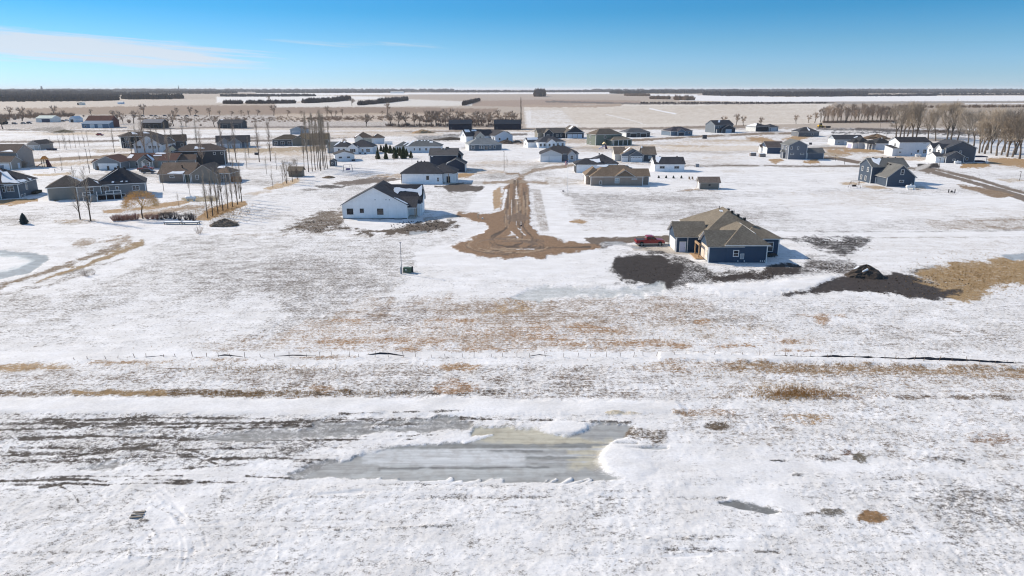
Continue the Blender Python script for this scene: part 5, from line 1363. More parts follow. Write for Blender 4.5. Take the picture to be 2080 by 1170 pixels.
h = House('ranch_house', 'taupe brown house with white porch posts and front gable behind the row of slim trees', 'house', (325, 370.5), 0, (128, 118, 110), (116, 100, 88))
h.wing(325, 392, 0, 10, 2.95, 'gx', 3.2); h.wing(390, 442, -.4, 9, 3.0, 'gy', 3.0, wall=(130, 124, 116)); h.wing(436, 468, 1.2, 9.5, 3.0, 'hx', 2.0, wall=(120, 112, 106))
h.win(0, 'S', 351, 1.7, 1.4, .55, 1).snow(0, 'S', [(.28, .04), (.72, .04), (.74, .26), (.40, .22)]).vent(0, 'S', .62, .55, .3, .9).win(1, 'S', 402, 1.2, .9, 1.3, 1).win(2, 'S', 455, .4, 1.4, 2.0, 2)
for p_ in (374, 377, 387.5): h.post(h.lx(p_, -.5), -.5, 0, 2.9, .08)
h.part('porch_recess_panel', h.lx(375), h.lx(388), -.06, -.003, .1, 2.8, mat('recess_shade_tone', (70, 80, 74), .7)); h.snow(2, 'S', [(.1, .7), (.5, .7), (.5, .98), (.15, .98)])  # recess shade painted as a dark panel on the wall
b = MB()
for k in range(14): b.box(h.lx(467, 2) + .3 * k, h.lx(467, 2) + .3 * k + .26, 2, 2.06, -.2, 1.8)
b.build('fence_panel', mat('cedar_boards', (150, 104, 72), .8, .25, 3), h.root)

h = House('ranch_house', 'grey craftsman house with twin front gables and black roof beyond the slim trees', 'house', (441, 301), 20, (150, 152, 158), (66, 66, 70))
h.wing(0, 17, 0, 11, 3.2, 'gx', 3.0, px=False); h.wing(.8, 7.2, -2, 5, 3.1, 'gy', 2.2, px=False); h.wing(6.4, 12.6, -2.6, 5, 3.1, 'gy', 2.3, px=False)
h.gar(1, 'S', .5, 4.4, 2.2, (214, 212, 216)).gar(2, 'S', .5, 4.4, 2.2, (214, 212, 216)).post(14.5, -1.8, 0, 3.1, .12).post(16.6, -1.8, 0, 3.1, .12).part('porch_roof', 12.6, 17, -2, 0, 2.9, 3.15, shingle((66, 66, 70)))
h.part('sunlit_end_wall', -.06, -.003, .2, 10.8, 0, 3.1, mat('sunlit_wall_tone', (206, 208, 206), .6))  # left end lightened by colour to look sunlit

h = House('ranch_house', 'taupe ranch house with dark roof half hidden by the tall poplar stand', 'house', (554, 296.5), 10, (122, 116, 104), (84, 76, 68))
h.wing(554, 612, 0, 12, 3.4, 'hx', 2.6, wall=(82, 88, 92)); h.wing(594, 620, -1.8, 8, 3.3, 'gy', 2.0); h.wing(612, 668, 2, 12, 3.3, 'gx', 2.9, roof=(122, 106, 82))
for p_ in (.12, .35, .6): h.win(0, 'S', p_, .6, 1.8, 1.8, 2)
h.snow(0, 'W', [(.1, .1), (.9, .1), (.5, .9)])
h = House('garage', 'small grey blue gabled garage with a snow patch on its roof behind the poplar stand', 'garage', (590, 273), 0, (150, 158, 166), (82, 80, 82))
h.wing(590, 619, 0, 11, 3.4, 'gy', 1.9).snow(0, 'W', [(.1, .4), (.5, .4), (.5, .9), (.1, .9)])
h.gar(0, 'S', .4, 4.6, 2.3, (164, 170, 178))

# --- white hip houses left of centre
h = House('ranch_house', 'white house with charcoal hip roof and projecting front gable beside the small evergreens', 'house', (707, 313.5), 0, (226, 229, 232), (64, 66, 72))
h.wing(707, 757, 1.5, 13, 3.4, 'hx', 3.3); h.wing(707, 728, 0, 7, 3.3, 'gy', 1.8); h.wing(679, 712, 3.5, 13, 3.3, 'hx', 2.7)
x0 = h.w[2]['x0']; h.wing(x0 - 3.5, x0 + 2, 4.5, 12.5, 3.0, 'gx', 2.4, px=False, wall=(150, 154, 158), roof=(108, 112, 112))
h.win(1, 'S', 717, 1.1, 2.6, 1.5, 3).win(0, 'S', 737, 1.2, .8, 1.2, 1).win(0, 'S', 748, 1.1, 1.8, 1.4, 2).win(2, 'S', 689, 1.1, .9, 1.3).win(2, 'S', 699, 1.1, 1.0, 1.3).win(0, 'S', 731, .1, 1.4, .7, 2).win(0, 'S', 742, .1, 1.0, .6, 1)
h.snow(2, 'S', [(.04, .15), (.26, .5), (.36, .95), (.28, .9), (.1, .4)]).snow(1, 'E', [(.05, .1), (.35, .1), (.25, .45)]).snow(2, 'S', [(.50, .7), (.62, .7), (.6, .98), (.5, .95)])
h = House('garage', 'low white outbuilding with dark gable roof beside the small dark garden shed', 'garage', (681, 327.5), 18, (224, 226, 228), (70, 68, 68))
h.wing(681, 720, 0, 9, 2.9, 'gy', 1.2).win(0, 'S', .28, 1.3, 1.2, .55, 1, mat('grey_trim', (150, 152, 154), .5)).win(0, 'S', .7, 1.3, 1.2, .55, 1, mat('grey_trim', (150, 152, 154), .5)).part('wood_stack', 7.2, 8.6, -.9, -.1, -.1, .6, mat('dark_timber', (50, 50, 60), .9))
h = House('shed', 'small dark grey garden shed with a white window beside the poplar trunks', 'shed', (670, 337), 0, (88, 94, 102), (84, 86, 90))
h.wing(670, 682, 0, 2.6, 2.0, 'gy', .7, ov=.2).win(0, 'S', 675.5, .8, .5, .6, 1)
h = House('ranch_house', 'cream house with brown hip roof and a white garage door beside a white fence', 'house', (756, 292.5), 12, (206, 200, 188), (92, 80, 72))
h.wing(756, 781, 0, 9, 3.4, 'hp', 2.3, wall=(200, 202, 202)); h.wing(721, 757, 4, 15, 3.3, 'hx', 3.2, y_at=2); h.wing(722, 738, 1.5, 8, 3.2, 'gy', 1.7, wall=(214, 210, 200), y_at=1.5)
h.gar(0, 'S', .5, 5.0, 2.4, (208, 214, 220)).snow(1, 'W', [(.1, .1), (.8, .1), (.5, .8)]).snow(0, 'W', [(.2, .5), (.6, .5), (.5, .9)])
h.part('sunlit_end_wall', h.w[0]['x0'] - .06, h.w[0]['x0'] - .004, .2, 8.8, 0, 3.3, mat('sunlit_cream', (224, 222, 206), .6))  # cream west end, brightened in colour as if by sun
h = House('ranch_house', 'low white ranch house with wide grey hip roof behind the evergreen clump', 'house', (824, 310.5), 0, (214, 218, 222), (98, 102, 104))
h.wing(824, 895, 0, 12, 3.2, 'hx', 2.9); x0 = h.w[0]['x0']; h.wing(x0 - 5.5, x0 + 2, 2.2, 10, 3.0, 'hx', 2.3, px=False)
for p_, w_ in ((842, .6), (853, .8), (866, 1.0), (874, .6), (886, .9)): h.win(0, 'S', p_, 1.2, w_, 1.1, 1)
h.snow(0, 'S', [(.03, .05), (.09, .05), (.26, .95), (.20, .9)]).snow(1, 'S', [(.5, .2), (.6, .3), (.9, .9), (.75, .9)])
for u in (.3, .42, .5, .6): h.snow(0, 'S', [(u, .82), (u + .04, .82), (u + .04, .92), (u, .92)])
h.snow(0, 'S', [(.66, .6), (.76, .55), (.74, .75), (.66, .75)])

# --- barns and sheds on the far left
DKM = mat('charcoal_metal', (70, 74, 80), .6, .1, .5, 'seam')
h = House('barn', 'charcoal metal barn with pale end wall standing behind the black roofed grey house', 'barn', (443, 261), 0, (74, 80, 84), (62, 64, 70), trim=mat('grey_trim', (150, 152, 154), .5))
h.wing(443, 491, 0, 12, 4.3, 'gx', 2.6); h.gar(0, 'S', .3, 4.0, 3.2, (60, 66, 72)).gar(0, 'S', .75, 4.0, 3.2, (60, 66, 72)); h.snow(0, 'S', [(.06, .8), (.16, .8), (.16, .95), (.06, .95)])
h = House('barn', 'dark brown barn with grey metal roof standing beyond the dark modern house', 'barn', (289, 261), 0, (74, 68, 64), mat('grey_metal_roof', (92, 96, 106), .5, .1, .5, 'seam'), trim=mat('grey_trim', (120, 122, 126), .5))
h.wing(289, 329, 0, 12, 4.6, 'gx', 2.4); h.gar(0, 'S', .3, 3.6, 3.2, (58, 54, 52)).gar(0, 'S', .7, 3.6, 3.2, (58, 54, 52))
BLUEM = mat('blue_metal', (96, 122, 146), .45, .08, .5, 'seam')
h = House('barn', 'big blue metal barn with maroon upper roof and two pale doors at far left', 'barn', (167, 260), 0, BLUEM, mat('blue_metal_roof', (84, 112, 140), .45, .08, .5, 'seam'), trim=WHITEP)
h.wing(167, 222, 0, 7, 3.4, 'sy', 2.0); h.wing(176, 226, 6.9, 20, 5.2, 'gx', 4.2, wall=(96, 56, 54), roof=(86, 52, 50), y_at=6.9)
h.gar(0, 'S', 188, 3.4, 2.8, (200, 208, 212)).gar(0, 'S', 204, 3.4, 2.8, (200, 208, 212)).win(0, 'S', 174, .9, 1.2, 1.0); h.snow(1, 'E', [(.1, .1), (.2, .1), (.2, .2)])
h = House('pole_barn', 'white pole barn with open blue shaded front and pale green metal roof', 'barn', (74, 248.5), 0, (222, 222, 220), mat('pale_green_metal', (176, 190, 184), .5, .06, .5, 'seam'), trim=WHITEP)
h.wing(74, 106, 0, 14, 3.8, 'gx', 2.3); h.gar(0, 'S', .62, 8.0, 3.2, (52, 66, 92))  # blue-dark door panels stand in for the shadow inside the open front
h = House('hoop_shed', 'small white shed with dark doorway between the pole barn and the blue barn', 'shed', (141, 248.5), 0, (214, 220, 226), (206, 212, 218), trim=WHITEP)
h.wing(141, 154, 0, 12, 3.2, 'gy', 2.4, ov=.2); h.gar(0, 'S', .45, 2.8, 2.8, (52, 52, 60))
h = House('farm_building', 'long low white farm building on the horizon left of centre', 'building', (793, 189.5), 0, (226, 226, 224), (216, 216, 214), trim=WHITEP)
h.wing(793, 819, 0, 40, 9, 'gx', 3.5)
h = House('farm_shed', 'tiny pale farm shed in the distant snow field at left', 'shed', (161, 213.5), 0, (220, 216, 206), (206, 204, 200), trim=WHITEP)
h.wing(161, 169, 0, 8, 4.5, 'gy', 1.5); h.wing(157, 160.5, 2, 8, 3.5, 'gy', 1.2, wall=(60, 60, 64))
h = House('farm_shed', 'tiny pale blue farm shed in the distant field right of the other', 'shed', (239, 211.5), 0, (196, 208, 224), (214, 220, 226), trim=WHITEP)
h.wing(239, 249, 0, 8, 3.6, 'gx', 1.4)
# ------------------------------------------------------------------ trees
DBARK = mat('dark_bark', (88, 76, 66), .9, .3, 2.0, 'rough')
BARK = mat('bark', (108, 97, 87), .9, .3, 2.0, 'rough')
TWIG = mat('bare_twigs', (158, 145, 129), .9, .25, .6)
TWIG2 = mat('grey_brown_twigs', (166, 148, 132), .9, .25, .6)
TWIGR = mat('reddish_twigs', (158, 116, 100), .9, .25, .6)
TWIGG = mat('golden_twigs', (198, 160, 100), .9, .25, .6)
GREEN = mat('spruce_needles', (98, 104, 72), .9, .35, 1.2)
GREENB = mat('blue_spruce_needles', (80, 94, 94), .9, .35, 1.2)

def rv(d, ang, rnd):
    """a direction at about ang from d"""
    d = Vector(d).normalized()
    a = d.orthogonal().normalized(); b = d.cross(a)
    t = rnd.uniform(0, 2 * pi)
    return (d * cos(ang) + (a * cos(t) + b * sin(t)) * sin(ang)).normalized()

def spreading(H, seed, levels=6, first=.22, spread=.48, dense=3, tw=.045, up=.12, stems=1, r0=.018, lean=0.0):
    """forked open-crowned bare tree: returns trunk and crown builders"""
    rnd = random.Random(seed)
    T, Cn = MB(), MB()
    def twig(q, d, L):
        m = q + rv(d, rnd.uniform(.15, .55), rnd) * L * .5
        e = m + (rv(d, rnd.uniform(.2, .7), rnd) + Vector((0, 0, .25))).normalized() * L * .5
        Cn.tube(q, m, tw * .55, tw * .42, 3); Cn.tube(m, e, tw * .42, tw * .2, 3)
    def limb(p, d, L, r, lv):
        n = 3 if lv < 2 else 2
        mbx = T if lv < 2 else Cn
        q = Vector(p)
        for k in range(n):
            d = (Vector(d) + Vector((rnd.uniform(-.13, .13), rnd.uniform(-.13, .13), rnd.uniform(-.02, up)))).normalized()
            e = q + d * (L / n)
            mbx.tube(q, e, r * (1 - .3 * k / n), r * (1 - .3 * (k + 1) / n), 5 if lv < 2 else 3)
            q = e
            if lv >= 1 and k < n - 1 and lv < levels - 1 and rnd.random() < .7:
                limb(q, rv(d, rnd.uniform(.5, .95), rnd), L * rnd.uniform(.5, .75), max(tw * .5, r * .4), lv + 2)
            if lv >= 3 and rnd.random() < .8:
                twig(q, rv(d, rnd.uniform(.4, .9), rnd), H * rnd.uniform(.05, .10))
        if lv >= levels:
            for k in range(dense):
                twig(q, rv(d, rnd.uniform(.1, .6), rnd), H * rnd.uniform(.05, .11))
            return
        m = 2 if rnd.random() < .7 else 3
        for k in range(m):
            a = rnd.uniform(.45, 1.15) * spread * (1.0 if lv else .8)
            limb(q, rv(d, a, rnd), L * rnd.uniform(.68, .96), max(tw * .5, r * .66), lv + 1)
    for s in range(stems):
        d0 = Vector((lean + rnd.uniform(-.06, .06), rnd.uniform(-.05, .05), 1)) if stems == 1 else rv((0, 0, 1), rnd.uniform(.05, .3), rnd)
        limb((0, 0, -.3), d0, H * first, H * r0, 0)
    z = max(v[2] for v in Cn.v)                                   # bring the tree to its stated height
    f = H / z
    for b_ in (T, Cn): b_.v = [(x * f, y * f, zz * f if zz > 0 else zz) for x, y, zz in b_.v]
    return T, Cn

def poplar(H, seed, base=.15, nb=60, ang=.42, blen=.20, tw=.04, r0=.011, lean=0.0, sub=4):
    rnd = random.Random(seed)
    T, Cn = MB(), MB()
    p = Vector((0, 0, -.3)); n = 9
    pts = [p.copy()]
    for k in range(n):
        p = p + Vector((lean + rnd.uniform(-.035, .035), rnd.uniform(-.035, .035), 1)) * (H / n)
        pts.append(p.copy())
    rad = lambda t: max(tw * .4, H * r0 * (1 - t) ** .8)
    for k in range(n): T.tube(pts[k], pts[k + 1], rad(k / n), rad((k + 1) / n), 5)
    for k in range(nb):
        t = base + (1 - base) * (rnd.random() ** .9) * .97
        i = min(n - 1, int(t * n)); q = pts[i].lerp(pts[i + 1], t * n - i)
        L = H * blen * (1.15 - .75 * t) * rnd.uniform(.6, 1.2)
        d = rv((0, 0, 1), ang * rnd.uniform(.6, 1.25), rnd)
        d2 = (d + Vector((0, 0, .5))).normalized()
        m = q + d * L * .5; e = m + d2 * L * .5
        r = max(tw * .5, rad(t) * .38)
        Cn.tube(q, m, r, r * .7, 3); Cn.tube(m, e, r * .7, tw * .3, 3)
        for s in range(sub):
            f = rnd.uniform(.2, 1)
            b = q.lerp(m, f * 2) if f < .5 else m.lerp(e, f * 2 - 1)
            Cn.tube(b, b + rv(d2, rnd.uniform(.3, .7), rnd) * L * rnd.uniform(.25, .5), tw * .45, tw * .22, 3)
    return T, Cn

def bush(H, W, seed, n=60, tw=.035, droop=0.0):
    rnd = random.Random(seed)
    b = MB()
    for k in range(n):
        a, rr = rnd.uniform(0, 2 * pi), rnd.random() ** .5
        p = Vector((cos(a) * W * .18 * rr, sin(a) * W * .18 * rr, -.1))
        tip = Vector((cos(a) * W * .5 * rr, sin(a) * W * .5 * rr, H * (1 - .35 * rr * rr) * rnd.uniform(.7, 1.05)))
        m = p.lerp(tip, .5) + Vector((rnd.uniform(-.1, .1), rnd.uniform(-.1, .1), 0)) * W
        b.tube(p, m, tw, tw * .8, 3); b.tube(m, tip, tw * .8, tw * .3, 3)
        for s in range(2):
            q = m.lerp(tip, rnd.uniform(.1, .8)); b.tube(q, q + rv(tip - m, rnd.uniform(.3, .8), rnd) * H * .25, tw * .5, tw * .2, 3)
    return b

def conifer(H, W, seed, n=420, pw=.6):
    rnd = random.Random(seed)
    T, Cn = MB(), MB()
    T.tube((0, 0, -.3), (0, 0, H * .95), H * .025, .02, 6)
    for k in range(n):
        t = rnd.random() ** 1.5
        z = H * (.05 + .95 * t)
        R_ = W * .5 * (1 - t) ** pw * min(1.0, .6 + 3 * t) * rnd.uniform(.55, 1.12) + .05
        a = rnd.uniform(0, 2 * pi)
        d = Vector((cos(a), sin(a), 0)); s = Vector((-sin(a), cos(a), 0))
        q0 = d * R_ * .15 + Vector((0, 0, z)); q1 = d * R_ + Vector((0, 0, z - R_ * rnd.uniform(.05, .4)))
        w = R_ * rnd.uniform(.16, .3) + .04
        Cn.poly([q0, q0.lerp(q1, .6) + s * w, q1, q0.lerp(q1, .6) - s * w])
        Cn.poly([q0 + Vector((0, 0, w * .4)), q0.lerp(q1, .6) + Vector((0, 0, w * .8)), q1, q0.lerp(q1, .6) - Vector((0, 0, w * .5))])
    return T, Cn

def tree_proto(key, fn, bark, twig):
    T, Cn = fn
    return T.mesh(key + '_trunk', bark, fix=False), Cn.mesh(key + '_crown', twig, fix=False)
PROTO = {}
def plant(name, key, px, py, label, cat='tree', group=None, s=1.0, rz=None, rnd=random.Random(9)):
    x, y = gp(px, py)
    tm, cm = PROTO[key]
    o = empty(name, (x, y, 0), rnd.uniform(0, 6.28) if rz is None else rz, label, cat, group)
    o.scale = (s, s, s)
    if tm is not None: link('trunk', tm, o)
    link('crown', cm, o)
    return o
for i in range(4):
    PROTO['cotton%d' % i] = tree_proto('cottonwood', spreading(24.5, 100 + i, 5, .17, .50, 3, .085, .17, lean=(.06, -.05, .1, 0)[i]), BARK, TWIG)
for i in range(4):
    PROTO['wind%d' % i] = tree_proto('windbreak_tree', spreading(16.5, 140 + i, 4, .20, .42, 4, .07, .22, stems=(2, 3, 3, 2)[i], r0=.013), BARK, TWIG2)
for i in range(4):
    PROTO['poplar%d' % i] = tree_proto('tall_poplar', poplar(21, 200 + i, .30, 120, .30, .19, .045, .009, sub=4, lean=(.02, -.03, .04, -.01)[i]), BARK, TWIG)
for i in range(4):
    PROTO['slim%d' % i] = tree_proto('slim_tree', poplar(12, 220 + i, .18, 58, .36, .22, .035, .0125, sub=4, lean=(.0, -.02, .02, .01)[i]), DBARK, TWIG)
for i in range(3):
    PROTO['mid%d' % i] = tree_proto('roadside_tree', poplar(16, 240 + i, .2, 70, .48, .24, .05, .013, sub=5), DBARK, TWIG2)
for i in range(4):
    PROTO['orch%d' % i] = tree_proto('orchard_tree', spreading(9.5, 260 + i, 4, .14, .66, 6, .075, .08, r0=.022), BARK, TWIG2)
for i in range(3):
    PROTO['young%d' % i] = tree_proto('young_tree', poplar(5.5, 280 + i, .3, 26, .45, .3, .022, .012, sub=3), BARK, TWIG)
for i in range(3):
    PROTO['bush%d' % i] = (None, bush(3.2, 3.6, 300 + i, 80, .06).mesh('bush', TWIG2, fix=False))
for i in range(2):
    PROTO['redbush%d' % i] = (None, bush(1.5, 2.0, 320 + i, 60, .03).mesh('red_bush', TWIGR, fix=False))
for i in range(3):
    PROTO['pine%d' % i] = tree_proto('evergreen', conifer(5, 3.3, 340 + i, 700), BARK, GREEN)
PROTO['bluepine'] = tree_proto('blue_spruce', conifer(2.6, 2.2, 350, 620, .55), BARK, GREENB)
ORD = ['leftmost', 'second from the left', 'third from the left', 'fourth from the left', 'fifth from the left', 'sixth from the left', 'seventh from the left', 'eighth from the left', 'ninth from the left', 'tenth from the left',
       'eleventh from the left', 'twelfth from the left', 'thirteenth from the left', 'fourteenth from the left', 'fifteenth from the left', 'sixteenth from the left', 'seventeenth from the left', 'eighteenth from the left', 'nineteenth from the left', 'twentieth from the left', 'twenty-first from the left', 'twenty-second from the left', 'twenty-third from the left', 'twenty-fourth from the left', 'twenty-fifth from the left', 'twenty-sixth from the left', 'twenty-seventh from the left', 'twenty-eighth from the left']
def row(name, keys, spots, what, cat, group, ss=(0.9, 1.1), seed=1):
    rnd = random.Random(seed)
    spots = sorted(spots)
    n = len(spots)
    for i, sp in enumerate(spots):
        s = rnd.uniform(*ss) * (sp[2] if len(sp) > 2 else 1)
        pos = ORD[i] if i < n - 1 else 'rightmost'
        plant(name, keys[i % len(keys)] if len(sp) < 4 else sp[3], sp[0], sp[1], '%s, %s' % (what, pos), cat, group, s)

# the two bare trees and the golden willow at the left
PROTO['oak0'] = tree_proto('bare_yard_tree', poplar(11.5, 401, .15, 60, .62, .30, .035, .016, lean=-.03, sub=6), DBARK, TWIG)
PROTO['oak1'] = tree_proto('bare_yard_tree', poplar(12.5, 402, .2, 50, .5, .26, .035, .015, lean=-.04, sub=5), DBARK, TWIG)
plant('bare_tree', 'oak0', 163, 445, 'bare wide branching tree standing left of its twin near the small round spruce', group='bare yard trees', s=1.0)
plant('bare_tree', 'oak1', 184, 448, 'bare taller tree just left of the golden willow', group='bare yard trees', s=1.0)
def willow():
    rnd = random.Random(77)
    T, Cn = spreading(5.8, 405, 3, .24, .66, 2, .045, .08, r0=.032)
    for k in range(2300):
        a, e = rnd.uniform(0, 2 * pi), math.asin(rnd.uniform(-.15, 1))
        rr = rnd.uniform(.72, 1.03)
        q = Vector((cos(a) * cos(e) * 3.9 * rr, sin(a) * cos(e) * 3.9 * rr, 3.3 + sin(e) * 3.4 * rr))
        d = Vector((cos(a) * .5, sin(a) * .5, rnd.uniform(-.5, .9))).normalized()
        Cn.tube(q, q + d * rnd.uniform(.35, .9), .026, .010, 3)
    return T, Cn
PROTO['willow'] = tree_proto('willow', willow(), BARK, TWIGG)
plant('willow_tree', 'willow', 290, 443, 'round golden willow in front of the grey house with the deck', s=1.0)
plant('spruce_tree', 'bluepine', 49, 454, 'small dark round spruce alone on the snow at left', s=.98)
row('slim_tree', ['slim%d' % i for i in range(4)], [(422, 443), (432, 438.5), (443, 433.5), (453, 428.5), (463, 424.5), (472.5, 420), (482.5, 415.5), (491, 411), (447, 420, .8), (487, 404, .85)],
  'slim bare tree on the strip of golden grass', 'tree', 'row of slim trees on golden grass', (.92, 1.06), 3)
row('roadside_tree', ['mid%d' % i for i in range(3)], [(455, 330), (480, 329.5), (527, 328.5), (549.5, 327.5)], 'tall bare tree along the curved street', 'tree', 'bare trees along the curved street', (.92, 1.08), 5)
row('young_tree', ['young%d' % i for i in range(3)], [(333, 388.5, 1.5), (386, 396.5, 1.2), (127, 345, 1.1), (163, 331, .9), (501.5, 341.5, 1.5), (562, 344.5, 1.3), (542, 354.5, 1.3), (554.5, 381.5, 1.25), (575, 376, 1.2), (363, 419, .8)],
  'young bare tree standing alone on the snow', 'tree', 'young trees on the left lawns', (.95, 1.05), 6)
PROTO['clump0'] = tree_proto('clump_tree', spreading(8.5, 411, 3, .3, .3, 3, .035, .3, stems=4, r0=.011), BARK, TWIG)
row('clump_tree', ['clump0'], [(583, 372.5), (594, 368.5, .85), (605, 364, .9)], 'many stemmed bare tree beside the small brown shelter', 'tree', 'many stemmed trees by the shelter', (.95, 1.05), 7)
row('tall_poplar', ['poplar%d' % i for i in range(4)], [(627, 349.5), (634.5, 348), (641, 346), (646, 344.5, .9), (651.5, 347.5), (650, 343, .95), (658.5, 344.5), (662, 341, .9), (665.5, 342.5), (672, 338, .85), (618, 340, .8), (656, 337, .9)],
  'tall bare poplar in the stand beside the white outbuilding', 'tree', 'stand of tall bare poplars', (.93, 1.07), 8)
row('young_tree', ['young%d' % i for i in range(3)], [(766, 331, .8), (800.5, 333, .8), (837, 334, .85), (872, 331, .8), (1030, 338, .9)], 'thin young tree in the white yard near the evergreens', 'tree', 'thin young trees in the yard', (.95, 1.05), 9)
row('evergreen', ['pine%d' % i for i in range(3)], [(767.5, 323, .95), (784, 323, .8), (766, 308, .7), (774, 307, .7), (780, 309, .75), (785, 310, 1.0), (793, 312, .95), (800, 312, .8), (803, 322, 1.15), (813, 317, 1.0), (820, 322, 1.2), (826, 318, .8), (835, 321, .8), (808, 311, .7)],
  'small evergreen of the clump before the low white ranch house', 'evergreen', 'clump of small evergreens', (.85, .97), 10)
row('young_tree', ['young%d' % i for i in range(3)], [(122, 303, 1.4), (132, 303, 1.5), (135, 304, 1.4), (144, 302, 1.4), (154, 301, 1.5), (163, 300, 1.4), (172, 299, 1.5), (180, 297, 1.5), (105, 306, 1.3)], 'thin bare tree of the row right of the beige garage', 'tree', 'thin tree row by the beige garage', (.95, 1.1), 11)
row('roadside_tree', ['slim0', 'slim2', 'slim3', 'mid1'], [(233, 311, 1.1), (269, 319, 1.1), (280, 316, 1.2), (297, 324, 1.3), (313, 318, 1.3), (324, 317, 1.2), (341, 311, 1.3), (352, 309, 1.2), (376, 306, 1.2), (401, 299, 1.2), (412, 339, 1.0), (345, 345, .8), (468, 334, .9), (506, 320, .8)],
  'thin bare tree rising among the left hand houses', 'tree', 'thin trees among the left hand houses', (.9, 1.1), 31)
# right side
row('windbreak_tree', ['wind%d' % i for i in range(4)], [(1668 + k * 5.35 + ((k * 7) % 5 - 2), 249 - (k % 3), .80 + .10 * ((k * 5) % 4)) for k in range(28)], 'bare tree of the windbreak at the stubble field', 'tree', 'windbreak at the stubble field', (.9, 1.1), 12)
row('cottonwood', ['cotton%d' % i for i in range(4)], [(1820, 282), (1828, 279, .9), (1843, 277, .95), (1854, 278, 1.05), (1861, 281, 1.05), (1885, 283, .9), (1923, 284), (1931, 284, 1.1), (1966, 291, .85), (1978, 297, .9), (1989, 311, .8), (1994, 309, .8), (2000, 312, .95), (2013, 311, .8), (2024, 316, .9), (2034, 315, .8), (2046, 318, .95), (2056, 319, .85), (2071, 322, .9), (2095, 324), (2120, 322, .9), (1900, 286, .85), (1944, 288, .9), (2005, 305, .95), (2040, 309, .9), (2062, 314, .95), (1836, 280, .85)],
  'big bare cottonwood behind the grey and white houses', 'tree', 'row of big bare cottonwoods', (.93, 1.05), 13)
row('orchard_tree', ['orch%d' % i for i in range(4)], [(744, 257), (793, 256), (810, 256), (825.5, 256), (841, 255), (852, 255, .8), (866, 256, 1.1), (877, 255, 1.1), (886, 256, 1.15), (896, 254, 1.1), (905, 255), (916, 246, 1.0), (930, 246), (944, 247, .95), (968, 255), (979, 256, 1.1), (992, 253), (1000, 250, .9), (1012, 247, .95), (1026, 248, .9), (1040, 247, .9), (1048, 250, .8)],
  'low bare tree in the old row behind the navy barns', 'tree', 'old tree row behind the navy barns', (1.15, 1.45), 14)
PROTO['column'] = tree_proto('lombardy_poplar', poplar(22, 430, .05, 190, .22, .12, .10, .012, sub=5), BARK, TWIG2)
plant('lombardy_poplar', 'column', 1058, 262, 'lone tall columnar bare poplar at the corner of the stubble field', s=1.12)
PROTO['round'] = tree_proto('field_tree', spreading(13, 440, 4, .13, .62, 5, .10, .08, r0=.02), BARK, TWIG2)
row('field_tree', ['round'], [(1470, 258, .75), (1495, 255, .95), (1510, 255, .7), (1546, 258, .75), (1617, 252, .7), (1655, 250, .85), (1643, 250, .7)], 'bare bushy tree at the near edge of the stubble field', 'tree', 'bushy trees at the field edge', (.9, 1.0), 15)
row('field_tree', ['round', 'orch1', 'orch2'], [(291, 233, 1.1), (358, 235, 1.1), (350, 236, .8), (388, 235, .9), (397, 235, .9), (426, 236, 1.1), (447, 236, .6), (470, 236, .7), (490, 236, .9), (506, 236, .6), (523, 235, .9), (556, 235, 1.0), (584, 236, .9), (612, 236, .7), (664, 236, .9), (673, 236, .9), (682, 236, .7), (696, 234, .6), (787, 232, 1.2), (548, 209, 2.0), (715, 215, 1.6), (776, 236, .8)],
  'bushy bare tree in the scrub belt left of centre', 'tree', 'bushy trees of the scrub belt', (.9, 1.1), 16)
row('field_tree', ['round', 'orch0', 'bush1'], [(6, 262, 1.0), (30, 243, 1.4), (45, 246, 1.2), (62, 240, 1.0), (100, 236, 1.1), (112, 236, 1.0), (130, 237, .9), (20, 236, 1.2), (170, 237, .8), (186, 236, .7), (228, 235, .7), (236, 236, .7), (238, 252, 1.0), (250, 251, 1.1), (262, 250, 1.1), (272, 251, .9), (345, 257, 1.1), (353, 256, 1.0), (378, 257, .9), (408, 256, .6), (436, 258, .8), (335, 255, .8)],
  'bare tree around the farmyard and barns at far left', 'tree', 'bare trees around the far left farmyard', (.9, 1.1), 17)
PROTO['farpine'] = tree_proto('farm_spruce', conifer(9, 5.5, 360, 260), BARK, GREENB)
row('farm_spruce', ['farpine'], [(5, 253), (12, 252, .9)], 'dark green spruce at the far left edge by the farmyard', 'evergreen', 'farmyard spruces', (.95, 1.05), 18)
row('red_bush', ['redbush%d' % i for i in range(2)], [(233, 448), (241, 447), (250, 447), (258, 446), (268, 446), (277, 445), (300, 444, .9), (311, 444), (320, 445)], 'low reddish shrub in the hedge under the willow', 'shrub', 'reddish hedge under the willow', (.9, 1.15), 19)
PROTO['sparsebush'] = (None, bush(3.2, 3.6, 330, 20, .05).mesh('bush', TWIG2, fix=False))
PROTO['greybush'] = (None, bush(1.9, 1.7, 325, 46, .035).mesh('grey_bush', mat('dark_grey_twigs', (92, 84, 84), .9, .25, .6), fix=False))
row('grey_shrub', ['greybush'], [(329, 445), (337, 443), (346, 443), (355, 444), (365, 447), (378, 446), (386, 446), (394, 448)], 'bare grey shrub of the hedge right of the willow', 'shrub', 'grey hedge right of the willow', (.85, 1.05), 20)
row('field_shrub', ['bush0', 'bush1', 'bush2'], [(404, 474, .6, 'sparsebush'), (178, 562, .35, 'sparsebush'), (171, 560, .4, 'sparsebush'), (189, 558, .3, 'sparsebush'), (57, 384, 1.0), (48, 340, 1.1), (700, 290, .8), (1190, 331, .6), (1198, 330, .5)], 'leafless shrub standing on its own', 'shrub', 'leafless single shrubs', (.9, 1.05), 21)
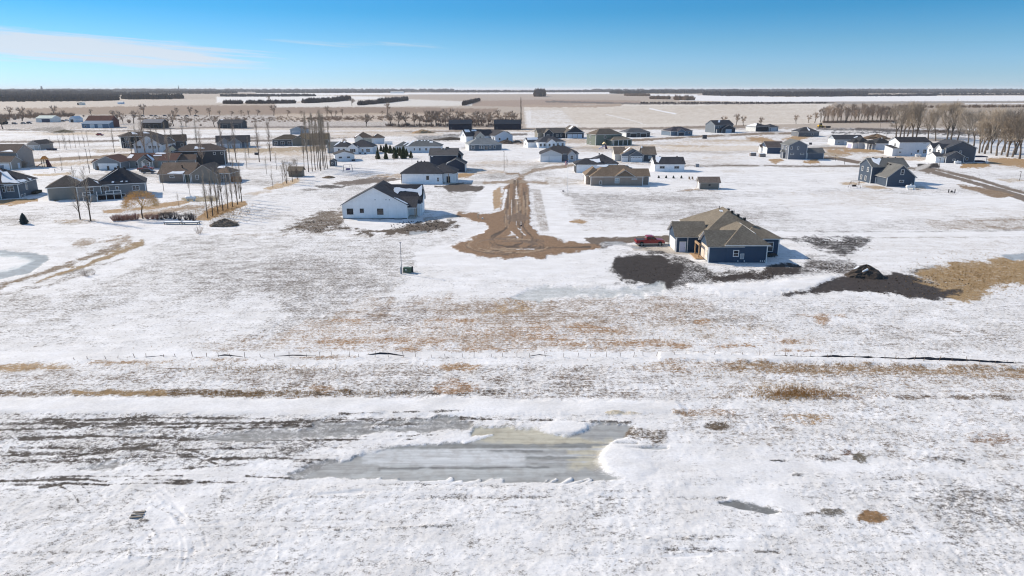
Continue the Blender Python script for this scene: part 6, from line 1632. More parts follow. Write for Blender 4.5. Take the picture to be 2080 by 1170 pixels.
# four dark round shrubs in a line by the white garage
for i, (a, b) in enumerate(((1338, 362), (1353, 362), (1368, 362.5), (1384, 362.5))):
    plant('garden_shrub', 'bluepine', a, b, 'small dark evergreen shrub below the white garage, %s of four' % ('leftmost', 'second', 'third', 'rightmost')[i], 'shrub', 'dark shrubs below the white garage', .42)

# far woods, hedgerows: masses of twiggy crowns, one mesh each
def twig_mass(name, spots, mats_, seed, K=26, tw=.5):
    """spots: (x, y, height, width); each crown is a spray of thin upright slivers"""
    rs = np.random.RandomState(seed)
    sp = np.array(spots)
    n = len(sp)
    a = rs.uniform(0, 2 * pi, (n, K)); rr = np.sqrt(rs.uniform(0, 1, (n, K)))
    H_, W_ = sp[:, 2:3], sp[:, 3:4]
    tip = np.stack([sp[:, 0:1] + np.cos(a) * rr * W_ * .5, sp[:, 1:2] + np.sin(a) * rr * W_ * .5, H_ * (1 - .45 * rr ** 2) * rs.uniform(.6, 1.05, (n, K))], -1)
    bx = sp[:, 0:1] + np.cos(a) * rr * W_ * .22; by = sp[:, 1:2] + np.sin(a) * rr * W_ * .22
    w = tw * H_ / 12 * rs.uniform(.6, 1.4, (n, K))
    zb = np.zeros_like(bx) + H_ * rs.uniform(-.05, .35, (n, K))
    th = rs.uniform(0, pi, (n, K)) * .5 - pi / 4
    b0 = np.stack([bx - w * np.cos(th), by - w * np.sin(th), zb], -1); b1 = np.stack([bx + w * np.cos(th), by + w * np.sin(th), zb], -1)
    V = np.stack([b0, b1, tip], 2).reshape(-1, 3)
    if sp.shape[1] > 4: V[:, 2] += np.repeat(sp[:, 4], K * 3)
    nt = n * K
    me = bpy.data.meshes.new(name)
    me.vertices.add(nt * 3); me.loops.add(nt * 3); me.polygons.add(nt)
    me.vertices.foreach_set('co', V.astype(np.float32).ravel())
    me.loops.foreach_set('vertex_index', np.arange(nt * 3, dtype=np.int32))
    me.polygons.foreach_set('loop_start', (np.arange(nt) * 3).astype(np.int32))
    me.materials.append(mats_); me.update(calc_edges=True)
    return tag(link(name, me), kind='stuff')
def belt(x0, y0, x1, y1, n, h, w, seed, jy=0.4, jh=.25, z=0.0):
    rnd = random.Random(seed); out = []
    for k in range(n):
        t = rnd.random()
        X, Y = gp(x0 + (x1 - x0) * t, y0 + (y1 - y0) * t + rnd.triangular(-1.5 * jy, 1.5 * jy) * (1 - abs(2 * t - 1) ** 5))
        out.append((X, Y, h * rnd.uniform(1 - jh, 1 + jh), w * rnd.uniform(.8, 1.2), z))
    return out
WOODM = mat('far_wood_twigs', (92, 82, 80), .9, .3, .02)
WOODD = mat('far_wood_dark_twigs', (60, 58, 63), .9, .3, .02)
W1 = belt(-400, 185.8, 920, 185.7, 520, 24, 70, 901, .15, .35, 16) + belt(-300, 186.2, 430, 186.2, 260, 26, 60, 902, .2, .35, 10)
for (a, b, c, d, n, hh, ww, jy) in ((-260, 186.6, 420, 186.8, 300, 26, 60, .5), (-260, 190, 230, 191, 420, 20, 40, 1.2), (-260, 194.5, 150, 194, 420, 15, 24, 1.8), (100, 192, 300, 192.5, 260, 14, 24, 1.0), (-200, 199, 180, 200, 320, 11, 16, 1.5), (-60, 205, 240, 203.5, 420, 9, 12, 1.6), (-260, 197, 240, 197.5, 420, 11, 20, 2.2), (250, 201, 372, 200, 260, 12, 14, 1.2), (300, 190, 480, 189.6, 220, 17, 36, .8), (450, 196, 640, 195.5, 240, 9, 18, .5)):
    W1 += belt(a, b, c, d, int(n * 1.6), hh * 1.25, ww, len(W1) + 7, jy)
twig_mass('wood', W1, WOODD, 1, 34, 1.9)
W2 = []
for (a, b, c, d, n, hh, ww, jy) in ((400, 186.6, 900, 186.6, 260, 26, 60, .4), (520, 188.6, 820, 188.4, 220, 18, 40, .4), (880, 187.4, 1260, 187, 260, 20, 60, .4), (1180, 185.6, 1520, 185.6, 160, 24, 80, .3), (1240, 189.8, 1310, 190.3, 120, 19, 26, .5), (1305, 189, 1430, 189.6, 160, 22, 26, .6), (1430, 187.5, 1560, 187.6, 120, 26, 50, .4)):
    W2 += belt(a, b, c, d, int(n * 1.5), hh * 1.2, ww, len(W2) + 77, jy)
twig_mass('wood', W2, WOODD, 2, 34, 1.9)
W3 = belt(1200, 185.6, 2500, 185.5, 520, 22, 70, 903, .15, .35, 16) + belt(1650, 186, 2500, 186, 300, 26, 60, 904, .2, .35, 10)
for (a, b, c, d, n, hh, ww, jy) in ((1430, 193.5, 1720, 195.5, 420, 17, 26, 1.3), (1640, 190, 1760, 192, 200, 18, 30, 1), (1560, 186.8, 2360, 186.8, 420, 30, 70, .5), (1700, 189.6, 2360, 189.2, 360, 17, 40, .8), (1720, 195.5, 1900, 194.6, 160, 8, 18, .5), (1860, 193.4, 2080, 193, 110, 8, 20, .4)):
    W3 += belt(a, b, c, d, int(n * 1.5), hh * 1.2, ww, len(W3) + 177, jy)
twig_mass('wood', W3, WOODD, 3, 34, 1.9)
for i, (seed, args, m_) in enumerate((
    (11, [(455, 211, 600, 210, 190, 9, 9, .5), (615, 209.5, 640, 208.5, 60, 10, 9, .5)], WOODM),
    (12, [(622, 209.5, 690, 206, 150, 12, 9, .5), (685, 205.5, 712, 203.5, 80, 14, 10, .4)], WOODM),
    (13, [(728, 214, 768, 210.5, 120, 9, 8, .5), (768, 210.5, 828, 204, 190, 12, 9, .5)], WOODM),
    (14, [(940, 214.5, 974, 205, 170, 9, 7, .5)], WOODM),
    (15, [(1270, 194.5, 1320, 195, 140, 13, 18, .4)], mat('tan_brush', (150, 128, 110), .9, .25, .05)),
    (16, [(1320, 201, 1360, 201.5, 50, 12, 14, .3), (1370, 203, 1410, 203.5, 46, 14, 14, .3)], mat('tan_brush', (150, 128, 110), .9, .25, .05)),
    (17, [(1300, 210.5, 1680, 210.5, 330, 5, 5, .5)], WOODM),
    (18, [(1088, 196.2, 1106, 195.6, 90, 32, 24, .3)], WOODM),
    (20, [(620, 242, 1050, 238, 460, 2.2, 5, 4.0)], mat('tan_brush', (150, 128, 110), .9, .25, .05)),
    (21, [(280, 243, 720, 243, 420, 2.0, 4, 5.0)], mat('tan_brush', (150, 128, 110), .9, .25, .05)),
    (22, [(1672, 249.5, 1820, 247.5, 240, 2.4, 3.0, .6)], mat('tan_brush', (150, 128, 110), .9, .25, .05)),
    (23, [(1860, 266, 2260, 274, 200, 1.6, 4, 2.4)], mat('tan_brush', (150, 128, 110), .9, .25, .05)),
    (26, [(785, 256.5, 1056, 255.5, 110, 3.2, 5, 1.5), (860, 248, 1056, 249, 90, 5, 6, 2.0)], mat('grey_brush', (132, 114, 102), .9, .25, .05)),
    (24, [(-60, 241, 150, 236, 170, 5, 6, 3.0)], mat('tan_brush', (150, 128, 110), .9, .25, .05)),
    (25, [(1820, 219, 2260, 217, 200, 6, 7, .6), (1400, 195.6, 1470, 203, 0, 1, 1, 1)], mat('tan_brush', (150, 128, 110), .9, .25, .05)))):
    sp = []
    for k, (a, b, c, d, n, hh, ww, jy) in enumerate(args): sp += belt(a, b, c, d, n, hh, ww, seed * 10 + k, jy)
    nm = 'scrub' if seed in (20, 21, 22, 23, 24, 25, 26, 17) else 'hedgerow'
    twig_mass(nm, sp, m_, seed, 34, .9 if nm == 'hedgerow' else .4)
# dry grass tufts standing through the snow (uncountable)
def tufts(name, regions, m_, seed, n):
    rnd = random.Random(seed); sp = []
    for k in range(n):
        (xa, ya, xb, yb, hgt) = regions[k % len(regions)]
        X, Y = gp(min(2200, max(-80, rnd.gauss((xa + xb) / 2, (xb - xa) * .30))), rnd.gauss((ya + yb) / 2, (yb - ya) * .30))
        sp.append((X, Y, hgt * rnd.uniform(.5, 1.3), hgt * rnd.uniform(.8, 1.6), 0.0))
    o = twig_mass(name, sp, m_, seed, 7, .55)
    return o
tufts('dry_grass', [(1860, 530, 2090, 600, .35), (1340, 735, 2090, 765, .28), (0, 740, 700, 760, .25), (0, 792, 900, 808, .30), (1540, 788, 1700, 812, .3), (600, 640, 1700, 716, .24), (400, 412, 500, 445, .4)], mat('dry_grass', (176, 140, 90), .9, .3, 1.0), 31, 9000)
# ------------------------------------------------------------------ vehicles and smaller things
def at(px, py): return gp(px, py)
def wheel(parent, x, y, r=.40, w=.28, side=1):
    b = MB(); b.tube((x, y - w / 2, r), (x, y + w / 2, r), r, r, 16, caps=True)
    t = b.build('wheel', RUBBER, parent)
    c = MB(); yy = y + side * w / 2
    c.tube((x, yy - .05 * side, r), (x, yy + .015 * side, r), r * .62, r * .58, 14, caps=True)
    c.build('rim', STEEL, t)
CARGLASS = mat('car_glass', (26, 30, 36), .06, .2, .5, spec=.8)
def vehicle(name, label, px, py, yaw, paint, kind='pickup', group=None, low=None):
    x, y = gp(px, py)
    root = empty(name, (x, y, 0.02), radians(yaw), label, 'pickup truck' if kind == 'pickup' else 'car', group)
    P = mat('car_paint', paint, .28, .05, 1.0, spec=.6)
    L = mat('car_lower_trim', low or (196, 186, 172), .4, .08)
    W2 = .95
    b = MB()
    if kind == 'pickup':
        # front at +x, length 5.8; hood, bed sides, tailgate
        prof = [(-2.9, .62), (2.78, .58), (2.92, .72), (2.9, 1.06), (2.72, 1.16), (1.35, 1.26), (-.85, 1.26), (-.85, .9), (-2.9, .9)]
        b.prism([(1.3, .55), (2.85, .55), (2.92, .75), (2.9, 1.05), (2.7, 1.15), (1.3, 1.27)], 'y', -W2, W2)
        b.prism([(-.9, .5), (1.3, .5), (1.3, 1.27), (-.9, 1.27)], 'y', -W2, W2)
        for s in (-1, 1): b.prism([(-2.9, .58), (-.9, .58), (-.9, 1.25), (-2.9, 1.22)], 'y', s * W2 - .06 * (s > 0) * 2 + 0.0, s * W2 + .12 * (s < 0))
        b.box(-2.93, -2.83, -W2 + .03, W2 - .03, .6, 1.22)
        b.build('body', P, root)
        c = MB()
        c.prism([(-.88, 1.272), (1.30, 1.272), (.62, 1.86), (.35, 1.90), (-.55, 1.90), (-.82, 1.82)], 'y', -W2 + .10, W2 - .10)
        c.build('cab', P, root)
        g = MB()
        for s in (-1, 1):
            yy = s * (W2 - .10)
            for (xa, xb, xta, xtb) in ((-.72, .02, -.66, .02), (.12, 1.05, .12, .58)):
                q = [(xa, yy + .012 * s, 1.34), (xb, yy + .012 * s, 1.34), (xtb, yy + .012 * s, 1.76), (xta, yy + .012 * s, 1.76)]
                g.poly(q if s < 0 else q[::-1])
        g.build('side_window', CARGLASS, root)
        g = MB(); g.poly([(1.27, -.78, 1.33), (1.27, .78, 1.33), (.68, .72, 1.83), (.68, -.72, 1.83)]); g.build('windscreen', CARGLASS, root)
        g = MB(); g.poly([(-.9, .7, 1.36), (-.9, -.7, 1.36), (-.86, -.66, 1.76), (-.86, .66, 1.76)]); g.build('rear_window', CARGLASS, root)
        bed = MB(); bed.box(-2.82, -.93, -W2 + .13, W2 - .13, .6, .82); bed.build('bed_floor', BLACKP, root)
        cv = MB(); cv.box(-2.80, -.95, -W2 + .13, W2 - .13, 1.12, 1.235); cv.build('bed_cover', mat('dark_bed_liner', (54, 62, 66), .6), root)
        lo = MB(); lo.box(-2.88, 2.86, -W2 - .02, W2 + .02, .42, .585); lo.build('lower_trim', L, root)
        bp = MB(); bp.box(2.86, 3.02, -.9, .9, .45, .72); bp.box(-3.04, -2.9, -.9, .9, .48, .68); bp.build('bumper', STEEL, root)
        gr = MB(); gr.box(2.90, 2.95, -.5, .5, .76, 1.02); gr.build('grille', BLACKP, root)
        wx, R_ = (1.95, -1.85), .42
        for s in (-1, 1):
            d = MB(); d.box(2.78, 2.94, s * .72 - .17, s * .72 + .17, .82, 1.04); d.build('headlight', mat('headlight_lens', (226, 228, 226), .15), root)
            d = MB(); d.box(-2.96, -2.86, s * .86 - .08, s * .86 + .08, .8, 1.15); d.build('tail_light', mat('tail_lens', (150, 24, 22), .3), root)
            d = MB(); d.box(1.0, 1.16, s * 1.06 - .12, s * 1.06 + .12, 1.28, 1.46); d.build('side_mirror', P, root)
            for xx in (-.1, .95):
                d = MB(); d.box(xx - .12, xx + .02, s * (W2 + .005) - .01, s * (W2 + .005) + .01, 1.1, 1.15); d.build('door_handle', STEEL, root)
            for xx in wx:
                d = MB(); d.tube((xx, s * (W2 - .16), R_ + .02), (xx, s * (W2 + .012), R_ + .02), R_ + .11, R_ + .11, 16, caps=True); d.build('wheel_arch', BLACKP, root)
    else:
        b.prism([(-2.3, .45), (2.25, .45), (2.36, .6), (2.32, .86), (1.25, 1.02), (-2.3, 1.06), (-2.4, .8)], 'y', -.9, .9)
        b.build('body', P, root)
        top = -2.15 if kind == 'suv' else -1.5
        c = MB(); c.prism([(top - .1, 1.062), (1.2, 1.03), (.45, 1.66), (.2, 1.72), (top + .35, 1.72), (top + .1, 1.6)], 'y', -.8, .8); c.build('cab', P, root)
        g = MB()
        for s in (-1, 1):
            for (xa, xb, ta, tb) in ((top + .15, -.25, top + .35, -.25), (-.15, .95, -.15, .38)):
                q = [(xa, s * .815, 1.12), (xb, s * .815, 1.12), (tb, s * .815, 1.58), (ta, s * .815, 1.58)]; g.poly(q if s < 0 else q[::-1])
        g.build('side_window', CARGLASS, root)
        g = MB(); g.poly([(1.15, -.7, 1.09), (1.15, .7, 1.09), (.52, .65, 1.64), (.52, -.65, 1.64)]); g.build('windscreen', CARGLASS, root)
        lo = MB(); lo.box(-2.34, 2.3, -.915, .915, .36, .47); lo.build('lower_trim', L, root)
        wx, R_ = (1.45, -1.45), .36
        for s in (-1, 1):
            d = MB(); d.box(2.24, 2.36, s * .68 - .16, s * .68 + .16, .66, .84); d.build('headlight', mat('headlight_lens', (226, 228, 226), .15), root)
    for xx in wx:
        for s in (-1, 1): wheel(root, xx, s * (.84 if kind == 'pickup' else .78), R_, .26, s)
    return root
vehicle('pickup_truck', 'dark red crew cab pickup truck parked on the drive of the blue house', 1319, 499, 3, (138, 28, 36), 'pickup').scale = (1.0, 1.0, 1.12)
vehicle('parked_car', 'dark car with silver lower trim parked nearest on the drive of the grey garage house', 302, 352, 10, (40, 42, 52), 'suv', 'cars by the grey garage house', (170, 176, 184))
vehicle('pickup_truck', 'reddish pickup truck parked behind the dark car by the grey garage house', 297, 347, 8, (140, 66, 62), 'pickup', 'cars by the grey garage house')
vehicle('parked_car', 'black car parked between the taupe house and the white detached garage', 1272, 345, -15, (26, 30, 38), 'suv', None, (60, 64, 70))
FC = [(30, 252.5, (70, 74, 84), 'suv', 'dark grey car parked leftmost in the far left farmyard'), (48, 252.0, (120, 124, 130), 'car', 'grey car parked second from the left in the far left farmyard'), (60, 251.5, (52, 60, 82), 'suv', 'blue car parked right of the grey one in the far left farmyard'),
      (128, 247, (90, 92, 100), 'suv', 'grey car parked between the pole barn and the small white shed'), (136, 246, (150, 154, 160), 'car', 'silver car parked against the small white shed'),
      (1053, 291, (44, 44, 48), 'suv', 'dark car parked right of the white three gabled house'), (203, 275.5, (150, 40, 44), 'car', 'small red car alone on the snow below the blue barn'), (1030, 272, (60, 56, 58), 'suv', 'dark car parked below the longer navy barn')]
for a, b, c, k, lab in FC: vehicle('parked_car', lab, a, b, (a * 7) % 40 - 20, c, k)
for i in range(9):
    vehicle('parked_car', 'old car in the long row of parked cars beyond the scrub, %s' % (ORD[i] if i < 8 else 'rightmost'), 272 + i * 15 + (i % 3) * 3, 236.3 + (i % 2) * .5, (i * 37) % 60 - 30, [(80, 84, 92), (60, 60, 66), (110, 104, 100), (70, 60, 56)][i % 4], 'car', 'row of old cars beyond the scrub')
for i in range(8):
    x_, y_ = gp(1010 - 0 + i * 5.2, 237)
# yellow loader
x_, y_ = gp(1667, 259)
t = empty('loader', (x_, y_, 0), .2, 'yellow wheel loader parked beyond the dark roofed house at right', 'loader')
YEL = mat('yellow_paint', (214, 172, 60), .5, .1)
b = MB(); b.box(-2.6, .2, -1.1, 1.1, .9, 2.2); b.prism([(.2, .9), (2.2, .7), (2.2, 1.3), (.2, 2.0)], 'y', -.5, .5); b.build('body', YEL, t)
b = MB(); b.box(-1.0, .4, -.9, .9, 2.2, 3.5); b.build('cab', BLACKP, t)
b = MB(); b.prism([(2.4, .2), (3.6, .2), (3.5, .5), (3.0, 1.4), (2.4, 1.4)], 'y', -1.3, 1.3); b.build('bucket', YEL, t)
for xx in (-1.7, 1.2):
    for s in (-1, 1): wheel(t, xx, s * 1.1, .75, .5, s)
x_, y_ = gp(1681, 259.5)
b = MB(); b.box(-2, 2, -1.1, 1.1, 0, 1.5); b.box(-2.06, 2.06, -1.16, 1.16, 1.3, 1.42)
o = b.build('dumpster', mat('brown_steel', (112, 96, 84), .7), None); o.location = (x_, y_, 0); tag(o, 'brown steel dumpster beside the yellow loader', 'dumpster')

# propane tanks
def tank(px, py, yaw, label):
    x, y = gp(px, py)
    t = empty('propane_tank', (x, y, 0), radians(yaw), label, 'propane tank', 'white propane tanks')
    b = MB(); n = 10
    xs = [(-1.55, .05), (-1.5, .28), (-1.35, .44), (-1.1, .52), (1.1, .52), (1.35, .44), (1.5, .28), (1.55, .05)]
    for (a, ra), (c, rc) in zip(xs, xs[1:]): b.tube((a, 0, .85), (c, 0, .85), ra, rc, 16)
    b.build('shell', WHITEP, t, True)
    for xx in (-.9, .9):
        c = MB(); c.box(xx - .1, xx + .1, -.4, .4, -.1, .5); c.build('leg', WHITEP, t)
    c = MB(); c.tube((0, 0, 1.3), (0, 0, 1.58), .2, .2, 10, caps=True); c.build('valve_dome', WHITEP, t)
tank(1849, 384.5, 0, 'white propane tank on the snow in front of the slate blue house')
tank(1864.5, 319, 4, 'white propane tank against the pale white two storey house')
tank(1944.5, 333.5, 0, 'white propane tank in front of the grey house with the garage wing')
tank(388, 408, 0, 'white snow capped propane tank on the olive grass right of the willow')

# light pole with green transformer and its red marker
x_, y_ = gp(816, 556)
t = empty('utility_pole', (x_, y_, 0), 0, 'thin grey lamp pole beside the green transformer box in the snowy field', 'pole')
b = MB(); b.tube((0, 0, -.4), (0, 0, 5.4), .07, .045, 8, caps=True); b.build('pole', mat('grey_pole', (128, 130, 136), .6), t)
b = MB(); b.tube((0, 0, 5.3), (0, 0, 5.48), .06, .06, 8, caps=True); b.box(-.16, .16, -.1, .1, 5.48, 5.6); b.build('lamp_head', mat('grey_pole', (128, 130, 136), .6), t)
b = MB(); b.tube((-.16, 0, -.3), (-.16, 0, 1.2), .09, .09, 8, caps=True); b.build('conduit', mat('pale_conduit', (170, 174, 180), .6), t)
x_, y_ = gp(829, 553.5)
t = empty('transformer_box', (x_, y_, 0), -.25, 'green transformer box with a small white label beside the thin lamp pole', 'transformer box')
GRN = mat('green_enamel', (74, 92, 74), .5, .1)
b = MB(); b.prism([(-.5, -.2), (.5, -.2), (.5, .86), (.3, .95), (-.5, .95)], 'x', -.72, .62); b.build('cabinet', GRN, t)
b = MB(); b.box(-.85, .75, -.62, .62, -.3, .08); b.build('pad', CONC, t)
b = MB(); b.box(-.28, -.08, -.53, -.503, .5, .72); b.build('label_plate', WHITEP, t)
x_, y_ = gp(838, 553)
t = empty('marker_post', (x_, y_, 0), 0, 'dark pedestal with red cap right of the green transformer box', 'marker post')
b = MB(); b.box(-.13, .13, -.13, .13, -.2, 1.05); b.build('post', mat('dark_pedestal', (74, 70, 70), .7), t)
b = MB(); b.box(-.45, -.14, -.1, .1, .55, .85); b.build('red_plate', mat('red_plastic', (150, 66, 58), .6), t)

# flagpole
x_, y_ = gp(1152.5, 391.5)
t = empty('flagpole', (x_, y_, 0), 0, 'white flagpole with a small red and white flag left of the taupe ranch house', 'flagpole')
b = MB(); b.tube((0, 0, -.3), (0, 0, 10.2), .06, .035, 8, caps=True); b.build('pole', WHITEP, t)
b = MB(); b.tube((0, 0, 10.2), (0, 0, 10.36), .08, .08, 8, caps=True); b.build('finial', mat('gold_paint', (190, 150, 70), .4), t)
nz = 9
RED, BLU = mat('flag_red', (176, 48, 56), .8, .1), mat('flag_blue', (54, 62, 110), .8, .1)
for k in range(nz):
    b = MB(); n = 6
    for j in range(n):
        u0, u1 = j / n, (j + 1) / n
        f = lambda u, z: (-.06 - .95 * u, .12 * sin(u * 7 + z * 2), z - .55 * u * u - .12 * u)
        z0, z1 = 8.75 + 1.3 * k / nz, 8.75 + 1.3 * (k + 1) / nz
        b.poly([f(u0, z0), f(u1, z0), f(u1, z1), f(u0, z1)], 0 if not (k >= 4 and j < 3) else 1)
    b.build('flag_stripe', [RED if k % 2 == 0 else WHITEP, BLU], t)

# white post, drum and bits by the road
x_, y_ = gp(971, 444)
b = MB(); b.box(-.08, .08, -.08, .08, -.2, 1.25); b.box(-.16, .16, -.03, .03, .85, 1.1)
o = b.build('survey_post', mat('pale_wood', (214, 200, 176), .7)); o.location = (x_, y_, 0); tag(o, 'pale wooden survey post at the edge of the dirt road', 'post')
x_, y_ = gp(980, 444.5)
b = MB(); b.tube((0, 0, -.1), (0, 0, .32), .2, .2, 10, caps=True); o = b.build('bucket', WHITEP); o.location = (x_, y_, 0); tag(o, 'white bucket standing right of the pale survey post', 'bucket')
for i, (a, b_, lab) in enumerate(((1059, 459, 'small grey box lying on the dirt road where the ruts fork'), (1144, 389.5, 'small dark dog sized box left of the flagpole foot'), (521, 314, 'dark box shaped bin on the snow beside the left street'), (1431, 281.5, 'black letter box bank beside the far right street'), (1646, 294, 'black bin left of the long grey ranch house'), (1416, 339, 'grey electrical cabinet beside the straight right hand street'))):
    x_, y_ = gp(a, b_); b = MB(); s_ = (.2, .3, .8, 1.3, .7, .7)[i]
    b.box(-s_, s_, -s_ * .6, s_ * .6, -.1, s_ * (1.2 if i < 3 else 1.7)); b.box(-s_ * 1.08, s_ * 1.08, -s_ * .66, s_ * .66, s_ * (1.15 if i < 3 else 1.6), s_ * (1.26 if i < 3 else 1.78))
    o = b.build(('box', 'box', 'bin', 'letter_box', 'bin', 'cabinet')[i], mat('dark_box', (66, 66, 72), .6) if i != 5 else mat('grey_box', (134, 136, 140), .6)); o.location = (x_, y_, 0); tag(o, lab, ('box', 'box', 'bin', 'letter box', 'bin', 'cabinet')[i])

# silt fence: stakes and the strips of black fabric that are not buried
FAB = mat('black_silt_fabric', (46, 47, 54), .7, .2, 2.0)
STK = mat('weathered_stake', (112, 94, 80), .9, .2, 4)
def silt(name, label, stakes, strips, lean=.12):
    pts = [gp(a, b) for a, b in stakes]
    t = empty(name, (*pts[0], 0), 0, label, 'silt fence')
    ox, oy = pts[0]
    rnd = random.Random(4)
    me = None
    for (x, y) in pts:
        x += rnd.uniform(-.35, .35)
        if me is None:
            b = MB(); b.box(-.022, .022, -.022, .022, -.4, .68); me = b.mesh('stake', STK)
        o = link('stake', me, t); o.location = (x - ox, y - oy, rnd.uniform(-.3, .08)); o.rotation_euler = (rnd.uniform(-.25, .25), rnd.uniform(-.2, .2), 0)
    for st in strips:
        b = MB()
        P = [(*gp(a, c), z0, z1) for a, c, z0, z1 in st]
        for (xa, ya, za, zb), (xc, yc, zc, zd) in zip(P, P[1:]):
            n = max(1, int(hypot(xc - xa, yc - ya) / .7))
            for k in range(n):
                f = lambda s: (xa + (xc - xa) * s - ox, ya + (yc - ya) * s - oy + .05 * sin(s * 9), za + (zc - za) * s, (zb + (zd - zb) * s) * (.58 + .20 * sin(s * 5.3 + xa) * sin(s * n * 1.7 + ya)) - .03 * abs(sin(s * 23 + xa)))
                p, q = f(k / n), f((k + 1) / n)
                v = []
                for (X, Y, Z0, Z1) in (p, q): v += [(X, Y, Z0 - .1), (X, Y + lean, Z1)]
                b.hexa([(v[0][0], v[0][1] - .01, v[0][2]), (v[2][0], v[2][1] - .01, v[2][2]), (v[2][0], v[2][1] + .01, v[2][2]), (v[0][0], v[0][1] + .01, v[0][2]),
                        (v[1][0], v[1][1] - .01, v[1][2]), (v[3][0], v[3][1] - .01, v[3][2]), (v[3][0], v[3][1] + .01, v[3][2]), (v[1][0], v[1][1] + .01, v[1][2])])
        b.build('fabric', FAB, t)
silt('silt_fence', 'long black silt fence sagging through the snow at the right edge of the picture',
     [(1310 + k * 28.5, 722.5 + max(0, (k - 9)) * .98) for k in range(30)],
     [[(1350, 722.5, 0, .12), (1450, 723, .0, .2), (1600, 724, 0, .18)], [(1605, 724.5, 0, .22), (1640, 725.5, 0, .12), (1690, 726, 0, .42), (1790, 729, 0, .34), (1830, 731, 0, .3), (1870, 731, 0, .62), (1920, 733, 0, .62), (1970, 735, 0, .5), (2010, 738, 0, .52), (2060, 740, 0, .34), (2150, 743, 0, .4)]])
silt('silt_fence', 'mostly buried silt fence of thin stakes and short black fabric strips at left and centre',
     [(155, 733), (183, 731), (212, 730), (242, 729)] + [(270 + k * 29, 727.5 - min(4, k) * .6 + (k > 20) * .5) for k in range(36)],
     [[(242, 729, 0, .03), (300, 727, 0, .22), (325, 725, 0, .26), (350, 726, 0, .2), (376, 727.5, 0, .04)], [(432, 725.5, 0, .05), (455, 723.5, 0, .34), (470, 724, 0, .3), (500, 726, 0, .04)], [(560, 724, 0, .04), (595, 722, 0, .2), (640, 723.5, 0, .05)],
      [(742, 722, 0, .05), (770, 719.5, 0, .34), (790, 720, 0, .42), (822, 723.5, 0, .06)], [(1064, 725.5, 0, .05), (1095, 722.5, 0, .30), (1130, 726, 0, .06)]])

# brush pile and bench-like docks at left
def pile(name, label, cat, px, py, R_, H_, m_, seed, sticks=None, snow=False):
    x, y = gp(px, py); rnd = random.Random(seed)
    t = empty(name, (x, y, 0), rnd.uniform(0, .3), label, cat)
    b = MB(); n, m = 22, 7
    ring = []
    for j in range(m + 1):
        rr = 1 - j / m
        z = H_ * (1 - rr ** 1.3)
        ring.append([len(b.v) + k for k in range(n)])
        for k in range(n):
            a = 2 * pi * k / n
            q = R_ * rr * (1 + .16 * sin(3 * a + seed) + rnd.uniform(-.09, .09))
            b.v.append((q * cos(a) * 1.35, q * sin(a) * .9, z + rnd.uniform(-.10, .10) * H_ * (0 if j == 0 else 1) - (.25 if j == 0 else 0)))
    for j in range(m):
        for k in range(n):
            b.f.append((ring[j][k], ring[j][(k + 1) % n], ring[j + 1][(k + 1) % n], ring[j + 1][k])); b.m.append(0)
    b.build('mound', m_, t)
    if sticks:
        s = MB()
        for k in range(sticks):
            a, rr = rnd.uniform(0, 2 * pi), rnd.random() ** .5 * .95
            p = Vector((cos(a) * R_ * 1.3 * rr, sin(a) * R_ * .85 * rr, H_ * (1 - rr ** 1.3) * .9))
            d = rv((0, 0, 1), rnd.uniform(.8, 1.5), rnd)
            s.tube(p - d * rnd.uniform(.3, 1.0), p + d * rnd.uniform(.3, 1.1), .045, .02, 3)
        o = s.build('sticks', TWIG, t); o['kind'] = 'stuff'
    if snow:
        s = MB()
        for k in range(3):
            a = rnd.uniform(2.2, 4.2); c = Vector((cos(a) * R_ * .55, sin(a) * R_ * .5, H_ * .62))
            s.tube(c + Vector((-.5, 0, -.1)), c + Vector((.5, .1, .22)), .12, .2, 6, caps=True)
        s.build('snow_patch', SNOWM, t)
SOIL = mat('dark_soil', (70, 62, 56), .95, .25, .8, 'rough')
SOILB = mat('brown_soil', (112, 94, 76), .95, .25, .8, 'rough')
pile('brush_pile', 'brown brush pile of sticks on the snow below the slim trees', 'brush pile', 457, 457, 2.6, 1.5, mat('brush_brown', (112, 98, 84), .95, .3, 1.0, 'rough'), 3, 260)
pile('soil_pile', 'peaked dark soil pile with snow on its flank at the right', 'soil pile', 1757, 560, 2.7, 1.9, SOIL, 5, None, True)
pile('soil_pile', 'low brown soil pile near the white ranch house with the hip roof', 'soil pile', 668, 361, 1.8, .7, SOILB, 6)
pile('soil_pile', 'light brown soil mound below the shorter navy barn', 'soil pile', 858, 270, 6.5, 2.4, mat('tan_soil', (160, 134, 104), .95, .25, .8, 'rough'), 8)
pile('soil_pile', 'dark long soil heap left of the white three gabled house', 'soil pile', 915, 283, 8.5, 1.4, SOIL, 9)
pile('soil_pile', 'olive soil mound on the snow below the blue barn', 'soil pile', 132, 268.5, 6.0, 1.8, mat('olive_soil', (104, 96, 78), .95, .25, .8, 'rough'), 10)
pile('soil_pile', 'dark brown soil heap beyond the pale hip roofed pair', 'soil pile', 1779, 282, 7.5, 3.0, SOILB, 11)
pile('brush_pile', 'dark heap of branches beside the white three gabled house', 'brush pile', 1028, 291.5, 4.2, 2.2, mat('brush_dark', (92, 78, 68), .95, .3, 1.0, 'rough'), 12, 120)
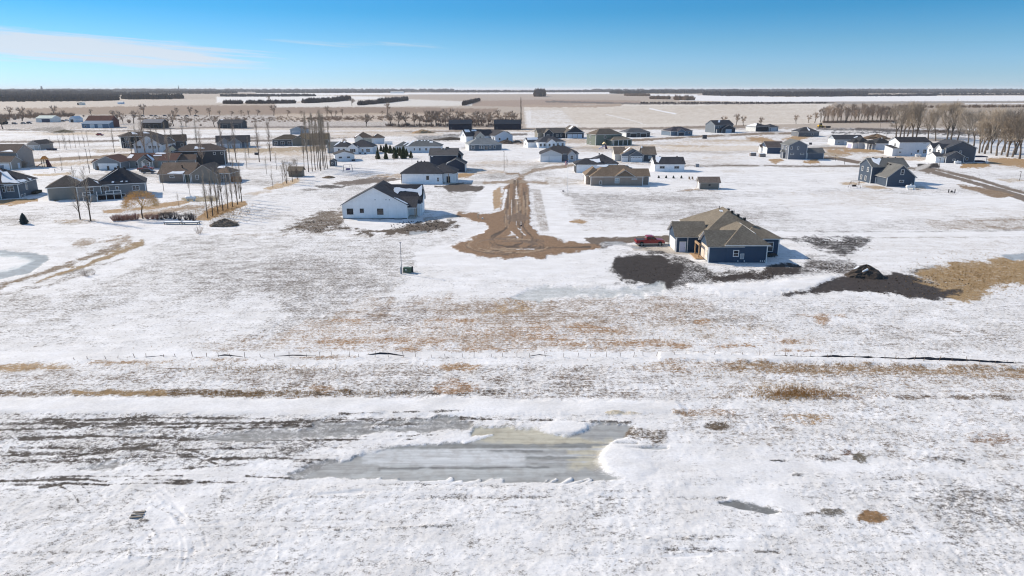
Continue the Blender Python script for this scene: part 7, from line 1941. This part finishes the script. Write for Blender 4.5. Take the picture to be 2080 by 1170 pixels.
for i, (a, lab) in enumerate(((352, 'left one of two low snow covered wooden platforms before the grey hedge'), (388, 'right one of two low snow covered wooden platforms before the grey hedge'))):
    x, y = gp(a, 454.5)
    t = empty('platform', (x, y, 0), .03, lab, 'platform', 'low platforms before the hedge')
    b = MB(); b.box(-2, 2, -.7, .7, .3, .45); b.build('top', mat('grey_boards', (130, 124, 116), .9, .2, 2), t)
    b = MB(); b.box(-1.9, 1.9, -.62, .62, .452, .58); b.build('snow_cover', SNOWM, t)
    for xx in (-1.8, 1.8):
        for yy in (-.55, .55):
            c = MB(); c.box(xx - .07, xx + .07, yy - .07, yy + .07, -.2, .31); c.build('leg', mat('grey_boards', (130, 124, 116), .9, .2, 2), t)
# brown shelter and yard things on the left
h = House('shelter', 'small brown garden shelter behind the many stemmed trees', 'shed', (587, 359), 0, (128, 116, 100), (132, 118, 100), trim=mat('brown_trim', (120, 110, 100), .6))
h.wing(587, 613, 0, 3.6, 2.3, 'gx', 1.1)
def swing(px, py, s, label, m_, seat):
    x, y = gp(px, py)
    t = empty('swing_set', (x, y, 0), .1, label, 'swing set'); t.scale = (s, s, s)
    for xx in (-1.3, 1.3):
        for yy in (-.9, .9):
            b = MB(); b.tube((xx * 1.25, yy, -.2), (xx, 0, 2.3), .06, .06, 5, caps=True); b.build('leg', m_, t)
    b = MB(); b.tube((-1.35, 0, 2.3), (1.35, 0, 2.3), .06, .06, 5, caps=True); b.build('beam', m_, t)
    b = MB(); b.box(-.7, .7, -.25, .25, .55, .65); b.box(-.7, .7, .2, .28, .6, 1.1); b.build('seat', seat, t)
    for xx in (-.6, .6):
        b = MB(); b.tube((xx, 0, .6), (xx, 0, 2.3), .02, .02, 4); b.build('chain', STEEL, t)
swing(1735, 382.5, 1.05, 'metal swing set with a bench seat on the snow left of the slate blue house', mat('brown_pole', (110, 98, 92), .6), mat('brown_seat', (92, 76, 68), .8))
swing(707, 348.5, 1.15, 'wooden swing frame on the snow right of the dark garden shed', mat('grey_pole', (128, 130, 136), .6), mat('purple_seat', (96, 84, 140), .7))
def playset(px, py, label, roof, slide, frame, s=1.0):
    x, y = gp(px, py)
    t = empty('play_set', (x, y, 0), .15, label, 'play set'); t.scale = (s, s, s)
    for xx in (-.8, .8):
        for yy in (-.8, .8):
            b = MB(); b.box(xx - .07, xx + .07, yy - .07, yy + .07, -.2, 2.9); b.build('post', frame, t)
    b = MB(); b.box(-.9, .9, -.9, .9, 1.35, 1.5); b.build('platform', frame, t)
    b = MB(); b.prism([(-1.1, 2.8), (1.1, 2.8), (0, 4.0)], 'y', -1.1, 1.1); b.build('roof', roof, t)
    b = MB(); b.hexa([(-.9, -.35, 1.4), (-.9, .35, 1.4), (-3.1, .35, .05), (-3.1, -.35, .05), (-.9, -.35, 1.55), (-.9, .35, 1.55), (-3.1, .35, .2), (-3.1, -.35, .2)]); b.build('slide', slide, t)
    b = MB(); b.hexa([(.9, -.8, -.1), (1.9, -.8, -.1), (1.9, .8, -.1), (.9, .8, -.1), (.8, -.7, 2.6), (.95, -.7, 2.6), (.95, .7, 2.6), (.8, .7, 2.6)]); b.build('climbing_wall', mat('maroon_panel', (84, 40, 48), .7), t)
playset(93, 338.5, 'orange roofed play set with a slide on the snow at left', mat('orange_canvas', (226, 142, 62), .7), mat('orange_slide', (206, 104, 66), .5), mat('dark_frame', (66, 54, 52), .8), 1.1)
playset(1227, 303, 'colourful play set in front of the sage green house', mat('cream_canvas', (216, 196, 150), .7), mat('blue_slide', (50, 96, 176), .5), mat('blue_frame', (58, 80, 140), .8), .95)
# round bale-like bins right of centre
for i, a in enumerate(((1529, 316.5), (1548, 318.5))):
    x, y = gp(*a); t = empty('storage_bin', (x, y, 0), -.05, ('left', 'right')[i] + ' one of two rounded grey bins left of the tall grey house', 'bin', 'rounded grey bins')
    b = MB(); b.prism([(-1.1, 0), (1.1, 0), (1.1, .9), (.7, 1.4), (0, 1.6), (-.7, 1.4), (-1.1, .9)], 'x', -1.35, 1.35); b.build('shell', mat('grey_bin', (128, 120, 116), .6), t)
    b = MB(); b.box(-1.25, 1.25, -.72, .72, 1.42, 1.66); b.build('snow_cover', SNOWM, t)
# black posts by the right road
x, y = gp(1933, 391)
t = empty('gate_posts', (x, y, 0), 0, 'two short black posts joined by a low rail on the right hand snow', 'barrier')
for xx in (-1.0, .95):
    b = MB(); b.box(xx - .1, xx + .1, -.1, .1, -.3, 1.0); b.build('post', BLACKP, t)
b = MB(); b.box(-.6, .55, -.1, .1, .1, .3); b.box(-.2, .1, -.2, .2, .1, .62); b.build('rail', BLACKP, t)
# garden chairs and little bushes near the shed, waste bins, street poles
x, y = gp(1404, 366); t = empty('garden_chairs', (x, y, 0), 0, 'pair of brown garden chairs on the snow left of the taupe shed', 'chair')
for xx in (-.6, .5):
    b = MB(); b.box(xx - .3, xx + .3, -.3, .3, .35, .45); b.build('seat', WOOD, t)
    b = MB(); b.hexa([(xx - .3, .3, .4), (xx + .3, .3, .4), (xx + .3, .38, .4), (xx - .3, .38, .4), (xx - .3, .6, 1.2), (xx + .3, .6, 1.2), (xx + .3, .68, 1.2), (xx - .3, .68, 1.2)]); b.build('backrest', WOOD, t)
    for lx_ in (-.25, .25):
        b = MB(); b.box(xx + lx_ - .04, xx + lx_ + .04, -.28, -.2, -.1, .36); b.build('leg', WOOD, t)
def street_lamp(px, py, H_, label):
    x, y = gp(px, py); t = empty('street_pole', (x, y, 0), 0, label, 'pole', 'thin street poles')
    b = MB(); b.tube((0, 0, -.3), (0, 0, H_), .10, .07, 6, caps=True); b.build('pole', mat('dark_pole', (76, 68, 62), .8), t)
    b = MB(); b.box(-.5, .12, -.1, .1, H_ - .08, H_ + .06); b.build('arm', mat('dark_pole', (76, 68, 62), .8), t)
for i, (a, b_, hh, lab) in enumerate(((184, 320, 3.6, 'thin pole beside the left street above the beige garage doors'), (182, 351, 9, 'thin pole rising left of the grey garage house'), (1786, 272, 9, 'dark pole beyond the pale hip roofed pair'), (1800, 284, 5, 'short pole with light top between the pale ranch and the white two storey house'), (849, 257, 9.5, 'pale pole in front of the old tree row left of the navy barns'), (1024, 346, 7.5, 'thin pole beside the dirt road above the junction'), (1907, 343, 4.2, 'white topped short post beside the dark pad at right'), (2071, 366, 3.0, 'short dark post on the snow at the right edge'), (1715, 334, 2.4, 'low dark hydrant post beside the right hand street'), (1697, 326, 2.2, 'low dark post right of the grey low wing'))):
    street_lamp(a, b_, hh, lab)
for i in range(5):
    x, y = gp(97 + i * 4.2, 305.5); b = MB(); b.prism([(-.35, 0), (.35, 0), (.42, 1.0), (-.42, 1.0)], 'y', -.35, .35); b.box(-.46, .46, -.4, .4, 1.003, 1.1)
    o = b.build('waste_bin', mat('dark_blue_bin', (40, 50, 74), .5)); o.location = (x, y, 0)
    tag(o, 'dark waste bin beside the beige garage building, %s of five' % ('leftmost', 'second', 'third', 'fourth', 'rightmost')[i], 'bin', 'waste bins by the beige garage')
# white vinyl fence by the cream house
x0_, y0_ = gp(780, 294); t = empty('vinyl_fence', (x0_, y0_, 0), 0, 'white vinyl fence at the right end of the cream house', 'fence')
for k in range(9):
    b = MB(); b.box(k * .56, k * .56 + .5, -.03, .03, 0, 2.0); b.build('panel', WHITEP, t)
# wire fence across the left street yards: posts and rails
pts = [gp(a, b) for a, b in ((112, 350), (125, 346), (146, 345), (170, 344), (182, 343))]
t = empty('rail_fence', (*pts[0], 0), 0, 'thin dark rail fence left of the grey garage house', 'fence'); ox, oy = pts[0]
DR = mat('dark_rail', (84, 74, 70), .8)
for x, y in pts:
    b = MB(); b.box(x - ox - .06, x - ox + .06, y - oy - .06, y - oy + .06, -.2, 1.3); b.build('post', DR, t)
for p, q in zip(pts, pts[1:]):
    b = MB()
    for z in (.6, 1.15): b.tube((p[0] - ox, p[1] - oy, z), (q[0] - ox, q[1] - oy, z), .04, .04, 4)
    b.build('rail', DR, t)
# small boulder-like boxes: pallets left lying on the foreground snow
x, y = gp(280, 1048)
t = empty('pallet', (x, y, 0), .15, 'small weathered pallet half buried in the foreground snow at left', 'pallet')
for k in range(3):
    b = MB(); b.box(-.45, .45, -.4 + k * .32, -.22 + k * .32, .10, .16); b.build('slat', mat('grey_boards', (130, 124, 116), .9, .2, 2), t)
b = MB(); b.box(-.42, -.3, -.4, .45, -.1, .1); b.box(.3, .42, -.4, .45, -.1, .1); b.build('bearer', mat('grey_boards', (130, 124, 116), .9, .2, 2), t)
# dug-up clods that lie on the field near the soil patches: uncountable
def clods(name, regions, m_, seed, n):
    rs = random.Random(seed); b = MB()
    for k in range(n):
        cx, cy, rx, ry = regions[k % len(regions)]
        a, rr = rs.uniform(0, 2 * pi), rs.random() ** .5
        X, Y = gp(cx + cos(a) * rx * rr, cy + sin(a) * ry * rr); s = rs.uniform(.08, .26)
        p = [Vector((X + rs.uniform(-s, s), Y + rs.uniform(-s, s), rs.uniform(-.05, .02))) for _ in range(3)]
        tip = Vector((X, Y, s * rs.uniform(.5, 1.1)))
        for i in range(3): b.poly([p[i], p[(i + 1) % 3], tip])
    tag(b.build(name, m_, fix=False), kind='stuff')
clods('soil_clods', [(1320, 552, 75, 24), (1500, 560, 90, 12), (1700, 500, 70, 14), (1690, 545, 50, 10), (860, 460, 70, 11), (650, 460, 60, 12), (1850, 580, 120, 22)], SOIL, 3, 2600)
# horizon structures
x, y = gp(86, 188); t = empty('water_tower', (x, y, 0), 0, 'dark grain elevator rising from the woods on the left horizon', 'elevator')
b = MB(); b.box(-6, 6, -6, 6, 0, 46); b.build('tower', mat('far_concrete', (120, 122, 128), .8), t)
b = MB(); b.box(-4, 4, -4, 4, 46.01, 58); b.build('headhouse', mat('far_concrete', (120, 122, 128), .8), t)
x, y = gp(364, 188); t = empty('church_tower', (x, y, 0), 0, 'thin pointed tower on the horizon left of centre', 'tower')
b = MB(); b.box(-4, 4, -4, 4, 0, 42); b.build('tower', mat('far_concrete', (120, 122, 128), .8), t)
b = MB(); b.tube((0, 0, 42), (0, 0, 66), 4.5, .6, 8); b.build('spire', mat('far_concrete', (120, 122, 128), .8), t)

# ------------------------------------------------------------------ air: thin haze round everything
b = MB(); b.box(-15000, 15000, -200, 46000, -5.5, 84)
tag(b.build('haze', None or mat('haze_tmp', (255, 255, 255))), kind='stuff')
ho = bpy.data.objects['haze']
hm = bpy.data.materials.new('haze')
hm.use_nodes = True
hn = hm.node_tree.nodes; hn.clear()
hout = hn.new('ShaderNodeOutputMaterial'); hv = hn.new('ShaderNodeVolumePrincipled')
hv.inputs['Color'].default_value = (.90, .94, 1.0, 1)
hv.inputs['Density'].default_value = 3.6e-5
hv.inputs['Anisotropy'].default_value = 0.1
hm.node_tree.links.new(hv.outputs[0], hout.inputs['Volume'])
ho.data.materials.clear(); ho.data.materials.append(hm)
bpy.context.view_layer.update()
